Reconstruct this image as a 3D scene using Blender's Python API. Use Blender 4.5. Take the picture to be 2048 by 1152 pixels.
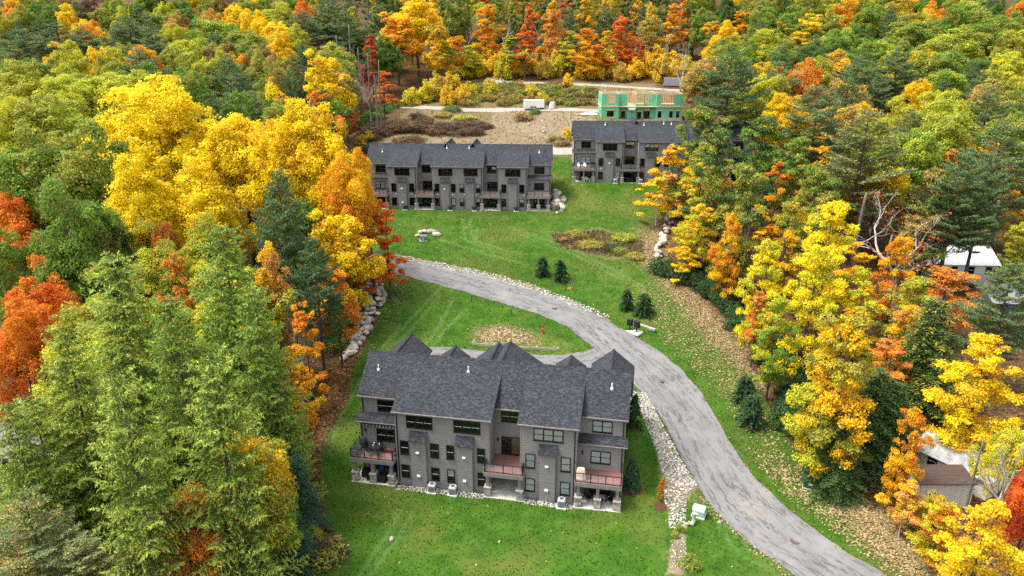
import bpy, bmesh, math, random
import numpy as np
from mathutils import Vector, Matrix

for o in list(bpy.data.objects): bpy.data.objects.remove(o)
scn = bpy.context.scene
COL = scn.collection

# ---------------------------------------------------------------- camera, sky, sun, exposure
cam_d = bpy.data.cameras.new("camera"); cam = bpy.data.objects.new("camera", cam_d); COL.objects.link(cam)
cam_d.sensor_width = 36.0; cam_d.lens = 36.0*1420.0/2048.0
cam_d.clip_start = 1.0; cam_d.clip_end = 3000
cam.location = (0, 0, 43.946); cam.rotation_euler = (math.radians(90-19.0866), 0, 0)
scn.camera = cam

SUN_EL, SUN_AZ = 62.0, 268.0                    # azimuth the light comes from, clockwise from +Y
world = bpy.data.worlds.new("World"); scn.world = world; world.use_nodes = True
wn = world.node_tree.nodes; wl = world.node_tree.links
for n in list(wn): wn.remove(n)
sky = wn.new("ShaderNodeTexSky"); sky.sky_type = 'NISHITA'; sky.sun_disc = False
sky.sun_elevation = math.radians(SUN_EL); sky.sun_rotation = math.radians(SUN_AZ)
sky.air_density = 1.6; sky.dust_density = 4.0; sky.ozone_density = .8
hs = wn.new("ShaderNodeHueSaturation"); hs.inputs['Saturation'].default_value = .35   # thin even cloud over the whole sky
bg = wn.new("ShaderNodeBackground"); bg.inputs['Strength'].default_value = .15
wo = wn.new("ShaderNodeOutputWorld")
wl.new(sky.outputs[0], hs.inputs['Color']); wl.new(hs.outputs[0], bg.inputs['Color']); wl.new(bg.outputs[0], wo.inputs['Surface'])
sun_d = bpy.data.lights.new("sun", 'SUN'); sun_d.energy = 1.8; sun_d.angle = math.radians(18); sun_d.color = (1, .95, .88)
sun = bpy.data.objects.new("sun", sun_d); COL.objects.link(sun)
_e, _a = math.radians(SUN_EL), math.radians(SUN_AZ)
sun.rotation_euler = Vector((math.sin(_a)*math.cos(_e), math.cos(_a)*math.cos(_e), math.sin(_e))).to_track_quat('Z', 'Y').to_euler()
vs = scn.view_settings
scn.display_settings.display_device = 'sRGB'
vs.view_transform = 'Standard'; vs.look = 'None'; vs.exposure = 1.25; vs.gamma = 1; vs.use_curve_mapping = False
cy = scn.cycles
cy.max_bounces = 7; cy.diffuse_bounces = 3; cy.glossy_bounces = 2; cy.transmission_bounces = 4; cy.transparent_max_bounces = 6
cy.use_denoising = False; cy.caustics_reflective = False; cy.caustics_refractive = False
cy.sample_clamp_indirect = 4.0

# ---------------------------------------------------------------- helpers
def R(d): return math.radians(d)
class MB:
    """collects faces (with optional uv) and links them as one mesh object"""
    def __init__(s): s.v = []; s.f = []; s.uv = []
    def poly(s, pts, uv=None):
        i = len(s.v); s.v.extend([tuple(p) for p in pts]); s.f.append(tuple(range(i, i+len(pts))))
        s.uv.append(uv)
    def quad(s, a, b, c, d, uv=None): s.poly((a, b, c, d), uv)
    def box(s, x0, y0, z0, x1, y1, z1):
        i = len(s.v)
        s.v += [(x0,y0,z0),(x1,y0,z0),(x1,y1,z0),(x0,y1,z0),(x0,y0,z1),(x1,y0,z1),(x1,y1,z1),(x0,y1,z1)]
        for q in ((0,3,2,1),(4,5,6,7),(0,1,5,4),(1,2,6,5),(2,3,7,6),(3,0,4,7)): s.f.append(tuple(i+k for k in q)); s.uv.append(None)
    def cbox(s, x0, y0, z0, x1, y1, z1, c):
        """box with chamfered vertical edges and a chamfered top"""
        i = len(s.v)
        def ring(z, e):
            return [(x0+c+e,y0+e,z),(x1-c-e,y0+e,z),(x1-e,y0+c+e,z),(x1-e,y1-c-e,z),(x1-c-e,y1-e,z),(x0+c+e,y1-e,z),(x0+e,y1-c-e,z),(x0+e,y0+c+e,z)]
        s.v += ring(z0, 0)+ring(z1-c, 0)+ring(z1, c)
        for a in (0, 8):
            for k in range(8): s.f.append((i+a+k, i+a+(k+1) % 8, i+a+8+(k+1) % 8, i+a+8+k)); s.uv.append(None)
        s.f.append(tuple(i+16+k for k in range(8))); s.uv.append(None)
        s.f.append(tuple(i+7-k for k in range(8))); s.uv.append(None)
    def tube(s, pts, rads, n=6, cap=True):
        """tapered tube through points"""
        pts = [Vector(p) for p in pts]; rings = []
        for k, p in enumerate(pts):
            t = (pts[min(k+1, len(pts)-1)]-pts[max(k-1, 0)])
            if t.length < 1e-6: t = Vector((0,0,1))
            t.normalize()
            a = t.cross(Vector((1,0,0)) if abs(t.x) < .8 else Vector((0,1,0))).normalized(); b = t.cross(a)
            i = len(s.v)
            for j in range(n):
                q = 2*math.pi*j/n
                s.v.append(tuple(p+(a*math.cos(q)+b*math.sin(q))*rads[k]))
            rings.append(i)
        for A, B in zip(rings, rings[1:]):
            for j in range(n): s.f.append((A+j, A+(j+1) % n, B+(j+1) % n, B+j)); s.uv.append(None)
        if cap:
            s.f.append(tuple(rings[-1]+j for j in range(n))); s.uv.append(None)
            s.f.append(tuple(rings[0]+n-1-j for j in range(n))); s.uv.append(None)
    def lathe(s, cx, cy_, prof, n=12):
        """prof: (radius, z) from bottom to top"""
        st = len(s.v)
        for r, z in prof:
            for j in range(n):
                q = 2*math.pi*j/n; s.v.append((cx+r*math.cos(q), cy_+r*math.sin(q), z))
        for k in range(len(prof)-1):
            for j in range(n): s.f.append((st+k*n+j, st+k*n+(j+1) % n, st+(k+1)*n+(j+1) % n, st+(k+1)*n+j)); s.uv.append(None)
        s.f.append(tuple(st+(len(prof)-1)*n+j for j in range(n))); s.uv.append(None)
        s.f.append(tuple(st+n-1-j for j in range(n))); s.uv.append(None)
    def mesh(s, name, mat=None, smooth=False):
        me = bpy.data.meshes.new(name); me.from_pydata(s.v, [], s.f)
        if any(u is not None for u in s.uv):
            lay = me.uv_layers.new(name="uv"); k = 0
            for f, u in zip(s.f, s.uv):
                for j in range(len(f)):
                    lay.data[k].uv = u[j] if u is not None else (0, 0); k += 1
        if mat: me.materials.append(mat)
        if smooth: me.polygons.foreach_set('use_smooth', [True]*len(me.polygons))
        me.update(); return me
    def build(s, name, mat=None, parent=None, smooth=False, **k): return link(name, s.mesh(name, mat, smooth), parent, **k)
def link(name, me, parent=None, loc=None, rz=None, **props):
    o = bpy.data.objects.new(name, me); COL.objects.link(o)
    if parent is not None: o.parent = parent
    if loc is not None: o.location = loc
    if rz is not None: o.rotation_euler = (0, 0, rz)
    for k, v in props.items(): o[k] = v
    return o
def empty(name, loc=(0,0,0), rz=0, **props):
    o = bpy.data.objects.new(name, None); COL.objects.link(o); o.location = loc; o.rotation_euler = (0, 0, rz); o.empty_display_size = .3
    for k, v in props.items(): o[k] = v
    return o
def copy_tree(o, parent=None):
    c = o.copy(); COL.objects.link(c)
    if parent is not None: c.parent = parent
    for ch in list(o.children): copy_tree(ch, c)
    return c
def fastmesh(name, V, nface, per, mat=None, attrs=None, smooth=False, idx=None):
    """mesh from numpy arrays: faces of `per` corners each"""
    V = np.asarray(V, np.float32).reshape(-1, 3)
    me = bpy.data.meshes.new(name)
    me.vertices.add(len(V)); me.vertices.foreach_set('co', V.ravel())
    me.loops.add(nface*per); me.loops.foreach_set('vertex_index', (np.arange(nface*per) if idx is None else np.asarray(idx).ravel()).astype(np.int32))
    me.polygons.add(nface); me.polygons.foreach_set('loop_start', (np.arange(nface)*per).astype(np.int32))
    if smooth: me.polygons.foreach_set('use_smooth', np.ones(nface, bool))
    for k, (dom, arr) in (attrs or {}).items():
        a = me.attributes.new(k, 'FLOAT', dom); a.data.foreach_set('value', np.asarray(arr, np.float32).ravel())
    if mat: me.materials.append(mat)
    me.update(); me.validate(); return me

# ---------------------------------------------------------------- terrain height
CH = 43.946                                   # height of the drone above the lawn behind the first building
BLD = {0: (-16.454, 65.208, 0.0, -0.18960), 1: (-28.991, 140.005, 12.519, -0.06115), 2: (13.042, 149.408, 16.002, -0.04669)}
def bl(k, u, v):
    X, Y, Z, a = BLD[k]
    return X + u*math.cos(a) - v*math.sin(a), Y + u*math.sin(a) + v*math.cos(a)
CTRL = []
def cp(x, y, z): CTRL.append((x, y, z))
for u in (-3, 3, 9, 15, 21, 27, 30): cp(*bl(0, u, -1.5), 0.0)
for u in (5, 10, 20, 24): cp(*bl(0, u, 1.0), 0.0)
for u in (-1, 7, 14, 21, 27): cp(*bl(0, u, 13), 2.9)
for v, z in ((4, .6), (8, 1.8)): cp(*bl(0, 29.5, v), z); cp(*bl(0, -1.5, v), z)
for u in (-2, 6, 12, 18, 24, 30, 37): cp(*bl(1, u, -1.5), 12.45); cp(*bl(1, u, 12), 15.3)
for u in (-1, 6, 12, 18, 24, 30, 37): cp(*bl(2, u, -1.5), 15.95); cp(*bl(2, u, 12), 18.7)
for p in ((-120,-10,-5),(-60,-10,-4),(0,-10,-4),(60,-10,-4),(120,-10,-4),(0,25,-2),(-90,40,-2),(-50,45,-1.6),(-30,55,-.4),(-9.9,51,-.6),(8,51,-.8),(33,51,-1.1),(55,50,-1),(90,50,-1),(130,50,-1),
  (29.3,52,-1.05),(22.4,65,.1),(20,83,2.15),(15.2,92.5,3.6),(7,100,5.4),(-1.9,106,6.7),(-20.5,115,8.2),(-40,124,9.6),
  (0,89,3.3),(-12,90,3.5),(4.5,94,4.2),(-8,100,5.3),(-20,100,5.0),(-21,88,3.3),(-28,90,2.6),(-29,106,5.2),(-38,85,1.8),(-50,70,.5),(-50,100,4.5),
  (-80,80,1),(-120,80,1),(-80,120,7),(-130,120,7),(-60,140,11),(-100,160,14),(-150,160,14),(-50,170,17),
  (28,75,1.0),(33,66,.2),(44,62,-.2),(60,70,.3),(25,90,3.2),(32,91,3.4),(20,105,5.9),(27,114,8.2),(10,120,8.9),(45,95,3.4),(60,100,3.6),(86,125,4.5),(120,90,2.5),(150,120,5),(60,130,8),
  (32,140,12.6),(45,165,17.5),(90,165,13),(130,165,12),(60,185,20.5),
  (-20,185,21),(10,180,21.5),(-5,200,23.4),(28,192,24.3),(40,195,24.6),(52,195,24.6),(8,208,25.7),(-20,208,25.4),(40,212,26.3),(-40,200,22.5),
  (0,232,28.2),(-8,250,30.9),(20,250,31.1),(50,250,31.2),(-40,240,28),(-90,220,24),(-150,220,23),(90,215,24),(140,215,22),(200,200,20),(-200,200,20),
  (0,280,36.5),(60,280,37),(-60,275,35.5),(120,280,38),(-120,280,36),(180,280,38),(-180,280,36),
  (0,330,51),(90,330,52),(-90,330,51),(190,330,52),(-190,330,51),(0,420,78),(160,420,78),(-160,420,78),(0,560,112),(240,560,112),(-240,560,112),(0,760,140),(320,760,140),(-320,760,140),
  (330,300,40),(-330,300,40),(320,100,4),(-320,100,2),(300,-10,-4),(-300,-10,-5)): cp(*p)
_C = np.array(CTRL)
def _phi(d2): return np.where(d2 > 1e-9, .5*d2*np.log(np.maximum(d2, 1e-9)), 0)
def _fit():
    P = _C[:, :2]/100; n = len(P)
    D = ((P[:, None]-P[None])**2).sum(-1)
    A = np.zeros((n+3, n+3)); A[:n, :n] = _phi(D)+np.eye(n)*2e-4
    A[:n, n] = 1; A[:n, n+1:] = P; A[n, :n] = 1; A[n+1:, :n] = P.T
    return P, np.linalg.solve(A, np.concatenate([_C[:, 2], [0, 0, 0]]))
_P, _W = _fit()
def height(x, y):
    x = np.asarray(x, float); sh = np.broadcast(x, y).shape
    Q = np.stack([np.broadcast_to(x, sh).ravel(), np.broadcast_to(np.asarray(y, float), sh).ravel()], 1)/100
    out = np.empty(len(Q))
    for i in range(0, len(Q), 20000):
        q = Q[i:i+20000]
        D = ((q[:, None]-_P[None])**2).sum(-1)
        out[i:i+20000] = _phi(D)@_W[:len(_P)]+_W[len(_P)]+q@_W[len(_P)+1:]
    return out.reshape(sh)
def gz(x, y): return float(height(x, y))

# ---------------------------------------------------------------- materials
class NT:
    def __init__(s, name):
        s.m = bpy.data.materials.new(name); s.m.use_nodes = True; s.t = s.m.node_tree; s.n = s.t.nodes; s.l = s.t.links
        s.b = s.n['Principled BSDF']; s.out = s.n['Material Output']
    def node(s, t, **kw):
        n = s.n.new(t)
        for k, v in kw.items(): setattr(n, k, v)
        return n
    def put(s, sock, v):
        if hasattr(v, 'default_value') or isinstance(v, bpy.types.NodeSocket): s.l.new(v, sock)
        elif isinstance(v, (tuple, list)) and len(v) == 3 and sock.type == 'RGBA': sock.default_value = (*v, 1)
        else: sock.default_value = v
    def mix(s, f, a, b, mode='MIX'):
        n = s.node('ShaderNodeMix', data_type='RGBA', blend_type=mode)
        s.put(n.inputs[0], f); s.put(n.inputs[6], a); s.put(n.inputs[7], b); return n.outputs[2]
    def math(s, op, a, b=0., c=0.):
        n = s.node('ShaderNodeMath', operation=op); s.put(n.inputs[0], a); s.put(n.inputs[1], b); s.put(n.inputs[2], c); return n.outputs[0]
    def noise(s, scale, vec=None, detail=3., rough=.55, out=0):
        n = s.node('ShaderNodeTexNoise'); n.inputs['Scale'].default_value = scale; n.inputs['Detail'].default_value = detail; n.inputs['Roughness'].default_value = rough
        if vec is not None: s.l.new(vec, n.inputs['Vector'])
        return n.outputs[out]
    def vor(s, scale, vec=None, out='Color', rnd=1.):
        n = s.node('ShaderNodeTexVoronoi'); n.inputs['Scale'].default_value = scale; n.inputs['Randomness'].default_value = rnd
        if vec is not None: s.l.new(vec, n.inputs['Vector'])
        return n.outputs[out]
    def ramp(s, f, stops, interp='LINEAR'):
        n = s.node('ShaderNodeValToRGB'); n.color_ramp.interpolation = interp; e = n.color_ramp.elements
        while len(e) < len(stops): e.new(.5)
        for k, (p, c) in zip(e, stops):
            k.position = p; k.color = (*c, 1) if isinstance(c, tuple) else (c, c, c, 1)
        s.l.new(f, n.inputs[0]); return n.outputs[0]
    def step(s, f, a, b):
        n = s.node('ShaderNodeMapRange', interpolation_type='SMOOTHSTEP'); s.put(n.inputs[0], f); s.put(n.inputs[1], a); s.put(n.inputs[2], b); return n.outputs[0]
    def attr(s, name, typ='GEOMETRY', out='Fac'):
        n = s.node('ShaderNodeAttribute', attribute_name=name, attribute_type=typ); return n.outputs[out]
    def obj(s): return s.node('ShaderNodeTexCoord').outputs['Object']
    def uv(s): return s.node('ShaderNodeTexCoord').outputs['UV']
    def pos(s): return s.node('ShaderNodeNewGeometry').outputs['Position']
    def scale(s, vec, xyz):
        n = s.node('ShaderNodeMapping'); n.inputs['Scale'].default_value = xyz; s.l.new(vec, n.inputs['Vector']); return n.outputs[0]
    def hsv(s, c, h=.5, sat=1., v=1.):
        n = s.node('ShaderNodeHueSaturation'); s.put(n.inputs['Hue'], h); s.put(n.inputs['Saturation'], sat); s.put(n.inputs['Value'], v); s.put(n.inputs['Color'], c); return n.outputs[0]
    def bump(s, h, strength=.3, dist=.05):
        n = s.node('ShaderNodeBump'); n.inputs['Strength'].default_value = strength; n.inputs['Distance'].default_value = dist
        s.l.new(h, n.inputs['Height']); s.l.new(n.outputs[0], s.b.inputs['Normal'])
    def set(s, col, rough=.8, spec=.3, metal=0.):
        s.put(s.b.inputs['Base Color'], col); s.put(s.b.inputs['Roughness'], rough); s.put(s.b.inputs['Metallic'], metal)
        s.b.inputs['Specular IOR Level'].default_value = spec; return s.m
def plain(name, col, rough=.7, spec=.3, metal=0., var=.18, scale=3.):
    m = NT(name); f = m.noise(scale, m.obj(), 4)
    lo = tuple(c*(1-var) for c in col); hi = tuple(min(1, c*(1+var)) for c in col)
    return m.set(m.ramp(f, [(.3, lo), (.7, hi)]), rough, spec, metal)
M = {}
def make_foliage(name, transl=.35, vr=(.72, 1.22)):
    m = NT(name)
    oi = m.node('ShaderNodeObjectInfo'); b = m.attr('tint_b', 'OBJECT', 'Color')
    cl = m.attr('clump'); rd = m.attr('rnd'); mb = m.attr('mix_b', 'OBJECT')
    f = m.math('ADD', m.math('MULTIPLY', cl, .75), m.math('MULTIPLY', rd, .25))
    f = m.step(m.math('ADD', f, m.math('SUBTRACT', mb, .5)), .36, .64)
    c = m.mix(f, oi.outputs['Color'], b)
    v = m.math('ADD', m.math('MULTIPLY', rd, vr[1]-vr[0]), vr[0])
    h = m.math('ADD', m.math('MULTIPLY', m.math('SUBTRACT', m.math('FRACT', m.math('MULTIPLY', rd, 17.3)), .5), .03), .5)
    q = m.math('FRACT', m.math('MULTIPLY', rd, 43.7)); c = m.mix(m.math('MULTIPLY', m.step(q, .90, .92), .45), c, (.13, .12, .03))   # some leaves still green or already brown
    v = m.math('MULTIPLY', v, m.math('ADD', .84, m.math('MULTIPLY', m.math('FRACT', m.math('MULTIPLY', cl, 7.7)), .3)))
    c = m.hsv(c, h, 1.0, v)
    m.set(c, .62, .25)
    t = m.node('ShaderNodeBsdfTranslucent'); m.l.new(c, t.inputs[0])
    x = m.node('ShaderNodeMixShader'); x.inputs[0].default_value = transl
    m.l.new(m.b.outputs[0], x.inputs[1]); m.l.new(t.outputs[0], x.inputs[2]); m.l.new(x.outputs[0], m.out.inputs[0])
    return m.m
M['leaf'] = make_foliage('leaf')
M['needle'] = make_foliage('needle', .22, (.6, 1.3))
def bark(name, a, b):
    m = NT(name); v = m.scale(m.obj(), (6, 6, .9)); f = m.noise(1.6, v, 5, .65)
    m.bump(f, .6, .06); return m.set(m.ramp(f, [(.3, a), (.72, b)]), .95, .1)
M['bark'] = bark('bark', (.035, .028, .022), (.14, .115, .095))
M['bark_mid'] = bark('bark_mid', (.07, .06, .05), (.26, .23, .20))
M['bark_grey'] = bark('bark_grey', (.20, .185, .165), (.58, .55, .50))

def ground_mat():
    m = NT('ground_cover'); P = m.pos()
    n_lo = m.noise(.09, P, 3); n_mid = m.noise(.55, P, 4); n_hi = m.noise(5., P, 5, .7); n_vh = m.noise(22., P, 2)
    # mown grass
    g = m.ramp(n_mid, [(.28, (.025, .072, .005)), (.50, (.041, .105, .008)), (.72, (.068, .135, .014))])
    g = m.mix(m.math('MULTIPLY', m.step(n_lo, .46, .66), .8), g, (.120, .140, .026))
    g = m.mix(m.math('MULTIPLY', m.step(m.noise(.045, P, 2), .5, .64), .55), g, (.022, .070, .005))
    g = m.mix(m.math('MULTIPLY', m.step(m.noise(.3, P, 5, .7), .57, .70), .55), g, (.125, .115, .04))
    g = m.mix(m.math('MULTIPLY', m.step(n_hi, .56, .75), .55), g, (.15, .165, .04))
    g = m.mix(m.math('MULTIPLY', m.step(n_vh, .5, .7), .3), g, (.025, .072, .005))
    tr = m.attr('track'); g = m.mix(m.math('MULTIPLY', tr, .33), g, (.14, .23, .07))
    # bare and dry patches
    dry = m.ramp(n_hi, [(.3, (.10, .085, .035)), (.55, (.19, .155, .07)), (.75, (.28, .235, .125))])
    dirt = m.ramp(m.noise(.8, P, 6, .7), [(.3, (.125, .095, .056)), (.55, (.215, .165, .10)), (.8, (.31, .25, .165))])
    dirt = m.mix(m.math('MULTIPLY', m.step(n_hi, .6, .75), .6), dirt, (.13, .10, .05))
    # fallen leaves over soil
    vc = m.vor(5.5, P); sep = m.node('ShaderNodeSeparateColor'); m.l.new(vc, sep.inputs[0])
    lit = m.ramp(sep.outputs[0], [(0, (.06, .038, .02)), (.35, (.125, .08, .042)), (.6, (.22, .145, .075)), (.85, (.32, .235, .13)), (1, (.45, .36, .22))])
    wood = m.ramp(sep.outputs[1], [(0, (.025, .018, .01)), (.5, (.07, .042, .02)), (.85, (.14, .075, .03)), (1, (.25, .13, .04))])
    def mask(name, soft=.12):
        a = m.math('ADD', m.attr(name), m.math('MULTIPLY', m.math('SUBTRACT', m.noise(1.7, P, 5, .7), .5), .9))
        return m.step(a, .5-soft, .5+soft)
    c = m.mix(mask('lawn', .08), wood, g)
    c = m.mix(m.math('MULTIPLY', mask('dry', .25), .85), c, dry)
    c = m.mix(mask('dirt', .15), c, dirt)
    lm = m.math('MULTIPLY', mask('litter', .3), m.step(m.math('ADD', sep.outputs[2], m.math('MULTIPLY', m.attr('litter'), .6)), .45, .7))
    c = m.mix(lm, c, lit)
    m.bump(m.math('ADD', n_hi, m.math('MULTIPLY', n_vh, .5)), .5, .12)
    return m.set(c, .95, .12)
M['ground'] = ground_mat()

def asphalt():
    m = NT('asphalt'); P = m.pos(); U = m.uv()
    f = m.noise(.35, P, 4); c = m.ramp(f, [(.3, (.130, .126, .124)), (.7, (.190, .184, .180))])
    sep = m.node('ShaderNodeSeparateXYZ'); m.l.new(U, sep.inputs[0])
    wheel = m.math('MULTIPLY', m.math('ADD', m.math('SINE', m.math('MULTIPLY', sep.outputs[0], 3.6)), 1.), .5)             # wheel paths along the road
    s1 = m.noise(.9, m.scale(U, (1.6, .16, 1)), 2, .5); s2 = m.noise(1.8, m.scale(U, (2.4, .5, 1)), 4, .65); s3 = m.noise(.12, P, 2)
    wear = m.math('MULTIPLY', m.step(m.math('ADD', s1, m.math('MULTIPLY', wheel, .10)), .50, .60), m.step(s2, .46, .54))
    c = m.mix(m.math('MULTIPLY', wear, m.step(s3, .30, .52)), c, (.050, .048, .048))                                    # dark patches where the surface has worn open
    c = m.mix(m.math('MULTIPLY', m.step(m.noise(.22, P, 3), .55, .7), .4), c, (.24, .228, .215))
    sv = m.node('ShaderNodeVectorMath', operation='DISTANCE'); m.l.new(P, sv.inputs[0]); sv.inputs[1].default_value = (24.0, 60.0, -.2)
    spill = m.step(m.math('ADD', sv.outputs['Value'], m.math('MULTIPLY', m.noise(.8, P, 5, .7), 6.)), 5.0, 3.4)
    c = m.mix(m.math('MULTIPLY', spill, .35), c, (.40, .345, .27))
    sp = m.noise(30, P, 2); c = m.mix(.25, c, m.ramp(sp, [(.35, (.1, .1, .1)), (.65, (.4, .4, .4))]))
    lf = m.vor(3.2, P); q = m.node('ShaderNodeSeparateColor'); m.l.new(lf, q.inputs[0])
    d = m.vor(3.2, P, 'Distance')
    lm = m.math('MULTIPLY', m.step(q.outputs[0], .9, .92), m.math('SUBTRACT', 1., m.step(d, .18, .3)))
    c = m.mix(m.math('MULTIPLY', lm, .7), c, (.28, .14, .06))
    cr = m.node('ShaderNodeTexVoronoi', feature='DISTANCE_TO_EDGE'); cr.inputs['Scale'].default_value = .21; wv = m.node('ShaderNodeVectorMath', operation='ADD'); m.l.new(P, wv.inputs[0]); wn_ = m.node('ShaderNodeVectorMath', operation='SCALE'); m.l.new(m.noise(.7, P, 5, .65, 1), wn_.inputs[0]); wn_.inputs[3].default_value = 4.5; m.l.new(wn_.outputs[0], wv.inputs[1]); m.l.new(wv.outputs[0], cr.inputs['Vector'])
    c = m.mix(m.math('MULTIPLY', m.math('SUBTRACT', 1., m.step(cr.outputs['Distance'], .005, .016)), .3), c, (.05, .05, .05))
    m.bump(sp, .3, .02); return m.set(c, .9, .2)
M['asphalt'] = asphalt()
M['stain'] = plain('rusty_iron', (.11, .065, .05), .8, .3, 0, .4, 20)
def gravelroad():
    m = NT('gravel_road'); P = m.pos(); f = m.noise(1.2, P, 6, .7)
    return m.set(m.ramp(f, [(.3, (.22, .20, .165)), (.7, (.37, .345, .31))]), .95, .1)
M['gravelroad'] = gravelroad()
def stone(name, stops, sc=1.3):
    m = NT(name); P = m.obj(); oi = m.node('ShaderNodeObjectInfo')
    r = m.attr('rnd'); r = m.math('FRACT', m.math('ADD', r, oi.outputs['Random']))
    f = m.math('ADD', m.math('MULTIPLY', m.noise(sc*2, P, 5, .65), .6), m.math('MULTIPLY', r, .42))
    m.bump(m.noise(9, P, 4), .5, .05); return m.set(m.ramp(f, stops), .9, .2)
M['boulder'] = stone('boulder_stone', [(.2, (.15, .13, .11)), (.45, (.36, .32, .265)), (.62, (.50, .45, .375)), (.85, (.66, .61, .54))])
M['gravel'] = stone('white_gravel', [(.2, (.15, .13, .105)), (.42, (.33, .295, .25)), (.6, (.50, .47, .43)), (.85, (.68, .66, .63))])
M['veneer'] = stone('stone_veneer', [(.2, (.17, .14, .12)), (.45, (.33, .285, .25)), (.65, (.47, .42, .375)), (.85, (.62, .58, .53))], 4)

def siding(name, col):
    m = NT(name); P = m.obj()
    f = m.noise(1.2, m.scale(P, (.5, .5, 6)), 4); g = m.noise(.35, P, 3)
    c = m.ramp(f, [(.3, tuple(x*.88 for x in col)), (.7, tuple(x*1.1 for x in col))])
    c = m.mix(m.math('MULTIPLY', m.step(g, .45, .75), .25), c, tuple(x*1.25 for x in col))
    return m.set(c, .75, .3)
M['siding'] = siding('grey_siding', (.225, .21, .203))
M['siding_far'] = siding('grey_panel', (.215, .208, .203))
def shingle(name='roof_shingle', dark=(.022, .0235, .029), lite=(.074, .078, .092)):
    m = NT(name); U = m.uv()
    b = m.node('ShaderNodeTexBrick'); m.l.new(U, b.inputs['Vector']); b.offset = .37; b.offset_frequency = 2; b.squash = 1.5; b.squash_frequency = 3
    b.inputs['Scale'].default_value = 1.; b.inputs['Brick Width'].default_value = .19; b.inputs['Row Height'].default_value = .14
    b.inputs['Mortar Size'].default_value = .006; b.inputs['Color1'].default_value = (0, 0, 0, 1); b.inputs['Color2'].default_value = (1, 1, 1, 1); b.inputs['Mortar'].default_value = (.15, .15, .15, 1); b.inputs['Bias'].default_value = 0.
    sep = m.node('ShaderNodeSeparateColor'); m.l.new(b.outputs[0], sep.inputs[0])
    n = m.noise(7.0, U, 3, .7)
    f = m.math('ADD', m.math('MULTIPLY', sep.outputs[0], .72), m.math('MULTIPLY', n, .3))
    c = m.ramp(f, [(.22, dark), (.62, tuple((a+b_)*.42 for a, b_ in zip(dark, lite))), (.98, lite)])
    c = m.mix(m.math('MULTIPLY', m.step(m.noise(.25, U, 3), .4, .75), .3), c, (.028, .03, .04))
    m.bump(m.math('ADD', b.outputs[1], f), .4, .02); return m.set(c, .9, .2)
M['shingle'] = shingle()
M['black'] = plain('black_trim', (.012, .012, .013), .5, .4)
M['trim'] = plain('grey_trim', (.215, .20, .19), .65, .3)
M['blacksoft'] = plain('black_fabric', (.014, .014, .016), .75, .3, 0, .4, 6)
M['charcoal'] = plain('charcoal_cover', (.05, .055, .062), .8, .2, 0, .3, 6)
M['white'] = plain('white_vinyl', (.78, .78, .76), .5, .4, 0, .06)
M['vent'] = plain('vent_grey', (.55, .55, .54), .5, .4, 0, .1)
M['room'] = plain('dark_room', (.012, .014, .012), .9, .1, 0, .6, 1.2)
M['roomwarm'] = plain('curtained_room', (.20, .15, .085), .9, .1, 0, .3, 2)
def blindm(name, col):
    m = NT(name); P = m.obj(); w = m.node('ShaderNodeTexWave', wave_type='BANDS', bands_direction='Z'); w.inputs['Scale'].default_value = 6.; m.l.new(P, w.inputs[0])
    return m.set(m.ramp(w.outputs['Fac'], [(0, tuple(c*.8 for c in col)), (.6, col)]), .7, .3)
M['blind'] = blindm('white_blind', (.80, .88, .89)); M['blindw'] = blindm('bright_blind', (.95, .96, .96))
def glass():
    m = NT('window_glass'); m.b.inputs['Base Color'].default_value = (1, 1, 1, 1)
    fr = m.node('ShaderNodeFresnel'); fr.inputs[0].default_value = 1.5
    tr = m.node('ShaderNodeBsdfTransparent'); tr.inputs[0].default_value = (.95, .97, .96, 1)
    gl = m.node('ShaderNodeBsdfGlossy'); gl.inputs['Roughness'].default_value = .03
    x = m.node('ShaderNodeMixShader'); m.l.new(m.math('ADD', fr.outputs[0], .03), x.inputs[0])
    m.l.new(tr.outputs[0], x.inputs[1]); m.l.new(gl.outputs[0], x.inputs[2]); m.l.new(x.outputs[0], m.out.inputs[0]); return m.m
M['glass'] = glass()
def boards(name, a, b, ax=1, w=7.):
    m = NT(name); P = m.obj(); sc = [1, 1, 1]
    f = m.noise(1.5, m.scale(P, (.6, 7, 3)), 4, .6); g = m.noise(.8, P, 3)
    c = m.ramp(f, [(.3, a), (.7, b)]); return m.set(m.mix(m.math('MULTIPLY', g, .3), c, tuple(x*.8 for x in a)), .7, .25)
M['deck'] = boards('red_brown_decking', (.195, .088, .072), (.29, .145, .12))
def concrete():
    m = NT('patio_concrete'); P = m.obj(); f = m.noise(.9, P, 6, .7); w = m.noise(.8, m.scale(P, (5, .35, 1)), 4)
    c = m.ramp(f, [(.3, (.46, .43, .37)), (.65, (.66, .63, .57))])
    return m.set(m.mix(m.math('MULTIPLY', m.step(w, .48, .7), .6), c, (.40, .33, .24)), .85, .2)
M['concrete'] = concrete()
M['pad'] = plain('pale_concrete', (.66, .63, .58), .85, .2, 0, .12)
M['cap'] = plain('stone_cap', (.36, .33, .31), .85, .2, 0, .15)
M['steel'] = plain('grey_steel', (.34, .35, .36), .5, .5, .2, .12)
M['steeldark'] = plain('dark_grille', (.07, .072, .075), .5, .4)
M['timber'] = boards('pale_timber', (.52, .37, .20), (.72, .56, .36))
M['greyboard'] = boards('weathered_board', (.30, .285, .26), (.5, .47, .43))
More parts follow.
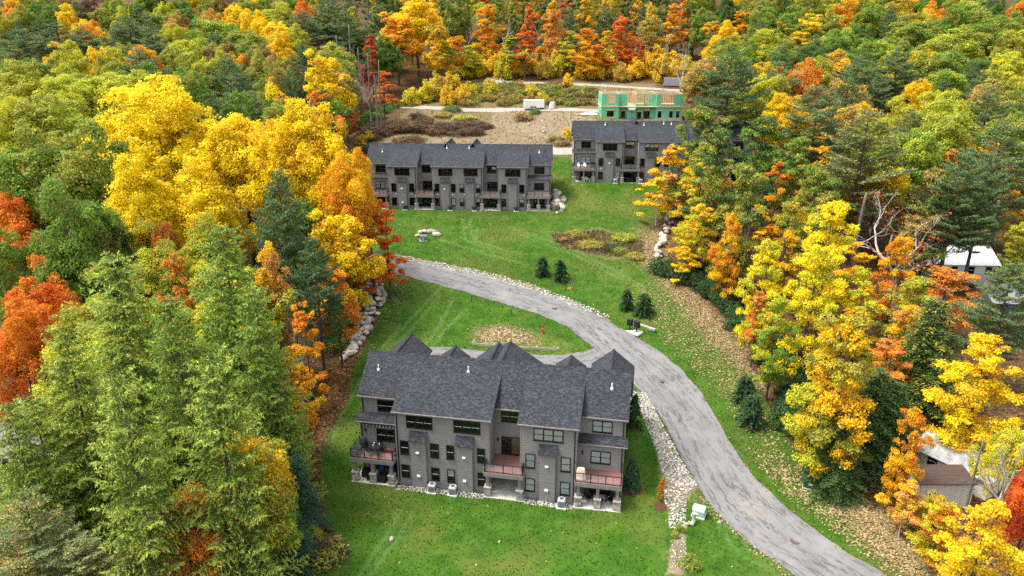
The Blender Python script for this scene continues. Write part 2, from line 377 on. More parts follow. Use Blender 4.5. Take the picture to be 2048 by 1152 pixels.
def osb():
    m = NT('green_sheathing'); P = m.obj(); f = m.noise(.7, P, 4)
    w = m.node('ShaderNodeTexWave', wave_type='BANDS', bands_direction='X'); w.inputs['Scale'].default_value = .26*math.pi/1.0; w.inputs['Distortion'].default_value = 0; m.l.new(P, w.inputs[0])
    return m.set(m.ramp(f, [(.3, (.12, .40, .23)), (.7, (.17, .50, .31))]), .7, .3)
M['osb'] = osb(); M['osbseam'] = plain('seam_tape', (.02, .06, .035), .6, .3)
M['red'] = plain('red_enamel', (.55, .025, .02), .4, .5, 0, .15)
M['util'] = plain('pale_green_enamel', (.33, .45, .41), .5, .4, 0, .1)
M['utildark'] = plain('dark_green_enamel', (.02, .075, .045), .5, .4, 0, .2)
M['utilgrey'] = plain('grey_green_enamel', (.16, .20, .20), .5, .4, 0, .15)
M['blue'] = plain('blue_paint', (.02, .09, .35), .5, .3)
M['tan'] = plain('tan_cover', (.78, .55, .43), .8, .2, 0, .12, 5)
M['whitefab'] = plain('white_fabric', (.75, .73, .70), .7, .3)
M['roofwhite'] = plain('white_metal_roof', (.72, .73, .74), .45, .4, 0, .06, .8)
M['roofgrey'] = plain('grey_roof', (.22, .21, .21), .85, .2, 0, .2, 2)
M['roofpale'] = plain('pale_grey_roof', (.30, .31, .30), .7, .3, 0, .35, 1.3)
M['wallpale'] = plain('pale_wall', (.58, .57, .52), .8, .2, 0, .1)
M['brownwood'] = boards('brown_boards', (.055, .036, .028), (.12, .08, .062))
M['slate'] = plain('blue_grey_siding', (.10, .12, .14), .7, .3)
M['rubber'] = plain('rubber', (.015, .015, .015), .8, .2)
M['mulch'] = plain('bark_mulch', (.085, .045, .025), .95, .1, 0, .5, 14)
M['mulchred'] = plain('red_mulch', (.26, .095, .04), .95, .1, 0, .45, 14)

# ---------------------------------------------------------------- measured layout (metres, world coordinates)
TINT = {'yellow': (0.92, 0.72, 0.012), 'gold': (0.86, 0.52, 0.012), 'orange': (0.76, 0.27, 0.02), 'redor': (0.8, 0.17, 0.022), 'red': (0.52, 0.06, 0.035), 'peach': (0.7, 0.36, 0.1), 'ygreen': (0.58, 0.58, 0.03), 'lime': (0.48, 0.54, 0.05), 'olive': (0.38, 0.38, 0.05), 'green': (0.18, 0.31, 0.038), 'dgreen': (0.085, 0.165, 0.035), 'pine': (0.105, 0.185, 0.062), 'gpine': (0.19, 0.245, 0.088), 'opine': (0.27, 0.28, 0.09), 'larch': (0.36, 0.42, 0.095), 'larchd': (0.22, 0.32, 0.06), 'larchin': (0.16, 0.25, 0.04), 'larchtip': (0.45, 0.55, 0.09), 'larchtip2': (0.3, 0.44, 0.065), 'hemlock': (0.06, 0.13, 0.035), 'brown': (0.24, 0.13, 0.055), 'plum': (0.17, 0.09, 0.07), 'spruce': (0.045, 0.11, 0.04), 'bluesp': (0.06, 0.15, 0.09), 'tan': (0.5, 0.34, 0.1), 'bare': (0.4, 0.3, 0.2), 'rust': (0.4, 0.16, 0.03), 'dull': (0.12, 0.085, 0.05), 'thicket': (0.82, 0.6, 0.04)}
D = {'beds': [('b', (12.31, 62.65), 1.3, 'mulch', 'dark mulch round the blue green conifer by the right deck'), ('b', (13.95, 71.6), 1.1, 'mulch', 'dark mulch round the conifer at the row end'),
          ('b', (14.79, 59.88), 0.8, 'mulch', 'dark mulch patch right of the nearest row'), ('b', (22.2, 93.34), 0.5, 'mulch', 'small dark mulch patch right of the mailboxes'),
          ('b', (28.3, 74.47), 1.2, 'mulchred', 'red mulch under the lower conifer pair'), ('b', (20.02, 100.49), 1.1, 'mulchred', 'red mulch under the right small conifer'),
          ('b', (5.06, 112.02), 0.9, 'mulchred', 'red mulch under the left small conifer'), ('b', (7.87, 110.46), 0.8, 'mulch', 'mulch under the second small conifer'),
          ('b', (9.29, 107.42), 0.5, 'mulchred', 'mulch round the bare sapling')],
 'cottages': [(79.2, 122.5, -0.08, 11.5, 8.0, 3.0, 2.0, 'roofwhite', 'wallpale', 'white roofed cottage behind the big forked bare tree', 'cottage', 0, False, 4, False),
              (80.9, 108.5, -0.1, 9, 8, 2.4, 1.6, 'roofgrey', 'slate', 'grey roofed house at the frame edge behind the pines', 'house', 0, False, 3, False),
              (48.2, 65.7, -1.0207963267948965, 7.5, 4.6, 2.2, 1.1, 'roofpale', 'wallpale', 'low outbuilding with a pale leaf strewn roof in the lower woods', 'outbuilding', 0, False, 2, True),
              (-50.2, 66.0, 0.15, 8, 7, 4.5, 1.6, 'roofgrey', 'slate', 'small grey roofed house under the left larches', 'house', 0, False, 2, False)],
 'court_bottom': [(-12.53, 77.69), (-10.08, 77.22), (-6.43, 74.99), (-2.26, 75.52), (1.67, 74.76), (5.49, 73.42), (9.53, 73.26), (13.4, 72.21), (15.76, 82.73)],
 'court_top': [(-13.92, 91.15), (-10.08, 91.23), (-6.55, 90.69), (-1.66, 89.87), (2.47, 89.21), (6.57, 88.78), (9.74, 89.85), (12.35, 91.51), (14.4, 89.98)],
 'dirt': [([(-35.16, 174.06), (-33.73, 187.69), (-16.32, 190.08), (-3.33, 201.81), (22.82, 200.15), (22.29, 188.81), (13.4, 165.03), (-14.41, 165.73)], 4.0, 0.55),
          ([(-5.61, 209.57), (22.34, 202.17), (22.52, 190.99), (14.12, 174.97), (2.04, 183.97), (-6.03, 198.69)], 4.0, 1.0), ([(16.38, 85.76), (17.6, 81.41), (15.89, 78.93), (15.17, 81.5)], 1.0, 0.6),
          ([(15.39, 56.75), (17.17, 58.22), (15.44, 51.19), (13.57, 51.16)], 1.0, 0.8), ([(16.8, 80.53), (17.71, 68.2), (19.57, 63.05), (15.28, 57.41), (15.69, 67.81)], 1.2, 0.75),
          ([(-20.95, 119.65), (-10.48, 114.73), (2.11, 108.95), (15.01, 98.67), (14.1, 97.27), (1.27, 106.5), (-21.03, 117.28)], 0.8, 0.7), ([(40.39, 69.73), (54.66, 69.94), (49.06, 57.16), (39.9, 57.18)], 4.0, 0.3)],
 'drive_b': [(7.28, 170.97), (9.54, 168.59), (13.59, 167.69), (16.61, 168.77)],
 'dry': [([(-5.8, 96.68), (-1.03, 97.48), (4.03, 94.41), (4.28, 91.62), (-0.98, 91.57), (-5.56, 91.78)], 5.0, 0.5), ([(6.09, 126.99), (16.58, 130.18), (24.29, 125.39), (23.7, 116.8), (16.89, 117.23), (8.57, 122.14)], 5.0, 0.8),
         ([(-38.3, 180.84), (-29.59, 223.17), (-4.13, 254.56), (50.01, 249.46), (41.43, 189.93), (-2.88, 171.7)], 6.0, 0.62), ([(24.36, 137.95), (31.19, 137.17), (25.21, 125.47), (19.97, 127.27)], 5.0, 0.5),
         ([(-17.85, 50.97), (-17.48, 56.85), (-14.19, 54.79), (-15.2, 50.96)], 3.0, 0.6), ([(14.45, 63.67), (15.49, 60.91), (14.91, 51.18), (12.24, 51.15)], 4.0, 0.45),
         ([(-18.39, 131.1), (-11.83, 132.13), (-10.94, 126.54), (-17.84, 126.62)], 3.0, 0.4)],
 'dry_scatter': [([(-38.3, 180.84), (-29.59, 223.17), (-14.11, 247.8), (45.29, 241.71), (43.11, 191.79), (12.51, 168.96), (-15.01, 173.32)], 3500),
                 ([(7.01, 127.01), (16.47, 129.16), (24.1, 124.26), (22.91, 117.24), (17.01, 118.16), (8.57, 122.14)], 3500)],
 'fences': [((68.08, 94.4), (78.14, 96.78), 2.6, 'tall dark brown board fence behind the yellow maple at the frame edge')],
 'grass_scatter': [([(-21.56, 48.82), (-19.18, 52.59), (-15.66, 55.13), (-18.07, 58.29), (-19.06, 61.34), (-20.79, 66.22), (-21.4, 71.08), (-19.91, 77.95), (-21.08, 83.58), (-20.92, 86.64), (-20.02, 98.68), (-20.71, 108.7),
                     (-21.54, 112.89), (-24.49, 117.31), (-27.8, 136.02), (-29.37, 142.05), (-31.58, 163.92), (9.08, 159.47), (10.27, 166.95), (13.77, 166.9), (13.6, 152.81), (33.77, 148.62), (33.96, 146.79), (30.53, 138.99),
                     (25.62, 127.77), (24.06, 114.02), (28.59, 104.21), (31.83, 93.34), (31.77, 79.66), (31.9, 74.53), (31.82, 67.92), (32.96, 62.61), (34.27, 58.6), (37.53, 52.74), (39.12, 47.15)],
                    85000)],
 'gravel': [([(-20.86, 119.08), (-14.02, 116.2), (-6.19, 113.34), (2.11, 109.11), (8.31, 104.69), (14.92, 99.76), (13.93, 99.0), (7.44, 103.26), (1.28, 107.29), (-6.93, 111.44), (-13.8, 114.1), (-20.18, 117.38)], 1500, 0.06, 0.21,
             'pale stone swale along the upper edge of the road'),
            ([(14.89, 79.76), (16.67, 79.82), (17.51, 71.48), (18.7, 65.81), (19.35, 63.24), (18.06, 62.16), (16.03, 63.74), (15.54, 70.13)], 3000, 0.045, 0.16, 'white stone swale between the nearest row and the road'),
            ([(15.7, 63.37), (18.06, 62.16), (16.79, 57.18), (15.15, 56.74)], 420, 0.05, 0.18, 'scattered white stones below the swale'),
            ([(14.88, 55.45), (16.49, 55.85), (15.87, 51.89), (14.24, 51.85)], 130, 0.04, 0.13, 'loose stones in the bare strip of the lower lawn'),
            ([(-11.9, 64.28), (-2.71, 62.52), (-2.96, 61.24), (-12.14, 63.01)], 1100, 0.04, 0.11, 'white gravel bed along the left bay of the nearest row'),
            ([(1.21, 61.77), (6.22, 60.81), (5.99, 59.58), (0.98, 60.54)], 560, 0.05, 0.14, 'white gravel bed along the right bay of the nearest row'),
            ([(-0.56, 202.63), (10.59, 202.8), (11.04, 185.51), (3.27, 181.3)], 80, 0.1, 0.35, 'pale rubble on the bare building lot'),
            ([(-8.52, 257.12), (-2.44, 257.64), (-2.03, 249.9), (-7.77, 249.35)], 60, 0.2, 0.5, 'rubble at the start of the upper gravel track'),
            ([(7.64, 140.48), (10.75, 142.12), (10.17, 136.11), (8.39, 135.59)], 40, 0.2, 0.5, 'loose stones beside the middle row patio')],
 'lawn': [(-21.56, 48.82), (-19.18, 52.59), (-15.66, 55.13), (-18.07, 58.29), (-19.06, 61.34), (-20.79, 66.22), (-21.4, 71.08), (-19.91, 77.95), (-21.08, 83.58), (-20.92, 86.64), (-20.02, 98.68), (-20.71, 108.7), (-21.54, 112.89),
          (-24.49, 117.31), (-27.8, 136.02), (-29.37, 142.05), (-31.58, 163.92), (9.08, 159.47), (10.27, 166.95), (13.77, 166.9), (13.6, 152.81), (33.77, 148.62), (33.96, 146.79), (30.53, 138.99), (25.62, 127.77), (24.06, 114.02),
          (28.59, 104.21), (31.83, 93.34), (31.77, 79.66), (31.9, 74.53), (31.82, 67.92), (32.96, 62.61), (34.27, 58.6), (37.53, 52.74), (39.12, 47.15)],
 'leaf_scatter': [([(22.78, 127.47), (30.79, 135.09), (27.13, 116.79), (29.71, 105.66), (33.62, 92.14), (32.74, 80.72), (31.17, 83.95), (27.94, 92.04), (24.19, 105.73)], 5500),
                  ([(17.7, 110.38), (24.99, 110.01), (32.18, 92.07), (31.9, 74.53), (31.94, 65.37), (28.5, 64.68), (26.07, 79.52), (20.68, 94.8)], 4500),
                  ([(25.94, 70.49), (31.5, 67.06), (33.59, 59.31), (39.45, 52.12), (40.93, 48.71), (33.95, 51.01), (27.71, 62.37)], 3500),
                  ([(34.34, 62.21), (38.36, 58.91), (43.55, 51.5), (41.44, 48.17), (36.98, 49.3), (33.9, 53.7), (32.21, 60.77)], 5000),
                  ([(-18.77, 51.09), (-17.65, 57.56), (-21.02, 69.47), (-20.04, 84.94), (-19.16, 110.29), (-1.84, 102.11), (10.84, 90.46), (16.13, 80.36), (17.11, 63.83), (25.29, 51.58)], 350),
                  ([(-20.64, 120.58), (-26.03, 137.16), (8.37, 135.18), (13.18, 147.49), (30.84, 146.85), (25.62, 127.77), (31.82, 90.81), (31.9, 74.53), (33.29, 58.62), (38.23, 51.55), (33.79, 51.59), (26.3, 67.93), (19.73, 93.52),
                    (-1.97, 110.47)],
                   700),
                  ([(-20.83, 110.51), (-14.02, 108.3), (-18.79, 93.11), (-20.04, 84.94)], 500), ([(18.84, 63.32), (20.63, 59.18), (25.25, 51.46), (23.9, 51.44), (19.61, 59.1)], 500)],
 'litter': [([(34.34, 62.21), (38.36, 58.91), (43.55, 51.5), (41.44, 48.17), (36.98, 49.3), (33.9, 53.7), (32.21, 60.77)], 5.0, 0.95),
            ([(-6.15, 96.3), (-1.03, 97.48), (4.03, 94.41), (4.28, 91.62), (-0.98, 91.57), (-5.56, 91.78)], 3.0, 0.8),
            ([(22.78, 127.47), (30.18, 137.06), (33.26, 135.22), (27.13, 116.79), (29.71, 105.66), (33.62, 92.14), (32.74, 80.72), (31.17, 83.95), (27.94, 92.04), (25.2, 102.87), (21.15, 116.96)], 5.0, 0.9),
            ([(20.83, 104.48), (28.12, 105.63), (32.18, 92.07), (31.77, 79.66), (27.99, 73.46), (27.24, 83.95), (23.09, 96.06)], 12.0, 0.42),
            ([(27.7, 67.13), (32.96, 62.61), (38.64, 53.95), (39.12, 47.15), (33.47, 52.78), (29.2, 60.84)], 9.0, 0.3), ([(30.6, 64.62), (33.59, 59.31), (40.93, 48.71), (42.74, 50.93), (36.89, 59.98)], 2.0, 1.0),
            ([(-24.76, 72.94), (-22.0, 87.91), (-21.54, 82.68), (-21.38, 73.56), (-20.39, 64.58)], 2.0, 0.6), ([(19.29, 64.1), (20.82, 59.91), (18.59, 59.02), (16.0, 60.94)], 2.0, 0.4)],
 'pos': {'block_rot': -0.821,
         'blockwall': (19.76, 96.66),
         'box_green': (31.44, 63.64),
         'box_near': (18.44, 59.01),
         'box_upper': (-16.01, 124.23),
         'fence_a': (-5.47, 91.52),
         'fence_b': (6.36, 89.87),
         'flue': (-51.0, 65.7),
         'flue_h': 8.6,
         'hydrant': (4.39, 94.53),
         'mail': (17.64, 95.72),
         'mail_rot': -0.763,
         'manholes': [(6.47, 101.17), (19.39, 83.33), (26.81, 55.7)],
         'ped_green': (32.09, 65.21),
         'ped_near': (17.7, 57.98),
         'stakes': [(-6.26, 103.03), (-0.07, 99.26)]},
 'road_left': [(26.83, 48.78), (25.34, 51.47), (22.11, 55.84), (20.31, 59.86), (19.1, 64.44), (18.05, 69.88), (17.23, 75.53), (15.62, 81.88), (13.37, 87.34), (10.98, 91.79), (7.77, 96.52), (2.72, 100.28), (-1.85, 102.66), (-9.91, 107.2),
               (-15.01, 109.91), (-20.32, 112.58), (-28.51, 115.78), (-35.52, 116.42)],
 'road_right': [(35.4, 48.76), (33.51, 51.48), (29.9, 56.29), (26.93, 62.38), (25.49, 67.08), (24.61, 74.09), (23.89, 82.22), (21.61, 88.55), (18.91, 92.89), (14.55, 97.96), (9.75, 103.15), (2.08, 107.64), (-6.14, 112.12), (-13.02, 114.77),
                (-20.7, 117.97), (-28.72, 121.16), (-35.88, 121.41)],
 'shed': (43.31, 61.46, 0.0, 5.2, 2.3, 2.8, 'pale walled shed with a dark roof among the lower right trees'),
 'stones': [(-17.21, 125.95, 0.55, 'white boulder at the left tip of the boulder arc'), (-16.9, 127.25, 0.6, 'round pale boulder second from the left tip of the arc'), (-16.12, 127.68, 0.68, 'flat white boulder at the top left of the arc'),
            (-15.19, 127.66, 0.7, 'flat cream boulder at the top of the arc'), (-14.33, 127.43, 0.6, 'tan boulder at the top right of the arc'), (-13.77, 126.33, 0.68, 'large pale boulder at the right tip of the boulder arc'),
            (-11.35, 55.42, 0.34, 'small pale stone lying in the lower lawn left of the nearest row'), (16.93, 57.59, 0.24, 'left pale stone in front of the green pedestal'),
            (17.47, 57.63, 0.28, 'pale stone at the foot of the green pedestal'), (17.29, 57.88, 0.16, 'small cream stone between two pale stones by the green pedestal'),
            (20.27, 58.03, 0.26, 'flat white stone in the grass right of the pale green cabinet'), (24.32, 114.53, 0.8, 'brown boulder at the low end of the woods edge boulder line')],
 'track_a': [(-33.5, 218.42), (-17.89, 210.56), (-3.46, 210.54), (5.45, 209.36), (17.81, 206.18), (24.64, 204.05)],
 'track_b': [(-8.49, 256.34), (-2.38, 251.43), (12.81, 248.69), (29.24, 244.99), (46.51, 239.39), (63.28, 234.88)],
 'tracks': [[(-9.51, 133.24), (-8.52, 124.44), (-3.88, 120.52)], [(-8.07, 133.22), (-7.18, 124.89), (-2.12, 120.99)], [(-6.49, 129.85), (-6.79, 122.42)], [(-13.04, 124.41), (-3.83, 118.57), (1.37, 115.98)],
            [(1.47, 126.83), (11.02, 119.31), (21.84, 105.85)], [(-0.38, 129.92), (10.36, 122.18), (21.4, 108.01)], [(-11.19, 108.16), (-14.0, 101.03), (-17.85, 91.67)], [(-11.32, 105.17), (-14.28, 97.0), (-16.44, 91.64)],
            [(-9.25, 103.67), (-10.6, 96.98), (-12.24, 91.75)], [(-7.14, 100.87), (-9.75, 95.68), (-11.39, 90.41)], [(-19.91, 77.95), (-18.31, 90.28), (-16.5, 97.05)], [(-13.43, 50.95), (-11.7, 56.78), (-11.17, 59.68)],
            [(-12.54, 50.95), (-10.64, 56.08), (-9.87, 59.28)], [(19.99, 57.74), (21.05, 53.88), (23.9, 51.44)], [(20.84, 58.14), (22.18, 54.56), (24.95, 51.87)], [(-20.46, 69.47), (-20.55, 78.05), (-20.87, 82.56)]],
 'walls': [('boulder_wall', 'pale boulder retaining wall along the woods at the edge of the lawn', 'stone wall', [(-22.39, 108.97), (-21.5, 104.69), (-21.49, 101.02), (-21.79, 96.9), (-22.03, 92.12), (-22.65, 87.78)], (1.9, 0.5), 105, 0.38,
            0.62, 1.3, 3),
           ('boulder_wall', 'pale boulder pile at the right end of the middle row', 'stone wall', [(8.58, 143.25), (9.47, 140.86), (9.06, 137.19)], (1.0, 1.0), 26, 0.45, 0.8, 1.2, 5),
           ('boulder_wall', 'pale boulder line at the edge of the woods below the far right row', 'stone wall', [(32.91, 139.94), (30.16, 132.87), (27.05, 124.51), (24.72, 115.79)], (0.8, 0.6), 34, 0.4, 0.75, 0.8, 7)],
 'wood_scatter': [([(-25.11, 72.08), (-22.72, 88.07), (-21.14, 83.84), (-21.97, 71.1), (-20.39, 64.58)], 6000), ([(33.33, 66.17), (37.89, 59.98), (43.1, 51.5), (46.2, 51.48), (55.12, 64.72), (46.66, 69.82)], 9000),
                  ([(28.14, 136.73), (33.54, 139.05), (30.75, 110.18), (25.89, 114.82)], 2500)]}
TREE_ROWS = [   # kind, variant, x, y, height, crown width, turn, first tint, second tint, mix, label
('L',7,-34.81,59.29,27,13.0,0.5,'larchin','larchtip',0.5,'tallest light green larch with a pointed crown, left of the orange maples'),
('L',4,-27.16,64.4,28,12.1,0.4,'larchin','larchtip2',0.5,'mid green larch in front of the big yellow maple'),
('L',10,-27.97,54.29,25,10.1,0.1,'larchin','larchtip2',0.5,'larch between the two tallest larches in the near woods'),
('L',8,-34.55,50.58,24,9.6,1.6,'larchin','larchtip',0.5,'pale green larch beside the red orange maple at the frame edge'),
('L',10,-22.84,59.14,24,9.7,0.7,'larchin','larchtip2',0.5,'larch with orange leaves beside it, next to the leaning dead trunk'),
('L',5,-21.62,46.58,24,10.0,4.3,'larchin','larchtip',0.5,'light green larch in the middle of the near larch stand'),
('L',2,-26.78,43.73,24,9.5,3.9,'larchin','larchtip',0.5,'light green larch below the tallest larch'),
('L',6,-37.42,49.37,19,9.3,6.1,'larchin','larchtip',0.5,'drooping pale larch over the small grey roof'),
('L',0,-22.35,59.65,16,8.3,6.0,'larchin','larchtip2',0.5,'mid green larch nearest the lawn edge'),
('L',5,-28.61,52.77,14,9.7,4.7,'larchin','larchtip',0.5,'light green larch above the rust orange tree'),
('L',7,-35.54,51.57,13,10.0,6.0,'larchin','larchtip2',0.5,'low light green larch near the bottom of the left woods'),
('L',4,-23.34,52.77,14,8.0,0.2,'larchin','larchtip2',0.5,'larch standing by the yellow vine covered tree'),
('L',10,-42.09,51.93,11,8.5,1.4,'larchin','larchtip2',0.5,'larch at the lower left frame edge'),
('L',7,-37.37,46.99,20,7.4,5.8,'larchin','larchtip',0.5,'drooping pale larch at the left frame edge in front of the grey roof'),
('M',0,-58.1,118.41,30,21.7,3.0,'yellow','yellow',0.5,'biggest bright yellow maple with a broad domed crown'),
('M',2,-43.43,114.85,28,16.5,1.3,'yellow','gold',0.35,'bright yellow maple joined to the right of the biggest yellow maple'),
('M',1,-52.96,99.48,24,11.9,4.8,'yellow','yellow',0.4,'lower bright yellow maple below the biggest yellow crown'),
('M',1,-45.51,103.73,22,12.4,2.7,'yellow','gold',0.3,'small bright yellow maple under the paired yellow crowns'),
('M',1,-30.42,111.31,28,14.5,3.4,'gold','yellow',0.6,'tall golden maple left of the middle townhouse row'),
('M',3,-35.17,110.16,27,9.9,2.0,'gold','yellow',0.6,'narrow golden maple behind the blue green pine'),
('M',3,-24.17,103.64,24,8.7,1.5,'gold','orange',0.35,'golden orange maple touching the middle townhouse row'),
('S',0,-24.46,95.92,19,7.6,0.5,'yellow','gold',0.4,'yellow maple column beside the dark pine above the boulder wall'),
('S',11,-22.58,85.97,14,5.1,3.8,'gold','orange',0.5,'golden maple with low branches over the boulder wall'),
('T',9,-21.75,105.83,17,8.3,6.0,'orange','redor',0.45,'orange maple at the edge of the left woods above the road bend'),
('T',0,-19.03,104.8,15.5,6.0,6.2,'redor','orange',0.3,'sparse red maple standing alone by the upper road bend'),
('T',3,-23.61,104.17,11,4.5,4.8,'orange','redor',0.4,'small orange maple behind the boulder wall'),
('P',8,-30.62,92.42,26,9.1,5.9,'pine','pine',0.5,'dark blue green pine between the yellow maples'),
('P',0,-23.59,81.38,20,7.7,2.3,'pine','spruce',0.5,'dark pine in front of the golden maples above the boulder wall'),
('S',10,-29.54,83.15,20,4.2,1.9,'gold','peach',0.5,'thin gold leaved tree between the larch and dark pine'),
('T',9,-23.55,74.99,15,5.1,5.8,'gold','orange',0.5,'golden tree behind the leaning dead trunk'),
('T',2,-22.6,65.67,15,4.5,3.8,'orange','gold',0.5,'orange tree at the lawn edge below the leaning dead trunk'),
('T',7,-23.38,69.04,9,4.3,4.2,'orange','gold',0.3,'small orange tree at the lawn edge beside the brown leaf litter'),
('M',5,-47.66,93.52,17,6.4,0.1,'orange','rust',0.5,'orange maple under the biggest yellow maple'),
('T',2,-39.25,79.0,20,4.6,1.4,'peach','orange',0.5,'peach orange tree among the larches'),
('M',5,-70.52,98.8,19,9.9,3.0,'orange','redor',0.4,'orange maple at the left frame edge below the dark oaks'),
('M',3,-54.3,78.0,17,8.7,4.6,'redor','orange',0.5,'red orange maple left of the tallest larch'),
('M',0,-52.35,69.56,17,7.9,5.2,'redor','orange',0.6,'deep orange maple at the frame edge beside the pale larch'),
('O',9,-54.96,85.19,24,11.6,4.8,'green','brown',0.25,'green oak with brown tints above the red orange maples'),
('O',3,-70.15,104.46,25,12.4,2.1,'green','olive',0.5,'mid green round crown at the left frame edge'),
('O',1,-64.15,105.23,26,13.9,2.4,'green','olive',0.5,'green round crown left of the biggest yellow maple'),
('O',8,-54.01,90.0,20,9.7,5.4,'dgreen','green',0.4,'dark oak under the left flank of the biggest yellow maple'),
('O',10,-60.28,83.49,20,7.9,6.2,'green','olive',0.5,'green tree behind the orange maple at the left frame edge'),
('M',5,-109.84,166.93,24,16.8,3.0,'ygreen','olive',0.5,''),
('M',10,-99.56,165.62,24,16.7,1.2,'ygreen','lime',0.5,''),
('M',6,-91.13,167.68,24,19.2,3.9,'lime','ygreen',0.5,''),
('M',1,-76.39,156.29,24,13.7,3.4,'olive','ygreen',0.5,''),
('M',0,-92.67,135.06,24,13.8,2.3,'lime','ygreen',0.5,''),
('M',0,-85.29,136.7,24,17.7,1.4,'lime','olive',0.5,''),
('M',10,-75.19,134.34,24,13.8,2.4,'lime','green',0.5,''),
('M',8,-71.3,158.06,24,11.7,3.8,'olive','green',0.5,''),
('P',3,-151.33,232.58,23,18.5,0.8,'gpine','pine',0.4,''),
('P',1,-147.75,245.27,23,17.8,3.4,'pine','gpine',0.4,''),
('P',6,-134.75,236.12,23,17.2,6.0,'pine','gpine',0.4,''),
('P',7,-127.94,252.96,23,18.3,4.7,'gpine','pine',0.4,''),
('P',1,-109.63,229.01,23,18.2,1.6,'gpine','pine',0.4,''),
('P',10,-97.17,194.51,23,15.6,2.6,'pine','gpine',0.4,''),
('P',6,-71.69,257.66,23,18.6,0.6,'gpine','pine',0.4,''),
('P',2,-66.12,274.22,23,17.9,4.6,'gpine','pine',0.4,''),
('P',8,-69.08,181.41,23,13.4,4.0,'pine','gpine',0.4,''),
('P',5,-60.88,163.13,23,11.0,1.1,'pine','gpine',0.4,''),
('P',9,-52.12,177.4,23,7.1,3.4,'pine','gpine',0.4,''),
('P',8,-56.44,257.48,23,13.5,3.7,'pine','gpine',0.4,''),
('O',2,-101.82,260.19,20,18.9,3.6,'green','lime',0.5,''),
('O',11,-85.0,240.47,20,15.9,2.4,'green','olive',0.5,''),
('O',0,-96.16,228.38,20,15.2,1.9,'ygreen','green',0.5,''),
('O',8,-78.26,252.89,20,13.3,2.2,'gold','yellow',0.5,''),
('O',2,-86.62,219.11,20,13.1,6.3,'brown','olive',0.5,''),
('O',8,-71.76,213.7,20,11.4,2.1,'olive','brown',0.5,''),
('O',1,-180.68,291.36,20,13.3,3.2,'green','dgreen',0.5,''),
('O',6,-183.78,282.21,20,11.1,2.9,'orange','gold',0.5,''),
('O',9,-160.93,291.8,20,13.3,1.1,'plum','brown',0.5,''),
('O',6,-161.39,276.63,20,9.1,2.5,'gold','yellow',0.5,''),
('O',10,-147.85,284.35,20,14.9,1.3,'green','olive',0.5,''),
('O',9,-120.1,280.12,20,12.9,2.0,'green','dgreen',0.5,''),
('O',7,-109.49,271.43,20,10.7,2.3,'orange','tan',0.5,''),
('O',7,-119.74,268.15,20,10.6,2.2,'brown','peach',0.5,''),
('O',9,-96.23,286.19,20,16.8,5.9,'olive','green',0.5,''),
('O',6,-84.4,277.45,20,16.4,1.9,'lime','olive',0.5,''),
('O',8,-102.58,282.75,20,11.1,2.1,'gold','yellow',0.5,''),
('O',0,-58.9,182.95,20,7.4,4.1,'olive','tan',0.5,''),
('O',10,-56.2,161.26,20,7.7,2.5,'green','olive',0.5,''),
('O',11,-117.85,214.44,20,8.6,3.2,'yellow','gold',0.5,''),
('O',1,-79.08,285.11,20,11.2,4.1,'redor','orange',0.5,''),
('S',0,-44.19,173.97,25,8.4,0.5,'yellow','gold',0.35,'tall slender yellow tree left of the red maple and tall bare stems'),
('T',1,-43.0,228.32,20,7.9,4.2,'red','redor',0.3,'slim red maple among tall bare stems at the clearing edge'),
('T',3,-56.16,196.63,16,5.3,0.6,'red','peach',0.4,'small red tree left of the slender yellow tree'),
('T',10,-40.46,177.84,13,6.1,1.6,'redor','red',0.5,'small red orange tree behind the tall golden maple'),
('M',1,-33.15,261.76,26,23.1,5.1,'gold','yellow',0.5,'broad golden tree towering at the far left corner of the clearing'),
('S',4,-38.5,250.68,24,11.5,6.2,'gold','orange',0.4,'golden tree left of the broad golden tree by the clearing'),
('S',5,-21.78,229.21,22,9.1,4.2,'gold','olive',0.4,'golden olive tree right of the broad golden tree'),
('S',5,-19.57,247.89,16,7.4,1.1,'orange','gold',0.4,'slim orange tree at the clearing corner'),
('T',11,-34.86,199.83,14,6.7,2.8,'orange','redor',0.4,'orange tree under the broad golden tree'),
('N',3,-51.29,237.56,22,1.4,1.8,'bare','bare',0.5,''),
('N',3,-42.7,207.86,19,1.2,5.3,'bare','bare',0.5,''),
('N',3,-38.36,198.55,19,1.2,1.5,'bare','bare',0.5,''),
('N',3,-34.44,192.35,18,1.2,1.2,'bare','bare',0.5,''),
('N',3,-35.26,189.24,15,1.1,4.0,'bare','bare',0.5,''),
('N',3,-56.61,242.42,18,1.4,4.0,'bare','bare',0.5,''),
('B',6,-53.14,248.3,20,9.8,3.7,'bare','bare',0.5,''),
('B',10,-37.87,196.23,20,7.9,3.0,'bare','bare',0.5,''),
('K',4,-8.73,272.3,22,12.7,6.0,'orange','gold',0.45,'tall orange tree at the left of the far forest edge'),
('T',1,4.38,254.87,18,9.3,2.9,'redor','orange',0.45,'red orange tree above the yellow thicket'),
('K',4,14.19,267.09,21,11.7,5.9,'peach','orange',0.45,'pale peach tree in the far forest edge'),
('K',3,25.28,253.15,17,10.6,2.5,'orange','gold',0.45,'orange tree right of the pale peach tree'),
('K',5,38.69,266.19,19,11.7,2.9,'redor','orange',0.45,'bright red orange tree in the middle of the far forest edge'),
('T',5,68.42,283.2,17,13.3,2.3,'redor','red',0.45,'red maple at the right of the far forest edge'),
('T',5,58.17,272.76,22,10.3,4.5,'gold','orange',0.45,'golden orange tree left of the red maple in the far forest'),
('K',8,50.28,272.04,18,10.3,4.7,'olive','tan',0.45,'olive tree in the far forest edge above the framed house'),
('K',9,20.92,261.24,15,10.9,1.5,'olive','ygreen',0.45,'yellow olive tree behind the pale peach tree'),
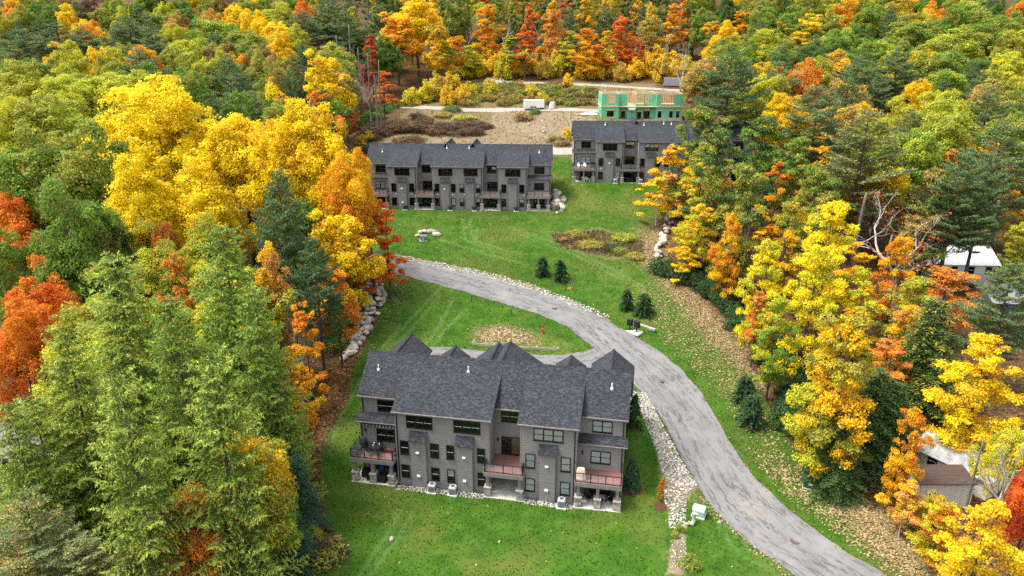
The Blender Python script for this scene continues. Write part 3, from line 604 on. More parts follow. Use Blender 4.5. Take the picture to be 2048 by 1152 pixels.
('T',8,-0.69,258.27,14,10.8,3.3,'olive','ygreen',0.45,'yellow olive tree left of the red orange tree'),
('T',2,29.99,255.73,11,9.8,4.6,'redor','orange',0.45,'low red orange tree behind the yellow thicket'),
('T',0,44.09,259.05,12,6.9,3.1,'redor','red',0.45,'small red tree behind the yellow thicket'),
('K',6,-15.3,257.95,11,9.9,4.2,'ygreen','olive',0.45,'low yellow green tree at the clearing corner'),
('K',6,32.97,260.78,15,7.9,3.9,'gold','olive',0.45,'golden tree left of the bright red orange tree'),
('T',0,70.0,261.58,18,11.9,4.5,'orange','gold',0.45,'orange tree right of the red maple in the far forest'),
('T',8,80.3,268.32,20,12.2,2.2,'gold','orange',0.45,'golden tree above the right woods pines'),
('T',0,99.02,252.89,22,15.3,1.9,'gold','yellow',0.45,'golden maple high on the right hillside'),
('T',3,90.44,255.99,19,11.6,0.2,'orange','olive',0.45,'orange olive tree high on the right hillside'),
('B',10,-4.34,276.43,21,9.1,5.6,'bare','bare',0.5,''),
('B',6,11.2,280.64,21,9.2,5.0,'bare','bare',0.5,''),
('B',0,21.57,284.58,21,9.3,2.5,'bare','bare',0.5,''),
('B',6,36.36,283.9,21,9.3,6.1,'bare','bare',0.5,''),
('B',3,54.62,263.4,21,8.6,5.7,'bare','bare',0.5,''),
('B',9,44.17,274.16,21,9.0,1.0,'bare','bare',0.5,''),
('B',1,-17.51,285.11,21,9.3,5.3,'bare','bare',0.5,''),
('B',8,47.61,207.88,21,6.9,2.6,'bare','bare',0.5,''),
('M',3,105.79,240.22,20,13.5,2.0,'green','lime',0.5,''),
('M',2,114.67,235.5,19,14.8,1.6,'green','lime',0.5,''),
('O',1,88.84,208.84,18,12.6,2.6,'tan','gold',0.5,''),
('O',11,72.26,189.2,16,17.9,0.3,'peach','orange',0.5,''),
('M',4,66.2,190.87,17,11.5,0.3,'ygreen','gold',0.5,''),
('M',0,100.95,180.43,19,9.8,0.7,'yellow','gold',0.5,''),
('O',6,136.0,252.88,20,20.0,1.9,'green','olive',0.5,''),
('O',4,140.36,239.33,20,19.0,1.0,'olive','lime',0.5,''),
('O',7,160.08,252.74,20,20.0,0.8,'olive','green',0.5,''),
('M',5,137.48,208.37,20,15.3,5.2,'yellow','lime',0.5,''),
('O',9,121.7,212.92,20,17.1,2.4,'green','olive',0.5,''),
('O',10,115.59,180.19,19,17.1,3.1,'tan','olive',0.5,''),
('O',11,117.16,198.55,18,14.7,3.8,'green','lime',0.5,''),
('O',0,141.41,278.58,20,16.4,5.9,'olive','gold',0.5,''),
('O',8,49.67,187.24,18,13.8,0.9,'olive','peach',0.5,''),
('O',7,47.91,187.41,17,11.3,1.4,'olive','tan',0.5,''),
('O',5,105.73,152.94,20,12.6,5.4,'green','olive',0.5,''),
('O',3,119.89,274.89,20,12.6,5.7,'orange','gold',0.5,''),
('O',5,167.28,282.55,20,18.5,5.9,'green','lime',0.5,''),
('O',4,150.43,274.78,20,12.6,3.3,'gold','orange',0.5,''),
('P',7,45.83,155.7,24,15.6,2.3,'pine','gpine',0.35,''),
('P',7,37.5,138.25,20,11.4,1.2,'pine','gpine',0.35,''),
('P',11,62.46,173.74,22,11.7,5.7,'gpine','pine',0.35,''),
('P',7,58.84,140.92,24,15.3,4.8,'gpine','pine',0.35,''),
('P',3,86.45,185.61,23,14.9,3.5,'gpine','pine',0.35,''),
('P',2,104.42,201.97,23,14.8,5.0,'gpine','pine',0.35,''),
('P',7,60.86,124.11,27,17.0,1.6,'opine','pine',0.35,''),
('P',8,75.15,164.67,22,12.2,3.4,'pine','gpine',0.35,''),
('P',5,86.93,127.99,26,15.0,5.7,'gpine','pine',0.35,''),
('P',2,104.71,160.69,24,10.9,0.7,'gpine','pine',0.35,''),
('P',3,71.32,112.75,24,11.8,3.9,'pine','gpine',0.35,''),
('K',11,35.64,135.8,22,10.7,1.2,'green','olive',0.5,''),
('K',3,34.55,120.18,22,10.0,5.3,'dgreen','olive',0.5,''),
('K',9,45.13,129.79,22,11.6,5.3,'dgreen','green',0.5,''),
('K',0,49.58,124.13,21,10.3,4.0,'green','olive',0.5,''),
('K',4,36.11,107.92,20,9.1,2.7,'dgreen','olive',0.5,''),
('K',5,49.35,114.22,20,9.6,0.1,'olive','green',0.5,''),
('M',2,75.95,136.81,22,13.2,3.1,'green','lime',0.5,''),
('O',3,90.18,150.13,21,12.4,2.3,'olive','lime',0.5,''),
('K',0,41.68,103.07,17,7.4,2.5,'olive','gold',0.5,''),
('K',8,68.87,114.44,21,9.7,0.5,'green','tan',0.5,''),
('P',0,76.72,114.34,24,9.6,5.8,'gpine','pine',0.5,''),
('T',3,45.97,122.29,17,6.0,3.3,'gold','orange',0.5,''),
('T',9,49.67,109.56,16,5.5,3.5,'gold','olive',0.5,''),
('T',1,36.94,123.34,15,5.2,5.3,'orange','gold',0.5,''),
('W',0,30.51,136.66,14.5,10.5,5.6,'peach','gold',0.5,'peach and gold young maple reaching in front of the far right row'),
('W',1,27.48,132.26,9.5,8.4,3.5,'gold','ygreen',0.5,'yellow leaning young tree with a pale stem by the boulder line'),
('K',5,33.52,125.43,15,8.8,3.4,'ygreen','gold',0.5,'yellow green tree right of the peach young maple'),
('K',8,30.16,112.13,12,8.0,5.3,'gold','ygreen',0.5,'golden green tree above the boulder line'),
('W',8,27.49,108.87,6.5,4.9,2.3,'gold','yellow',0.5,'small round golden tree rising from the evergreen shrubs'),
('K',2,32.57,102.89,15,5.5,5.7,'gold','orange',0.4,'golden slender tree between tall grey trunks'),
('K',0,33.31,88.69,17,6.8,0.2,'ygreen','yellow',0.5,'yellow green slender tree beside the right woods edge'),
('K',3,42.84,92.8,21,9.9,5.0,'yellow','ygreen',0.4,'bright yellow maple beside the broken tall trunk'),
('K',1,38.18,84.91,18,8.1,3.3,'ygreen','yellow',0.5,'yellow maple below the broken tall trunk'),
('K',0,31.92,79.66,14,6.0,3.9,'ygreen','green',0.5,'yellow green tree nearest the lawn beside the evergreen shrubs'),
('K',1,33.18,64.61,19,8.5,6.2,'gold','olive',0.45,'golden and green maple in the middle of the right woods'),
('K',3,31.62,64.69,15,7.0,1.4,'gold','ygreen',0.55,'yellow maple overhanging the evergreen shrubs'),
('T',5,32.12,86.81,11,4.5,2.6,'orange','peach',0.4,'small orange tree between dark trunks by the shrubs'),
('T',10,44.02,83.99,14,6.9,5.0,'gold','ygreen',0.5,'golden tree left of the big forked bare tree'),
('K',4,54.86,96.71,15,6.7,4.7,'orange','gold',0.5,'orange maple in front of the white roofed cottage'),
('K',10,61.69,95.45,11,9.9,3.3,'peach','orange',0.5,'peach leaved tree in front of the white roofed cottage'),
('K',1,48.73,81.47,12,6.1,4.9,'peach','gold',0.5,'peach gold maple right of the golden and green maple'),
('T',3,44.77,76.45,10,6.4,4.3,'peach','orange',0.5,'peach orange maple above the big hemlock'),
('H',0,38.33,67.23,11.8,10.7,5.5,'hemlock','dgreen',0.5,'large dark hemlock beside the lower road bend'),
('H',1,49.83,77.85,15,12.2,4.1,'hemlock','olive',0.4,'layered dark hemlock right of the big forked bare tree'),
('H',1,33.38,63.02,8.5,7.0,2.3,'hemlock','dgreen',0.5,'dark hemlock between the shrubs and the largest hemlock'),
('H',0,40.39,66.72,10.5,7.8,1.8,'dgreen','hemlock',0.5,'shaded hemlock behind the largest hemlock'),
('P',8,60.09,81.26,18,9.0,0.5,'gpine','pine',0.5,'pine at the right frame edge over the grey roof'),
('K',0,49.61,68.04,15,9.1,0.8,'gold','yellow',0.5,'golden yellow maple at the right frame edge'),
('K',8,38.3,59.51,12,4.0,0.3,'orange','gold',0.5,'orange slender maple right of the largest hemlock'),
('W',2,36.71,56.04,6.8,4.6,6.1,'gold','peach',0.5,'thin gold young tree with a pale stem on the leaf slope'),
('K',1,37.72,52.25,7.2,4.3,0.9,'orange','ygreen',0.45,'small rounded orange maple in front of the pale shed'),
('K',0,35.98,45.05,13,6.7,3.8,'gold','yellow',0.5,'golden maple at the lower right frame corner'),
('K',7,39.36,56.03,5.0,3.5,0.8,'gold','olive',0.5,'low golden tree against the front of the pale shed'),
('M',7,42.82,49.56,13,4.4,6.1,'redor','red',0.5,'red maple at the right frame edge above the golden corner maple'),
('M',10,46.28,57.19,12,4.6,3.3,'ygreen','yellow',0.4,'yellow green maple behind the dead forked trunk'),
('M',1,-25.43,45.75,12,7.2,1.1,'rust','orange',0.5,'rust orange tree at the bottom of the left woods'),
('O',0,-21.69,49.87,14,7.6,5.2,'olive','gold',0.5,'green tree hung with yellow vines near the lawn'),
('O',1,-20.65,50.84,10,6.3,5.4,'green','ygreen',0.4,'green vine covered tree at the lawn edge'),
('P',5,-34.78,42.93,15,7.8,6.1,'gpine','tan',0.35,'pine with tan tips at the lower left frame corner'),
('P',4,-30.87,41.58,12,7.1,1.4,'gpine','opine',0.5,'dark pine below the tan tipped pine'),
('H',1,-19.77,56.22,9,5.0,2.5,'bluesp','spruce',0.5,'dark blue green evergreen bush tree at the lawn edge'),
('H',0,-19.47,52.17,7,4.8,4.1,'spruce','bluesp',0.5,'dark evergreen below the blue green evergreen at the lawn edge'),
('U',10,-16.87,53.03,1.8,5.0,1.8,'dull','olive',0.5,'dull brown shrub mound on the lower left lawn edge'),
('U',7,-18.55,54.5,2.5,2.8,3.6,'olive','green',0.5,'olive shrub against the evergreens at the lower lawn'),
('U',11,-25.09,91.21,3.5,4.2,4.4,'dgreen','olive',0.5,'dark shrub mass under the golden maple by the boulder wall'),
('U',2,-24.61,97.28,3.0,3.3,4.7,'dgreen','dull',0.5,'dark twiggy shrub behind the boulder wall'),
('U',7,-24.56,73.11,2.5,3.5,5.2,'olive','dgreen',0.5,'olive shrub on the brown leaf litter by the lawn'),
('F',4,5.04,111.67,3.1,2.1,4.7,'spruce','spruce',0.5,'left small spruce of the upper lawn pair'),
('F',9,7.85,110.12,3.4,2.3,1.8,'spruce','spruce',0.5,'right small spruce of the upper lawn pair'),
('F',0,17.58,102.01,3.1,1.9,4.7,'spruce','spruce',0.5,'left small spruce of the pair above the mailboxes'),
('F',4,20.02,100.49,3.2,2.6,2.7,'spruce','spruce',0.5,'right plump spruce of the pair above the mailboxes'),
('F',5,28.9,79.1,3.6,2.5,1.1,'spruce','spruce',0.5,'upper spruce of the pair between road and shrubs'),
('F',8,28.36,74.47,4.0,2.6,0.1,'spruce','spruce',0.5,'lower spruce of the pair between road and shrubs'),
('F',10,12.28,62.44,3.6,1.5,3.9,'bluesp','spruce',0.5,'blue green conifer beside the right deck of the nearest row'),
('F',11,13.86,71.4,4.0,1.5,2.2,'hemlock','spruce',0.5,'dark narrow conifer at the end wall of the nearest row'),
('Z',7,-3.53,113.92,2.9,1.5,0.6,'bare','bare',0.5,'bare sapling alone on the upper lawn'),
('Z',11,9.29,107.42,3.0,1.8,3.1,'bare','bare',0.5,'bare sapling beside the upper lawn spruces'),
('Z',3,22.22,93.47,2.2,1.9,2.6,'bare','bare',0.5,'thin bare sapling right of the mailboxes'),
('W',0,15.08,60.89,2.6,1.3,2.0,'orange','rust',0.5,'tiny orange leaved sapling by the white stone swale'),
('G',4,24.75,112.32,2.6,4.8,3.6,'dgreen','spruce',0.5,''),
('G',4,26.56,111.79,2.6,5.0,3.4,'dgreen','spruce',0.5,''),
('G',10,27.59,109.98,2.6,4.9,3.3,'hemlock','spruce',0.5,''),
('G',11,29.47,108.86,2.6,4.9,6.2,'hemlock','spruce',0.5,''),
('G',2,30.68,106.43,2.6,4.8,5.7,'hemlock','spruce',0.5,''),
('G',4,31.98,104.62,2.6,4.7,1.9,'dgreen','spruce',0.5,''),
('G',2,32.92,102.25,2.6,4.8,5.5,'spruce','spruce',0.5,''),
('G',3,33.54,99.48,2.6,4.7,2.0,'hemlock','spruce',0.5,''),
('G',7,33.32,107.39,2.6,4.8,5.9,'spruce','spruce',0.5,''),
('G',8,33.32,96.05,2.6,4.4,0.4,'hemlock','spruce',0.5,''),
('G',9,34.49,95.05,2.6,4.8,2.0,'dgreen','spruce',0.5,''),
('G',4,34.76,103.84,2.6,4.7,5.9,'dgreen','spruce',0.5,''),
('G',6,35.06,86.82,3.0,4.7,4.2,'hemlock','spruce',0.5,''),
('G',9,35.12,84.0,3.0,4.6,4.4,'spruce','spruce',0.5,''),
('G',6,36.82,91.11,3.0,4.2,1.3,'hemlock','spruce',0.5,''),
('G',9,37.05,85.75,3.0,4.7,0.8,'hemlock','spruce',0.5,''),
('G',5,36.96,81.83,3.0,4.8,6.0,'dgreen','spruce',0.5,''),
('G',10,34.11,76.55,3.0,4.9,0.4,'spruce','spruce',0.5,''),
('G',6,32.49,74.53,3.0,4.2,1.1,'dgreen','spruce',0.5,''),
('G',2,33.54,72.55,3.0,4.7,2.7,'dgreen','spruce',0.5,''),
('G',11,33.61,69.7,3.0,4.5,5.1,'hemlock','spruce',0.5,''),
('G',2,33.67,67.02,3.0,4.4,4.3,'dgreen','spruce',0.5,''),
('G',6,35.54,79.67,3.0,5.0,6.3,'hemlock','spruce',0.5,''),
('G',3,35.67,73.52,3.0,4.7,4.9,'dgreen','spruce',0.5,''),
('G',5,35.38,91.0,3.0,3.5,2.7,'dgreen','spruce',0.5,''),
('G',4,35.33,64.52,3.0,3.7,5.7,'hemlock','spruce',0.5,''),
('G',11,33.98,62.59,3.0,3.1,2.0,'spruce','spruce',0.5,''),
('G',8,30.67,113.44,2.6,5.0,0.3,'dgreen','spruce',0.5,''),
('G',9,32.45,110.38,2.6,4.5,6.0,'spruce','spruce',0.5,''),
('U',9,39.13,56.19,1.6,3.8,5.5,'dgreen','hemlock',0.5,'dark low shrub under the small rounded orange maple'),
('U',1,9.22,125.47,1.1,4.6,4.1,'dull','tan',0.5,''),
('U',3,11.6,126.68,1.2,4.1,3.0,'olive','tan',0.5,''),
('U',8,16.92,121.08,1.2,3.5,1.3,'dgreen','dull',0.5,''),
('U',9,13.98,122.74,1.0,5.4,1.4,'olive','tan',0.5,''),
('U',11,20.66,125.61,1.0,5.5,0.4,'olive','lime',0.5,''),
('U',10,21.3,117.91,0.8,4.3,0.6,'olive','tan',0.5,''),
('U',6,18.99,120.01,1.0,3.5,3.0,'green','olive',0.5,''),
('U',9,16.09,56.67,0.8,1.1,5.6,'green','lime',0.5,'bright green weed clump in the bare strip below the swale'),
('U',3,15.44,55.85,0.7,0.9,5.9,'lime','green',0.5,'pale green weed clump in the bare strip below the swale'),
('U',1,16.09,52.47,0.8,2.3,3.2,'green','olive',0.5,'weed clump at the bottom of the bare strip'),
('U',6,-5.39,229.11,1.6,7.5,4.2,'dull','olive',0.5,''),
('U',5,-12.94,245.77,2.2,6.3,2.9,'dull','tan',0.5,''),
('U',5,-7.03,223.51,1.8,7.1,4.9,'brown','olive',0.5,''),
('U',1,10.74,240.34,2.0,9.1,4.4,'dull','olive',0.5,''),
('U',10,0.58,244.93,2.1,5.8,6.2,'dull','olive',0.5,''),
('U',5,-12.6,221.49,2.2,5.8,5.3,'dull','olive',0.5,''),
('U',2,12.68,216.37,2.1,8.5,4.3,'brown','olive',0.5,''),
('U',10,13.59,226.37,2.4,5.3,3.7,'dgreen','olive',0.5,''),
('U',1,-11.44,241.97,1.5,9.7,1.1,'brown','olive',0.5,''),
('U',11,14.94,216.89,1.7,8.2,3.0,'dull','olive',0.5,''),
('U',4,-0.97,227.67,1.9,8.9,2.8,'olive','dull',0.5,''),
('U',4,17.45,212.34,2.0,5.1,1.0,'dgreen','olive',0.5,''),
('U',11,21.63,214.94,1.9,7.6,1.3,'dull','tan',0.5,''),
('U',2,-4.47,241.89,1.8,8.1,2.6,'brown','olive',0.5,''),
('U',10,-10.85,220.86,1.7,5.2,1.1,'dgreen','olive',0.5,''),
('U',10,2.03,232.98,1.3,7.6,3.9,'olive','dull',0.5,''),
('U',10,0.07,227.57,1.9,8.9,2.1,'dgreen','olive',0.5,''),
('U',6,-2.74,243.21,1.9,5.1,6.2,'dull','tan',0.5,''),
('U',2,-2.3,216.27,2.3,6.1,4.3,'brown','olive',0.5,''),
('U',0,19.52,232.26,2.2,8.0,3.2,'olive','dull',0.5,''),
('U',3,5.18,232.14,2.1,5.9,2.7,'dgreen','olive',0.5,''),
('U',7,2.48,237.69,1.6,6.5,2.5,'brown','olive',0.5,''),
('U',9,24.37,234.38,1.7,7.6,1.3,'dull','tan',0.5,''),
('U',7,-12.2,226.48,1.8,7.8,6.0,'dgreen','olive',0.5,''),
('U',7,9.36,236.49,1.8,7.7,5.7,'olive','dull',0.5,''),
('U',2,23.6,236.44,1.7,7.7,4.1,'dgreen','olive',0.5,''),
('U',0,-8.11,240.26,2.1,9.0,4.1,'dgreen','olive',0.5,''),
('U',10,-3.02,234.38,2.1,4.9,0.9,'dull','olive',0.5,''),
('U',9,12.58,240.81,1.8,8.1,3.4,'dgreen','olive',0.5,''),
('U',7,12.09,237.96,2.2,9.5,1.0,'olive','dull',0.5,''),
('U',3,-1.51,225.54,2.3,6.7,2.0,'dull','tan',0.5,''),
('U',5,16.98,243.57,2.3,6.5,3.7,'dull','olive',0.5,''),
('U',1,-7.77,237.46,2.2,8.0,1.1,'dull','olive',0.5,''),
('U',3,-1.26,241.63,1.6,8.8,1.5,'dgreen','olive',0.5,''),
('U',5,-13.75,216.47,2.3,8.8,4.6,'brown','olive',0.5,''),
('U',5,14.11,243.78,1.7,8.7,3.0,'dull','olive',0.5,''),
('U',4,22.72,226.98,2.3,8.6,5.6,'dull','olive',0.5,''),
('U',3,-9.36,191.85,1.5,5.4,1.0,'dull','plum',0.5,''),
('U',11,-14.03,186.85,1.5,7.5,0.6,'dull','plum',0.5,''),
('U',6,-25.68,193.17,1.7,5.7,5.9,'dull','plum',0.5,''),
('U',4,-23.2,190.66,1.3,6.7,3.8,'dull','plum',0.5,''),
('U',3,-35.56,184.72,1.4,5.5,4.4,'dull','plum',0.5,''),
('U',8,-9.07,186.15,2.0,5.3,3.5,'dull','plum',0.5,''),
('U',2,-32.02,193.45,2.1,5.7,0.9,'dull','plum',0.5,''),
('U',8,-31.16,191.43,2.1,5.6,6.1,'dull','plum',0.5,''),
('U',11,-10.61,186.97,1.8,6.2,3.1,'dull','plum',0.5,''),
('U',5,-15.64,190.2,1.9,6.6,5.7,'dull','plum',0.5,''),
('U',2,-36.93,192.13,2.0,7.6,0.9,'dull','plum',0.5,''),
('U',8,-15.26,192.72,1.3,6.6,1.7,'dull','plum',0.5,''),
('U',7,-36.61,187.31,1.8,6.5,3.4,'dull','plum',0.5,''),
('U',6,-34.13,194.57,1.6,6.4,1.6,'dull','plum',0.5,''),
('U',9,-29.19,191.16,2.2,6.4,5.4,'dull','plum',0.5,''),
('U',8,-35.21,195.7,2.0,7.6,1.6,'dull','plum',0.5,''),
('Y',11,2.88,244.22,2.7,4.0,0.5,'thicket','tan',0.6,''),
('Y',3,6.94,231.0,3.0,3.8,1.0,'thicket','tan',0.6,''),
('Y',7,-22.91,223.49,2.1,3.7,1.7,'thicket','tan',0.6,''),
('Y',7,5.65,224.99,2.5,3.7,6.0,'thicket','tan',0.6,''),
('Y',0,22.23,233.14,2.0,3.8,5.5,'thicket','tan',0.6,''),
('Y',3,-15.31,239.57,2.9,3.9,4.2,'thicket','tan',0.6,''),
('Y',6,15.09,238.79,2.2,3.9,2.7,'thicket','tan',0.6,''),
('Y',8,-25.3,240.0,3.6,3.9,0.3,'thicket','tan',0.6,''),
('Y',11,2.26,222.31,2.2,3.6,5.2,'thicket','tan',0.6,''),
('Y',6,8.55,219.56,3.2,3.6,0.8,'thicket','tan',0.6,''),
('Y',8,16.93,230.31,2.6,3.8,1.3,'thicket','tan',0.6,''),
('Y',10,-21.03,239.24,2.9,3.9,2.7,'thicket','tan',0.6,''),
('U',7,-37.3,185.8,2.2,6.5,5.4,'dull','brown',0.5,''),
('U',10,-33.88,188.61,2.2,7.8,1.1,'dull','plum',0.5,''),
('U',0,-29.66,191.32,2.4,9.3,0.4,'dull','brown',0.5,''),
('U',1,-24.27,190.52,2.2,9.2,5.7,'dull','plum',0.5,''),
('U',8,-20.02,187.54,2.0,7.8,0.1,'dull','brown',0.5,''),
('U',9,-16.46,191.9,2.2,9.3,4.6,'dull','plum',0.5,''),
('U',10,-11.31,194.91,2.0,9.4,0.9,'dull','brown',0.5,''),
('U',4,-7.87,192.96,1.6,8.0,1.9,'dull','plum',0.5,''),
('U',5,-23.6,196.55,2,6.8,1.3,'dull','brown',0.5,''),
('U',11,-25.66,180.75,1.8,8.8,2.8,'dull','brown',0.5,''),
('U',0,-34.27,175.91,1.8,7.4,5.8,'plum','dull',0.5,''),
('U',5,-26.2,201.37,2,5.5,5.3,'dull','brown',0.5,''),
('U',7,-17.0,208.3,1.8,5.7,3.4,'green','dgreen',0.5,''),
('U',5,6.45,204.02,1.6,3.9,0.6,'dgreen','green',0.5,''),
('U',10,3.29,198.93,2.2,6.9,1.1,'tan','brown',0.5,''),
('U',4,-13.02,201.26,1.2,8.3,1.9,'olive','lime',0.5,''),
('U',2,-19.43,203.33,1.2,7.0,5.0,'olive','tan',0.5,''),
('U',2,-38.48,212.36,2.5,8.7,5.8,'dgreen','green',0.5,''),
('U',7,-39.26,204.29,2.5,8.4,0.2,'green','dgreen',0.5,''),
('U',3,-35.66,217.84,2.5,7.5,2.1,'dgreen','green',0.5,''),
('U',8,-40.04,197.07,2.5,6.8,6.0,'green','dgreen',0.5,''),
('U',2,-5.2,224.04,2,9.2,0.9,'dull','tan',0.5,''),
('U',4,-0.6,219.94,2,9.0,0.5,'olive','dull',0.5,''),
('U',7,11.95,230.76,2.2,11.0,1.7,'dgreen','olive',0.5,''),
('U',0,16.35,226.2,2,9.3,5.6,'dull','olive',0.5,''),
('U',6,-10.44,239.97,2,11.4,1.7,'green','olive',0.5,''),
('U',5,20.22,217.61,1.6,7.4,4.5,'dull','tan',0.5,''),
('U',4,-2.28,239.61,1.6,9.8,0.7,'olive','dull',0.5,''),
('U',6,23.25,234.09,2,9.6,4.1,'olive','dgreen',0.5,''),
('U',10,12.18,173.07,1.6,4.8,1.1,'dull','tan',0.5,''),
('U',9,10.57,176.7,1.4,4.9,3.7,'olive','dull',0.5,''),
('Y',6,-30.43,217.94,6.5,8.2,4.7,'thicket','ygreen',0.45,''),
('Y',2,-26.41,222.06,7.8,9.1,5.5,'thicket','ygreen',0.45,''),
('Y',4,-22.13,225.16,7.8,9.2,2.7,'thicket','tan',0.45,''),
('Y',10,-19.09,216.27,6.5,7.1,6.2,'thicket','gold',0.45,''),
('Y',6,-14.89,220.06,6.5,7.9,2.6,'thicket','thicket',0.45,''),
('Y',9,-13.07,228.26,5.9,7.5,6.0,'thicket','thicket',0.45,''),
('Y',5,-24.98,238.42,7.8,7.8,5.7,'thicket','ygreen',0.45,''),
('Y',6,-19.5,241.14,7.2,9.8,6.3,'thicket','thicket',0.45,''),
('Y',6,13.66,177.12,3.9,3.5,0.7,'thicket','thicket',0.45,''),
('Y',2,-36.31,183.85,3.2,4.6,1.7,'thicket','thicket',0.45,''),
('Y',3,-38.3,180.84,3.2,4.5,4.4,'thicket','tan',0.45,''),
('Y',1,-6.96,232.15,5.9,7.6,5.6,'thicket','ygreen',0.45,''),
('Y',8,6.46,231.39,4.5,6.8,1.6,'thicket','ygreen',0.45,''),
('Y',10,18.25,242.23,5.2,5.9,4.8,'thicket','gold',0.45,''),
('Y',11,9.11,218.61,3.9,5.4,3.0,'thicket','ygreen',0.45,''),
('Y',2,-16.34,257.06,7.3,9.2,0.0,'thicket','ygreen',0.45,''),
('Y',3,-11.93,259.68,8.5,9.3,0.5,'thicket','ygreen',0.45,''),
('Y',8,-7.44,262.52,9.6,9.4,0.0,'thicket','gold',0.45,''),
('Y',0,-2.77,256.08,10.8,9.1,1.4,'thicket','ygreen',0.45,''),
('Y',2,1.75,259.11,7.3,9.2,5.9,'thicket','gold',0.45,''),
('Y',2,6.37,262.12,8.5,9.3,4.3,'thicket','tan',0.45,''),
('Y',11,10.72,255.74,9.6,9.1,5.4,'thicket','tan',0.45,''),
('Y',3,15.38,258.7,10.8,9.2,5.8,'thicket','ygreen',0.45,''),
('Y',4,20.14,261.63,7.3,9.3,2.5,'thicket','tan',0.45,''),
('Y',9,24.17,255.28,8.5,9.1,4.4,'thicket','gold',0.45,''),
('Y',5,28.56,254.39,9.6,9.1,4.1,'thicket','gold',0.45,''),
('Y',8,33.4,257.39,10.8,9.2,4.3,'thicket','thicket',0.45,''),
('Y',7,37.06,251.11,7.3,9.0,0.6,'thicket','tan',0.45,''),
('Y',8,41.95,254.15,8.5,9.1,5.6,'thicket','gold',0.45,''),
('Y',10,46.93,257.21,9.6,9.2,1.0,'thicket','gold',0.45,''),
('Y',6,50.3,251.01,10.8,9.0,2.8,'thicket','tan',0.45,''),
('Y',10,55.35,254.12,7.3,9.1,4.3,'thicket','thicket',0.45,''),
('Y',7,60.49,257.19,8.5,9.2,4.7,'thicket','ygreen',0.45,''),
('Y',10,-14.31,268.78,8.5,11.3,5.2,'thicket','ygreen',0.45,''),
('Y',6,-8.21,270.91,9.5,11.4,2.0,'thicket','thicket',0.45,''),
('Y',11,-1.99,268.56,10.5,11.3,1.9,'thicket','gold',0.45,''),
('Y',0,4.19,270.71,8.5,11.4,4.6,'thicket','ygreen',0.45,''),
('Y',7,10.3,268.18,9.5,11.3,0.3,'thicket','tan',0.45,''),
('Y',11,16.56,270.18,10.5,11.4,5.5,'thicket','ygreen',0.45,''),
('Y',10,22.55,267.67,8.5,11.3,2.0,'thicket','gold',0.45,''),
('Y',8,28.88,269.7,9.5,11.3,2.5,'thicket','thicket',0.45,''),
('Y',9,34.77,267.3,10.5,11.2,2.0,'thicket','thicket',0.45,''),
('Y',1,41.19,269.43,8.5,11.3,4.5,'thicket','ygreen',0.45,''),
('Y',5,46.98,267.11,9.5,11.2,1.1,'thicket','tan',0.45,''),
('Y',3,53.49,269.26,10.5,11.3,0.9,'thicket','gold',0.45,''),
('Y',6,59.18,266.91,8.5,11.2,0.4,'thicket','gold',0.45,''),
('N',2,34.74,108.24,12,1.2,0.8,'bare','bare',0.5,'dark trunk behind the orange slender tree'),
('N',2,40.52,102.17,12,1.2,3.9,'bare','bare',0.5,'dark trunk left of the bright yellow maple'),
('N',2,41.11,96.25,11,1.1,6.2,'bare','bare',0.5,'shaded trunk under the bright yellow maple'),
('N',1,34.15,122.67,15,1.4,0.0,'bare','bare',0.5,'tall brown pine trunk above the boulder line'),
('N',0,57.95,104.83,12,1.2,2.9,'bare','bare',0.5,'thin leaning trunk left of the big forked tree'),
('N',0,58.7,116.27,15,1.7,2.2,'bare','bare',0.5,'tall broken trunk rising in front of the bright yellow maple'),
('N',1,36.64,106.67,14,1.2,1.9,'bare','bare',0.5,'tall grey trunk between the slender golden trees by the shrubs'),
('N',2,40.39,90.09,11,1.2,2.2,'bare','bare',0.5,'dark trunk standing behind the evergreen shrubs'),
('N',1,84.58,121.53,14,1.7,0.7,'bare','bare',0.5,'tall grey pine trunk beside the white roofed cottage'),
('N',0,43.36,57.08,10,0.6,2.7,'bare','bare',0.5,'thin straight trunk beside the pale leaf strewn roof'),
('R',0,60.5,104.79,20,18.6,1.7,'red','redor',0.5,'big forked grey bare tree with a red vine in the right woods'),
('B',1,70.99,110.05,18,16.5,0.4,'bare','bare',0.5,'wide grey bare tree leaning right of the forked bare tree'),
('B',2,44.04,54.84,14,4.8,0.8,'bare','bare',0.5,'dead forked trunk beside the leaf strewn outbuilding roof'),
('B',2,-25.83,79.4,13,3.6,5.8,'bare','bare',0.5,'leaning dead trunk at the edge of the larch stand'),
('M',8,-45.55,141.14,20.4,10.8,4.5,'ygreen','olive',0.69,''),
('T',0,-60.15,330.19,23.5,8.4,6.2,'dgreen','green',0.61,''),
('O',7,-49.37,216.24,18.0,12.6,5.1,'green','olive',0.68,''),
('T',5,49.14,322.01,23.7,6.9,4.6,'orange','gold',0.3,''),
('O',7,68.85,177.68,20.9,10.7,1.4,'orange','peach',0.37,''),
('M',0,75.34,148.22,17.2,11.6,0.7,'olive','ygreen',0.53,''),
('T',9,61.27,292.17,18.2,7.3,6.2,'dgreen','green',0.4,''),
('T',4,6.14,300.8,20.1,8.3,4.3,'dgreen','green',0.56,''),
('P',7,-98.98,252.03,17.6,9.8,4.5,'pine','gpine',0.56,''),
('K',8,-28.48,301.08,22.8,7.1,0.9,'olive','ygreen',0.32,''),
('O',6,-21.11,321.21,22.6,10.9,5.0,'dgreen','olive',0.53,''),
('O',4,-56.39,225.35,17.4,12.0,3.4,'olive','ygreen',0.56,''),
('P',6,-48.92,282.48,19.5,10.0,0.6,'pine','gpine',0.7,''),
('O',1,-69.21,240.62,20.3,12.9,1.3,'olive','ygreen',0.52,''),
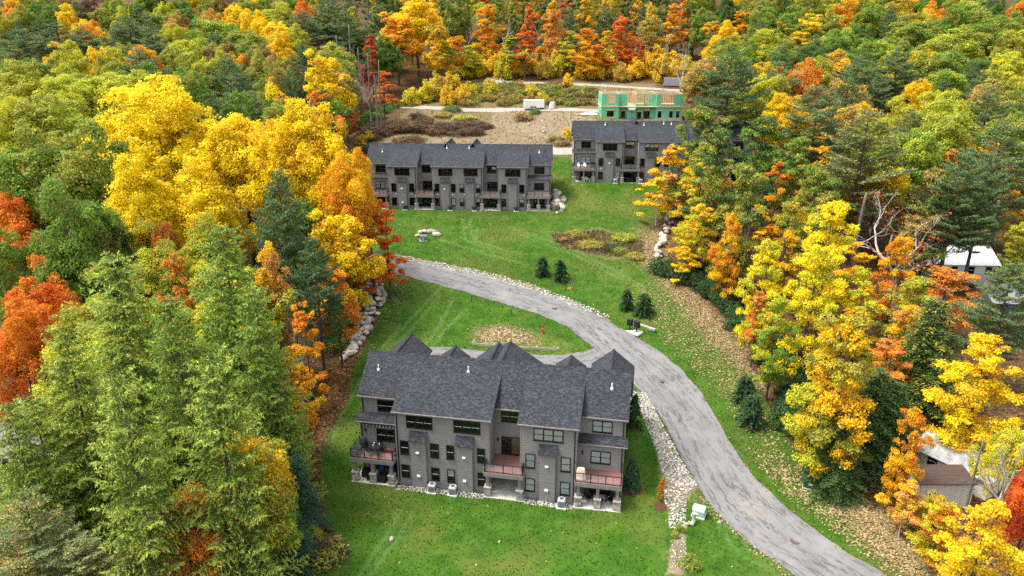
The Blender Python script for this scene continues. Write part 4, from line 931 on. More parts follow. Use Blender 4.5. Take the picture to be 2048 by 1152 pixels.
('T',9,25.33,322.45,26.3,7.0,6.1,'orange','gold',0.48,''),
('M',4,128.08,278.06,18.5,12.4,3.9,'green','dgreen',0.46,''),
('M',7,-183.66,270.41,19.2,10.8,0.6,'ygreen','olive',0.51,''),
('M',8,-96.48,216.33,18.5,12.5,0.5,'ygreen','olive',0.69,''),
('P',11,-180.81,262.28,22.2,9.3,4.7,'gpine','pine',0.5,''),
('O',5,4.98,325.83,23.1,12.6,2.2,'dgreen','olive',0.6,''),
('M',5,117.97,253.47,16.6,11.5,3.0,'green','dgreen',0.57,''),
('O',3,174.3,263.13,18.5,12.5,0.9,'green','olive',0.36,''),
('O',10,-117.9,306.57,20.2,11.5,1.1,'tan','olive',0.39,''),
('P',6,-168.6,269.97,19.5,9.9,3.1,'gpine','pine',0.62,''),
('T',8,-58.0,307.59,21.9,6.5,2.7,'dgreen','green',0.44,''),
('M',10,95.29,155.62,15.9,9.8,1.2,'ygreen','gold',0.58,''),
('T',1,49.83,309.25,20.9,6.3,0.9,'dgreen','green',0.66,''),
('M',5,-103.48,299.01,20.4,11.8,2.8,'ygreen','olive',0.55,''),
('O',6,-210.7,299.95,20.9,12.4,0.7,'green','olive',0.65,''),
('K',7,64.88,321.77,20.3,7.0,0.4,'olive','ygreen',0.59,''),
('M',7,95.01,200.12,18.7,10.0,3.0,'green','dgreen',0.42,''),
('O',1,77.04,308.44,22.3,10.8,0.3,'olive','ygreen',0.31,''),
('O',9,155.39,235.96,18.6,11.0,4.6,'olive','ygreen',0.37,''),
('M',8,-40.57,64.0,16.3,11.5,4.8,'ygreen','olive',0.32,''),
('T',1,-56.0,172.03,19.6,7.1,4.4,'orange','gold',0.52,''),
('K',4,33.95,329.92,25.2,7.9,6.0,'olive','ygreen',0.33,''),
('M',4,128.25,331.52,26.0,12.9,1.0,'yellow','gold',0.67,''),
('K',8,15.44,284.8,21.9,8.1,2.6,'gold','olive',0.33,''),
('O',9,118.61,284.33,18.7,11.5,2.6,'olive','ygreen',0.56,''),
('O',0,83.94,232.03,15.7,10.5,0.5,'green','olive',0.59,''),
('O',10,67.77,230.49,15.9,12.7,5.4,'green','olive',0.47,''),
('M',3,-114.95,255.06,19.7,11.4,0.3,'ygreen','olive',0.37,''),
('T',6,30.43,340.05,23.7,6.5,6.2,'dgreen','green',0.6,''),
('T',5,-39.46,148.65,20.9,7.9,4.2,'redor','orange',0.52,''),
('T',2,67.14,298.17,20.9,6.4,6.2,'orange','gold',0.31,''),
('O',9,219.95,362.45,25.9,12.2,0.4,'orange','peach',0.31,''),
('O',2,-110.55,238.29,16.7,11.3,5.6,'tan','olive',0.53,''),
('O',3,-127.95,190.73,15.2,9.5,6.1,'dgreen','green',0.36,''),
('O',9,110.38,282.82,21.0,10.0,4.9,'green','olive',0.62,''),
('O',4,-42.42,159.6,17.1,11.1,3.6,'dgreen','green',0.39,''),
('P',0,-141.21,221.4,17.2,8.1,4.1,'gpine','pine',0.51,''),
('O',11,-120.9,236.25,17.4,9.6,3.0,'tan','olive',0.64,''),
('O',2,67.38,153.46,16.7,12.6,5.4,'tan','gold',0.45,''),
('P',0,104.71,220.55,18.4,9.4,3.6,'gpine','pine',0.47,''),
('O',1,-128.49,213.49,20.9,12.0,3.4,'olive','ygreen',0.67,''),
('K',0,74.55,362.38,25.9,8.5,2.5,'gold','olive',0.5,''),
('O',2,-30.46,102.26,17.2,12.6,3.9,'dgreen','green',0.38,''),
('K',8,52.99,285.15,18.9,7.0,3.7,'olive','ygreen',0.35,''),
('O',9,104.14,141.55,15.5,12.3,5.9,'dgreen','olive',0.55,''),
('O',9,81.47,245.5,16.2,12.5,4.9,'olive','ygreen',0.66,''),
('O',8,125.3,245.45,16.2,11.1,2.1,'green','olive',0.44,''),
('O',4,-71.2,171.79,16.1,12.7,4.5,'dgreen','green',0.4,''),
('M',11,-42.28,240.2,16.1,11.4,1.5,'green','dgreen',0.55,''),
('B',4,-29.85,275.03,19.6,7,3.0,'bare','bare',0.4,''),
('O',11,-126.45,271.32,20.4,12.3,3.3,'green','olive',0.47,''),
('O',9,-159.05,368.89,25.0,12.1,4.6,'green','olive',0.49,''),
('O',0,-89.17,145.58,21.0,10.6,0.5,'olive','ygreen',0.55,''),
('M',11,-45.3,71.39,17.3,12.8,0.9,'ygreen','olive',0.66,''),
('P',0,-71.06,193.06,18.0,9.1,1.1,'gpine','pine',0.58,''),
('P',4,-195.84,294.17,18.8,8.2,3.9,'pine','gpine',0.62,''),
('O',2,161.61,262.98,21.9,12.8,1.1,'green','olive',0.5,''),
('T',0,93.44,133.55,16.2,8.3,3.5,'gold','orange',0.41,''),
('O',11,150.86,299.9,22.6,11.4,5.5,'tan','gold',0.5,''),
('O',4,88.15,291.34,19.1,10.8,2.7,'green','olive',0.54,''),
('P',0,-157.5,344.85,27.8,8.5,1.4,'gpine','pine',0.42,''),
('P',3,-163.01,259.63,16.7,8.7,3.8,'pine','gpine',0.69,''),
('O',7,-162.54,243.58,15.4,13.0,2.6,'green','olive',0.32,''),
('O',11,72.69,299.51,22.1,9.9,2.7,'green','olive',0.64,''),
('O',11,-147.46,299.14,18.3,10.3,1.1,'green','olive',0.39,''),
('O',9,-106.99,200.59,16.8,11.0,4.3,'green','olive',0.58,''),
('T',2,73.15,314.95,20.8,8.4,2.2,'orange','gold',0.63,''),
('T',8,29.39,302.48,22.3,6.6,6.2,'dgreen','green',0.69,''),
('O',10,123.93,290.86,22.5,12.9,3.1,'green','olive',0.44,''),
('M',5,-127.75,310.62,22.8,12.7,4.3,'yellow','gold',0.48,''),
('P',1,-118.65,223.26,19.5,8.5,5.8,'pine','gpine',0.31,''),
('O',2,-81.42,198.46,19.6,10.2,6.2,'olive','ygreen',0.45,''),
('M',11,-107.25,183.38,18.8,10.6,0.1,'ygreen','olive',0.61,''),
('O',10,89.83,245.79,15.8,12.5,5.8,'green','olive',0.63,''),
('P',3,15.28,310.64,19.5,10.1,0.6,'pine','gpine',0.38,''),
('K',5,-42.47,268.25,21.1,7.9,6.0,'olive','ygreen',0.35,''),
('P',5,42.18,352.15,25.0,9.1,5.0,'pine','gpine',0.35,''),
('K',4,-4.41,298.62,21.2,8.4,1.6,'olive','ygreen',0.35,''),
('K',9,-59.62,284.75,18.8,7.3,4.5,'olive','ygreen',0.62,''),
('M',7,-133.66,222.52,17.4,12.0,3.5,'yellow','gold',0.65,''),
('M',3,-44.26,86.08,17.8,10.0,2.8,'ygreen','olive',0.54,''),
('O',0,-60.25,191.23,17.6,10.1,3.9,'green','olive',0.58,''),
('O',10,133.82,292.65,19.0,9.6,2.9,'olive','ygreen',0.41,''),
('O',10,130.11,190.8,18.3,11.9,4.1,'olive','ygreen',0.54,''),
('T',4,59.6,284.13,18.9,6.5,4.4,'redor','orange',0.61,''),
('K',11,50.72,279.56,21.5,8.2,0.0,'gold','olive',0.35,''),
('O',4,-69.2,283.51,18.6,10.3,4.0,'green','olive',0.61,''),
('T',9,22.28,298.09,23.0,7.8,4.4,'dgreen','green',0.39,''),
('O',7,-144.25,364.65,26.2,12.5,5.4,'orange','gold',0.47,''),
('O',2,-147.87,356.65,28.0,11.4,3.4,'olive','ygreen',0.37,''),
('O',9,89.08,167.63,17.0,9.7,3.4,'olive','ygreen',0.59,''),
('T',8,9.53,308.9,23.0,7.9,0.9,'orange','gold',0.64,''),
('O',10,-134.96,199.7,18.6,9.6,1.2,'green','olive',0.48,''),
('O',0,-46.97,197.65,16.5,11.9,5.6,'green','olive',0.32,''),
('O',7,113.25,269.51,18.5,11.7,0.4,'green','olive',0.62,''),
('K',6,-71.64,360.45,24.0,8.6,5.7,'olive','ygreen',0.44,''),
('T',8,87.38,141.99,16.1,6.0,0.8,'orange','gold',0.34,''),
('M',10,130.59,222.65,19.4,11.8,2.4,'green','dgreen',0.33,''),
('O',3,85.45,352.21,23.9,10.2,3.9,'olive','ygreen',0.69,''),
('P',6,148.79,291.87,22.4,8.2,0.2,'gpine','pine',0.37,''),
('M',11,113.59,163.82,18.9,10.2,2.8,'green','dgreen',0.41,''),
('P',2,187.04,298.81,20.6,8.3,5.0,'gpine','pine',0.35,''),
('O',3,98.51,163.49,19.7,9.7,2.4,'olive','ygreen',0.66,''),
('K',1,28.2,294.68,21.6,8.9,1.1,'gold','olive',0.3,''),
('M',10,128.42,231.39,17.5,12.9,0.4,'ygreen','gold',0.51,''),
('P',1,-57.6,266.96,19.0,9.1,6.0,'gpine','pine',0.54,''),
('M',7,128.43,176.69,19.1,11.0,0.7,'green','dgreen',0.64,''),
('O',9,98.15,290.54,22.1,10.4,4.2,'green','olive',0.65,''),
('M',9,79.73,282.81,22.1,10.5,4.0,'green','dgreen',0.69,''),
('O',9,130.18,354.85,23.8,9.8,1.8,'green','olive',0.61,''),
('O',3,59.12,208.66,15.6,10.2,3.5,'green','olive',0.62,''),
('T',5,-25.04,307.1,22.6,8.0,4.3,'orange','gold',0.62,''),
('P',0,67.62,253.91,15.7,9.2,1.3,'gpine','pine',0.36,''),
('O',3,99.04,267.79,19.5,10.9,1.5,'green','olive',0.34,''),
('T',5,58.32,133.55,16.5,8.0,5.8,'orange','gold',0.62,''),
('O',4,81.13,201.39,17.2,11.6,1.3,'olive','ygreen',0.46,''),
('M',5,144.62,262.72,19.5,9.6,3.1,'ygreen','gold',0.39,''),
('M',6,-53.03,108.68,13.6,12.3,2.9,'ygreen','olive',0.45,''),
('T',10,-0.14,286.13,19.2,6.8,4.9,'dgreen','green',0.36,''),
('O',1,133.33,270.37,19.4,12.1,5.4,'green','olive',0.34,''),
('T',2,65.07,316.82,19.0,7.5,4.8,'dgreen','green',0.46,''),
('O',5,184.53,276.09,20.6,12.5,3.9,'orange','peach',0.31,''),
('O',1,-148.2,263.25,18.3,11.1,3.4,'orange','gold',0.45,''),
('O',3,-126.71,291.33,20.2,11.4,0.6,'green','olive',0.54,''),
('T',9,10.75,291.46,19.1,7.0,3.6,'dgreen','green',0.58,''),
('O',1,106.9,170.38,16.6,12.9,2.7,'green','olive',0.62,''),
('P',6,78.18,215.94,18.2,10.1,4.7,'gpine','pine',0.5,''),
('O',6,-188.01,354.55,27.4,11.0,2.4,'olive','ygreen',0.38,''),
('T',10,-112.55,174.94,15.2,6.4,0.8,'orange','gold',0.59,''),
('T',9,27.63,309.22,20.1,6.4,2.4,'dgreen','green',0.51,''),
('O',10,70.18,269.79,19.3,12.4,5.2,'green','olive',0.34,''),
('T',6,64.63,275.88,22.2,7.9,3.1,'dgreen','green',0.57,''),
('O',8,-47.74,149.57,19.2,9.7,4.2,'dgreen','green',0.38,''),
('M',2,87.05,217.13,20.2,12.9,0.4,'green','dgreen',0.68,''),
('T',9,48.64,299.39,18.3,7.8,1.4,'orange','gold',0.62,''),
('O',0,-126.61,356.45,25.6,12.4,1.7,'green','olive',0.43,''),
('M',9,56.83,149.61,17.3,11.7,3.0,'yellow','gold',0.51,''),
('O',7,-116.12,292.95,19.1,9.6,0.7,'green','olive',0.5,''),
('O',7,101.45,231.28,19.7,12.8,5.9,'green','olive',0.32,''),
('O',11,157.95,361.43,26.9,9.8,2.1,'green','olive',0.65,''),
('O',5,116.12,290.87,22.9,9.5,0.0,'green','olive',0.64,''),
('K',5,34.96,310.49,19.5,8.1,1.5,'gold','olive',0.62,''),
('O',8,79.66,174.46,19.4,11.2,3.2,'tan','gold',0.43,''),
('M',1,-78.62,205.89,19.2,10.2,3.9,'ygreen','olive',0.37,''),
('O',3,-77.47,305.47,20.5,10.3,5.1,'olive','ygreen',0.3,''),
('M',5,180.79,283.7,19.5,9.6,0.5,'green','dgreen',0.42,''),
('P',10,-60.41,216.11,21.0,8.0,6.1,'pine','gpine',0.53,''),
('O',6,57.76,192.24,15.8,12.1,5.4,'green','olive',0.36,''),
('O',7,109.58,306.54,20.7,10.7,3.2,'green','olive',0.67,''),
('K',6,0.44,310.37,19.5,7.5,4.1,'olive','ygreen',0.5,''),
('O',0,-87.67,178.69,20.3,11.7,1.9,'dgreen','green',0.53,''),
('P',1,-7.16,308.24,19.0,9.0,0.9,'pine','gpine',0.33,''),
('K',4,-12.04,290.13,19.4,8.6,0.1,'olive','ygreen',0.68,''),
('P',1,85.39,155.48,19.0,10.1,6.0,'gpine','opine',0.47,''),
('T',4,6.27,274.72,22.3,8.1,5.6,'redor','orange',0.33,''),
('O',1,-114.61,185.58,19.4,10.6,2.8,'olive','ygreen',0.67,''),
('P',2,96.0,193.05,17.5,8.5,3.8,'gpine','pine',0.3,''),
('O',8,-47.87,291.67,22.3,12.0,3.0,'dgreen','olive',0.41,''),
('O',1,91.6,275.85,18.8,12.1,4.3,'green','olive',0.42,''),
('P',0,-143.71,293.66,18.4,9.6,0.6,'gpine','pine',0.41,''),
('T',10,-44.2,305.7,19.1,8.1,4.7,'orange','gold',0.56,''),
('K',5,97.19,127.13,10.7,8.4,1.1,'gold','olive',0.53,''),
('O',8,-251.85,360.59,23.9,11.7,3.7,'green','olive',0.55,''),
('P',10,146.76,246.6,18.4,9.6,3.9,'gpine','pine',0.45,''),
('M',11,157.59,286.14,21.7,10.3,5.3,'green','dgreen',0.39,''),
('P',5,83.66,254.5,20.1,8.7,3.9,'gpine','pine',0.31,''),
('O',10,116.27,301.62,19.7,10.5,1.1,'olive','ygreen',0.69,''),
('O',10,-158.42,254.44,15.4,10.4,5.1,'plum','olive',0.39,''),
('P',11,-21.0,292.22,21.0,9.7,2.3,'pine','gpine',0.38,''),
('M',2,67.82,130.41,17.0,12.8,3.5,'ygreen','gold',0.47,''),
('O',3,112.37,220.99,16.0,10.2,5.0,'olive','ygreen',0.56,''),
('P',11,124.16,199.43,20.8,8.5,6.1,'gpine','pine',0.53,''),
('M',3,89.48,300.41,21.2,12.1,0.7,'ygreen','gold',0.64,''),
('K',10,-17.64,306.84,22.6,7.8,2.9,'olive','ygreen',0.64,''),
('O',3,70.56,237.77,15.4,10.9,2.0,'green','olive',0.67,''),
('M',5,-68.75,201.79,20.0,10.0,5.3,'ygreen','olive',0.67,''),
('O',10,161.49,298.41,20.6,11.3,2.5,'green','olive',0.4,''),
('O',11,-129.36,283.77,21.1,10.0,5.7,'olive','ygreen',0.64,''),
('P',10,21.22,275.44,19.9,8.1,5.0,'pine','gpine',0.57,''),
('K',2,86.93,117.5,11.9,7.4,2.6,'ygreen','olive',0.44,''),
('P',0,-50.12,261.01,17.9,9.4,4.8,'pine','gpine',0.53,''),
('O',2,124.74,268.56,20.1,10.7,4.3,'green','olive',0.46,''),
('T',0,-28.54,317.95,18.2,6.1,0.7,'dgreen','green',0.69,''),
('T',6,-48.65,270.08,21.9,6.5,1.9,'dgreen','green',0.35,''),
('P',7,57.44,183.87,19.8,9.1,0.9,'gpine','pine',0.53,''),
('O',6,-81.57,269.46,21.1,11.2,5.2,'olive','ygreen',0.52,''),
('M',2,140.39,224.23,16.6,9.5,2.5,'green','dgreen',0.34,''),
('P',9,57.29,314.76,21.8,10.4,1.9,'pine','gpine',0.51,''),
('O',0,-118.93,200.18,16.3,11.1,4.5,'green','olive',0.4,''),
('P',2,34.27,276.93,21.0,9.0,6.2,'pine','gpine',0.42,''),
('M',9,71.99,202.16,16.8,12.3,0.9,'green','dgreen',0.63,''),
('K',6,42.88,323.87,26.8,7.2,4.3,'olive','ygreen',0.35,''),
('T',9,-50.74,161.13,18.5,6.0,1.4,'orange','gold',0.67,''),
('M',1,-60.79,134.09,17.3,12.7,5.0,'ygreen','olive',0.57,''),
('T',11,70.31,309.88,22.1,7.2,4.7,'orange','gold',0.34,''),
('M',7,-91.75,271.24,20.8,12.5,4.8,'yellow','gold',0.42,''),
('O',3,-88.85,300.2,18.8,11.2,3.7,'green','olive',0.43,''),
('K',2,58.1,322.15,25.7,7.8,0.8,'gold','olive',0.41,''),
('P',3,107.44,300.3,18.1,8.6,5.3,'gpine','pine',0.52,''),
('O',6,63.11,199.11,19.0,10.0,0.7,'green','olive',0.34,''),
('O',9,-145.43,307.32,22.5,12.7,3.6,'green','olive',0.32,''),
('O',4,77.24,156.84,17.4,12.8,6.0,'tan','gold',0.58,''),
('O',3,164.09,237.35,18.8,12.7,1.7,'olive','ygreen',0.62,''),
('T',0,50.38,100.63,12.3,7.3,3.0,'orange','gold',0.69,''),
('O',0,83.9,262.53,19.1,10.2,4.2,'green','olive',0.44,''),
('O',3,-101.78,309.93,21.5,10.1,4.1,'olive','ygreen',0.33,''),
('K',4,71.92,123.67,12.1,8.2,2.0,'ygreen','olive',0.59,''),
('P',2,182.5,292.78,19.3,9.0,2.6,'gpine','pine',0.38,''),
('P',7,-94.96,239.08,19.4,10.4,5.6,'gpine','pine',0.57,''),
('O',4,131.1,198.0,19.1,10.0,4.5,'olive','ygreen',0.44,''),
('T',10,41.22,116.15,11.2,7.3,1.1,'orange','gold',0.64,''),
('K',9,52.15,86.67,13.5,9.0,4.3,'ygreen','olive',0.7,''),
('O',5,159.81,276.14,19.1,10.8,5.4,'green','olive',0.59,''),
('O',9,141.5,293.41,21.6,12.6,3.8,'green','olive',0.48,''),
('M',10,-152.3,269.87,19.8,9.5,5.6,'yellow','gold',0.43,''),
('O',5,102.1,260.86,17.7,11.6,1.7,'green','olive',0.65,''),
('P',8,-63.93,299.06,19.9,9.8,1.8,'gpine','pine',0.36,''),
('M',1,-141.33,275.12,20.6,10.5,5.4,'ygreen','olive',0.31,''),
('O',10,124.28,362.85,24.4,12.1,1.6,'green','olive',0.69,''),
('M',8,123.55,340.62,24.0,9.8,0.8,'green','dgreen',0.52,''),
('M',4,-85.45,262.31,18.9,11.3,0.9,'yellow','gold',0.33,''),
('P',7,-54.95,154.31,20.8,9.8,5.5,'pine','gpine',0.65,''),
('T',6,-37.15,277.1,20.0,7.9,5.2,'orange','gold',0.33,''),
('M',1,-70.85,229.72,20.4,10.8,1.2,'yellow','gold',0.58,''),
('M',6,-112.64,283.39,19.2,11.7,4.7,'ygreen','olive',0.45,''),
('B',11,-54.92,290.81,21.2,7,1.2,'bare','bare',0.54,''),
('T',8,-25.65,282.5,21.8,7.0,3.9,'dgreen','green',0.35,''),
('O',0,-55.26,146.74,19.9,9.8,0.1,'dgreen','green',0.6,''),
('P',5,119.69,190.17,18.6,9.6,3.6,'gpine','pine',0.41,''),
('M',9,69.83,246.52,19.4,12.1,4.7,'yellow','gold',0.54,''),
('O',9,94.34,284.62,18.1,10.2,3.2,'green','olive',0.41,''),
('O',2,-83.09,186.54,18.9,10.3,3.9,'dgreen','green',0.33,''),
('T',10,1.3,317.55,22.6,7.9,0.7,'orange','gold',0.62,''),
('T',9,-35.65,309.92,18.2,7.1,2.9,'dgreen','green',0.5,''),
('K',1,10.2,314.31,18.1,7.8,4.9,'gold','olive',0.62,''),
('M',1,191.24,361.65,23.6,12.3,2.3,'green','dgreen',0.36,''),
('O',5,-105.44,214.0,20.2,11.6,4.7,'orange','gold',0.54,''),
('O',8,-20.43,277.85,21.3,11.1,3.8,'dgreen','olive',0.52,''),
('T',3,15.46,299.99,21.1,6.6,5.1,'dgreen','green',0.59,''),
('O',9,-173.24,254.82,15.1,9.7,4.6,'green','olive',0.32,''),
('T',6,74.35,370.55,25.8,6.9,1.9,'dgreen','green',0.61,''),
('T',1,22.12,315.3,22.3,7.4,5.1,'redor','orange',0.5,''),
('O',5,56.2,163.85,19.2,12.8,5.1,'olive','ygreen',0.54,''),
('T',9,-117.05,162.05,19.0,6.1,2.7,'orange','gold',0.44,''),
('P',7,-170.09,260.42,20.1,8.2,4.5,'gpine','pine',0.63,''),
('T',7,47.54,316.86,21.8,7.4,2.6,'dgreen','green',0.39,''),
('K',2,35.82,293.89,20.2,7.1,3.6,'gold','olive',0.46,''),
('M',5,-41.83,94.17,17.8,10.5,2.0,'ygreen','olive',0.45,''),
('O',0,-44.49,184.75,17.8,11.2,2.9,'tan','olive',0.46,''),
('M',6,-33.27,73.57,17.6,10.5,1.9,'ygreen','olive',0.53,''),
('O',1,-170.15,292.3,22.2,11.8,5.6,'tan','olive',0.36,''),
('O',3,-171.18,283.89,20.7,12.7,3.9,'green','olive',0.33,''),
('T',9,-1.8,322.44,23.0,7.7,3.9,'orange','gold',0.59,''),
('O',6,152.35,263.94,22.0,11.1,3.3,'green','olive',0.42,''),
('T',2,57.31,300.93,22.7,6.4,2.9,'dgreen','green',0.35,''),
('T',8,-10.85,325.51,27.3,6.8,1.1,'redor','orange',0.68,''),
('M',1,-38.82,231.85,18.2,10.0,4.1,'green','dgreen',0.49,''),
('O',10,-139.65,252.2,15.6,9.8,2.8,'green','olive',0.57,''),
('T',0,96.75,145.27,17.0,7.5,2.2,'gold','orange',0.37,''),
('P',1,152.61,322.15,23.3,10.0,3.2,'gpine','pine',0.32,''),
('P',6,131.16,262.51,22.9,8.1,0.8,'gpine','pine',0.35,''),
('P',4,-161.93,283.86,22.0,9.9,4.1,'gpine','pine',0.35,''),
('M',4,-80.31,126.07,20.2,12.5,4.9,'ygreen','olive',0.55,''),
('P',9,-67.83,289.99,22.8,8.0,2.3,'gpine','pine',0.38,''),
('O',11,-82.74,229.73,18.6,12.5,1.0,'green','olive',0.39,''),
('O',10,-124.5,206.12,17.6,10.7,6.1,'tan','olive',0.58,''),
('P',0,-90.07,372.05,25.3,9.4,3.9,'pine','gpine',0.51,''),
('O',5,-34.65,81.81,16.7,12.2,2.0,'olive','ygreen',0.47,''),
('O',6,184.35,316.9,21.5,10.0,0.6,'tan','gold',0.61,''),
('P',2,-136.05,262.3,20.6,9.0,3.6,'pine','gpine',0.46,''),
('T',10,-67.68,330.59,25.7,6.6,1.4,'dgreen','green',0.41,''),
('K',8,39.94,299.38,22.3,8.1,5.6,'gold','olive',0.59,''),
('O',8,-127.44,199.28,19.7,10.4,4.5,'green','olive',0.45,''),
('O',9,-87.36,205.34,20.3,10.0,1.7,'olive','ygreen',0.44,''),
('T',3,-5.87,287.35,23.0,8.0,2.6,'dgreen','green',0.57,''),
('O',5,-48.11,208.75,15.1,9.5,0.5,'tan','olive',0.65,''),
('M',3,-78.95,146.81,17.8,10.0,1.4,'ygreen','olive',0.58,''),
('M',7,217.3,338.65,26.3,12.5,3.5,'ygreen','gold',0.65,''),
('P',9,-126.61,262.4,22.3,10.0,5.5,'pine','gpine',0.52,''),
('O',6,194.54,290.79,19.3,12.8,2.7,'green','olive',0.32,''),
('O',9,-112.39,208.35,19.0,10.6,6.0,'olive','ygreen',0.57,''),
('P',5,-72.54,300.93,20.2,9.8,1.6,'gpine','pine',0.64,''),
('O',7,-176.72,277.54,20.2,12.4,0.6,'green','olive',0.66,''),
('P',9,112.01,190.98,17.4,9.5,5.3,'gpine','pine',0.7,''),
('K',8,30.48,316.74,22.1,8.4,2.4,'olive','ygreen',0.34,''),
('P',4,52.37,294.36,18.9,9.0,1.8,'pine','gpine',0.43,''),
('K',2,-53.25,300.95,22.3,8.1,2.8,'gold','olive',0.33,''),
('M',7,-156.99,301.15,21.4,9.5,3.8,'ygreen','olive',0.44,''),
('O',1,94.18,237.92,15.6,10.0,1.4,'green','olive',0.5,''),
('O',10,-84.99,314.98,18.8,12.7,0.7,'olive','ygreen',0.65,''),
('T',10,-41.35,362.91,24.3,7.7,3.8,'orange','gold',0.55,''),
('K',6,-29.77,291.92,20.4,8.5,4.1,'gold','olive',0.46,''),
('P',8,-138.05,309.78,18.5,9.0,3.5,'gpine','pine',0.42,''),
('O',2,-193.25,301.35,22.5,12.0,1.0,'olive','ygreen',0.48,''),
('T',10,44.73,294.64,20.2,6.1,5.4,'dgreen','green',0.47,''),
('P',4,92.89,229.49,19.9,8.5,2.7,'gpine','pine',0.42,''),
('O',1,145.46,351.95,23.2,11.0,3.4,'olive','ygreen',0.31,''),
('O',11,-79.09,213.42,17.4,9.6,5.6,'orange','gold',0.59,''),
('K',6,-16.47,329.79,27.1,7.7,0.8,'gold','olive',0.43,''),
('T',1,-18.81,301.52,19.9,7.3,3.1,'dgreen','green',0.67,''),
('O',3,98.85,170.83,17.7,10.8,2.7,'olive','ygreen',0.55,''),
]

# ---------------------------------------------------------------- the ground
def sdist(poly, X, Y):
    """signed distance (positive inside) of points to a polygon"""
    p = np.array(poly); n = len(p); d2 = np.full(X.shape, 1e18); ins = np.zeros(X.shape, bool)
    for i in range(n):
        a, b = p[i], p[(i+1) % n]; e = b-a
        t = np.clip(((X-a[0])*e[0]+(Y-a[1])*e[1])/(e@e+1e-12), 0, 1)
        d2 = np.minimum(d2, (X-a[0]-t*e[0])**2+(Y-a[1]-t*e[1])**2)
        if a[1] != b[1]:
            ins ^= ((a[1] > Y) != (b[1] > Y)) & (X < (b[0]-a[0])*(Y-a[1])/(b[1]-a[1])+a[0])
    return np.where(ins, 1, -1)*np.sqrt(d2)
def ldist(line, X, Y):
    p = np.array(line); d2 = np.full(X.shape, 1e18)
    for a, b in zip(p, p[1:]):
        e = b-a; t = np.clip(((X-a[0])*e[0]+(Y-a[1])*e[1])/(e@e+1e-12), 0, 1)
        d2 = np.minimum(d2, (X-a[0]-t*e[0])**2+(Y-a[1]-t*e[1])**2)
    return np.sqrt(d2)
def soft(d, w): return np.clip(.5+d/w, 0, 1)
def axis(*segs):
    out = []
    for a, b, s in segs: out += list(np.arange(a, b-1e-6, s))
    return np.array(out+[segs[-1][1]])
def smooth_line(pts, step=1.):
    P = [np.array(p, float) for p in pts]; P = [2*P[0]-P[1]]+P+[2*P[-1]-P[-2]]; out = []
    for i in range(1, len(P)-2):
        n = max(2, int(np.linalg.norm(P[i+1]-P[i])/step))
        for k in range(n):
            t = k/n; a, b, c, d = P[i-1:i+3]
            out.append(.5*(2*b+(c-a)*t+(2*a-5*b+4*c-d)*t*t+(3*b-a-3*c+d)*t**3))
    return np.array(out+[P[-2]])
rngG = np.random.default_rng(5)
def wobble(x, y): return .05*np.sin(x*1.7+y*.6)*np.sin(y*1.3-x*.4)+.04*np.sin(x*.7-y*.9+1)
LOTS = [[bl(k, -.1, -.55), bl(k, L+.1, -.55), bl(k, L+.1, 10.2), bl(k, -.1, 10.2)] for k, L in ((0, 27.7), (1, 37.3), (2, 37.3))]
PAVED = []
def ground_at(x, y):
    """terrain with its small undulation; cut down under buildings and under paving"""
    x = np.asarray(x, float); y = np.asarray(y, float); x, y = np.broadcast_arrays(x, y); h = height(x, y); f = np.ones(x.shape)
    for p in LOTS:
        s = sdist(p, x, y); f *= np.clip((-s-.3)/3, 0, 1)
    h = h+wobble(x, y)*f
    for p in LOTS: h = h-.45*np.clip(sdist(p, x, y)/.5, 0, 1)
    return h
def build_ground():
    xs = axis((-700,-320,40),(-320,-120,10),(-120,-50,4),(-50,-34,1.2),(-34,46,.5),(46,62,1.2),(62,140,4),(140,320,10),(320,700,40))
    ys = axis((-60,30,6),(30,46,2),(46,126,.5),(126,150,.8),(150,265,1.5),(265,330,5),(330,760,20))
    X, Y = np.meshgrid(xs, ys); Z = ground_at(X, Y)
    for p in PAVED: Z = Z-.22*np.clip(sdist(p, X, Y)/.5, 0, 1)
    nx, ny = len(xs), len(ys); V = np.stack([X, Y, Z], -1).reshape(-1, 3)
    i = (np.arange(ny-1)[:, None]*nx+np.arange(nx-1)[None]).ravel()
    F = np.stack([i, i+1, i+nx+1, i+nx], 1)
    x, y = X.ravel(), Y.ravel()
    lawn = soft(sdist(D['lawn'], x, y), 1.6)
    litter = np.zeros_like(x)
    for pol, w, s in D['litter']: litter = np.maximum(litter, s*soft(sdist(pol, x, y), w))
    dirt = np.zeros_like(x)
    for pol, w, s in D['dirt']: dirt = np.maximum(dirt, s*soft(sdist(pol, x, y), w))
    dry = np.zeros_like(x)
    for pol, w, s in D['dry']: dry = np.maximum(dry, s*soft(sdist(pol, x, y), w))
    tr = np.zeros_like(x)
    near = (np.abs(x-6) < 45) & (y < 150)
    for ln in D['tracks']: tr[near] = np.maximum(tr[near], np.clip(1.15-ldist(ln, x[near], y[near])/.4, 0, 1))
    me = fastmesh('ground', V, len(F), 4, M['ground'], {'lawn': ('POINT', lawn), 'litter': ('POINT', litter), 'dirt': ('POINT', dirt), 'dry': ('POINT', dry), 'track': ('POINT', tr)}, True, F)
    link('ground', me, kind='structure', label='sloping ground of mown grass, leaf litter and forest floor')

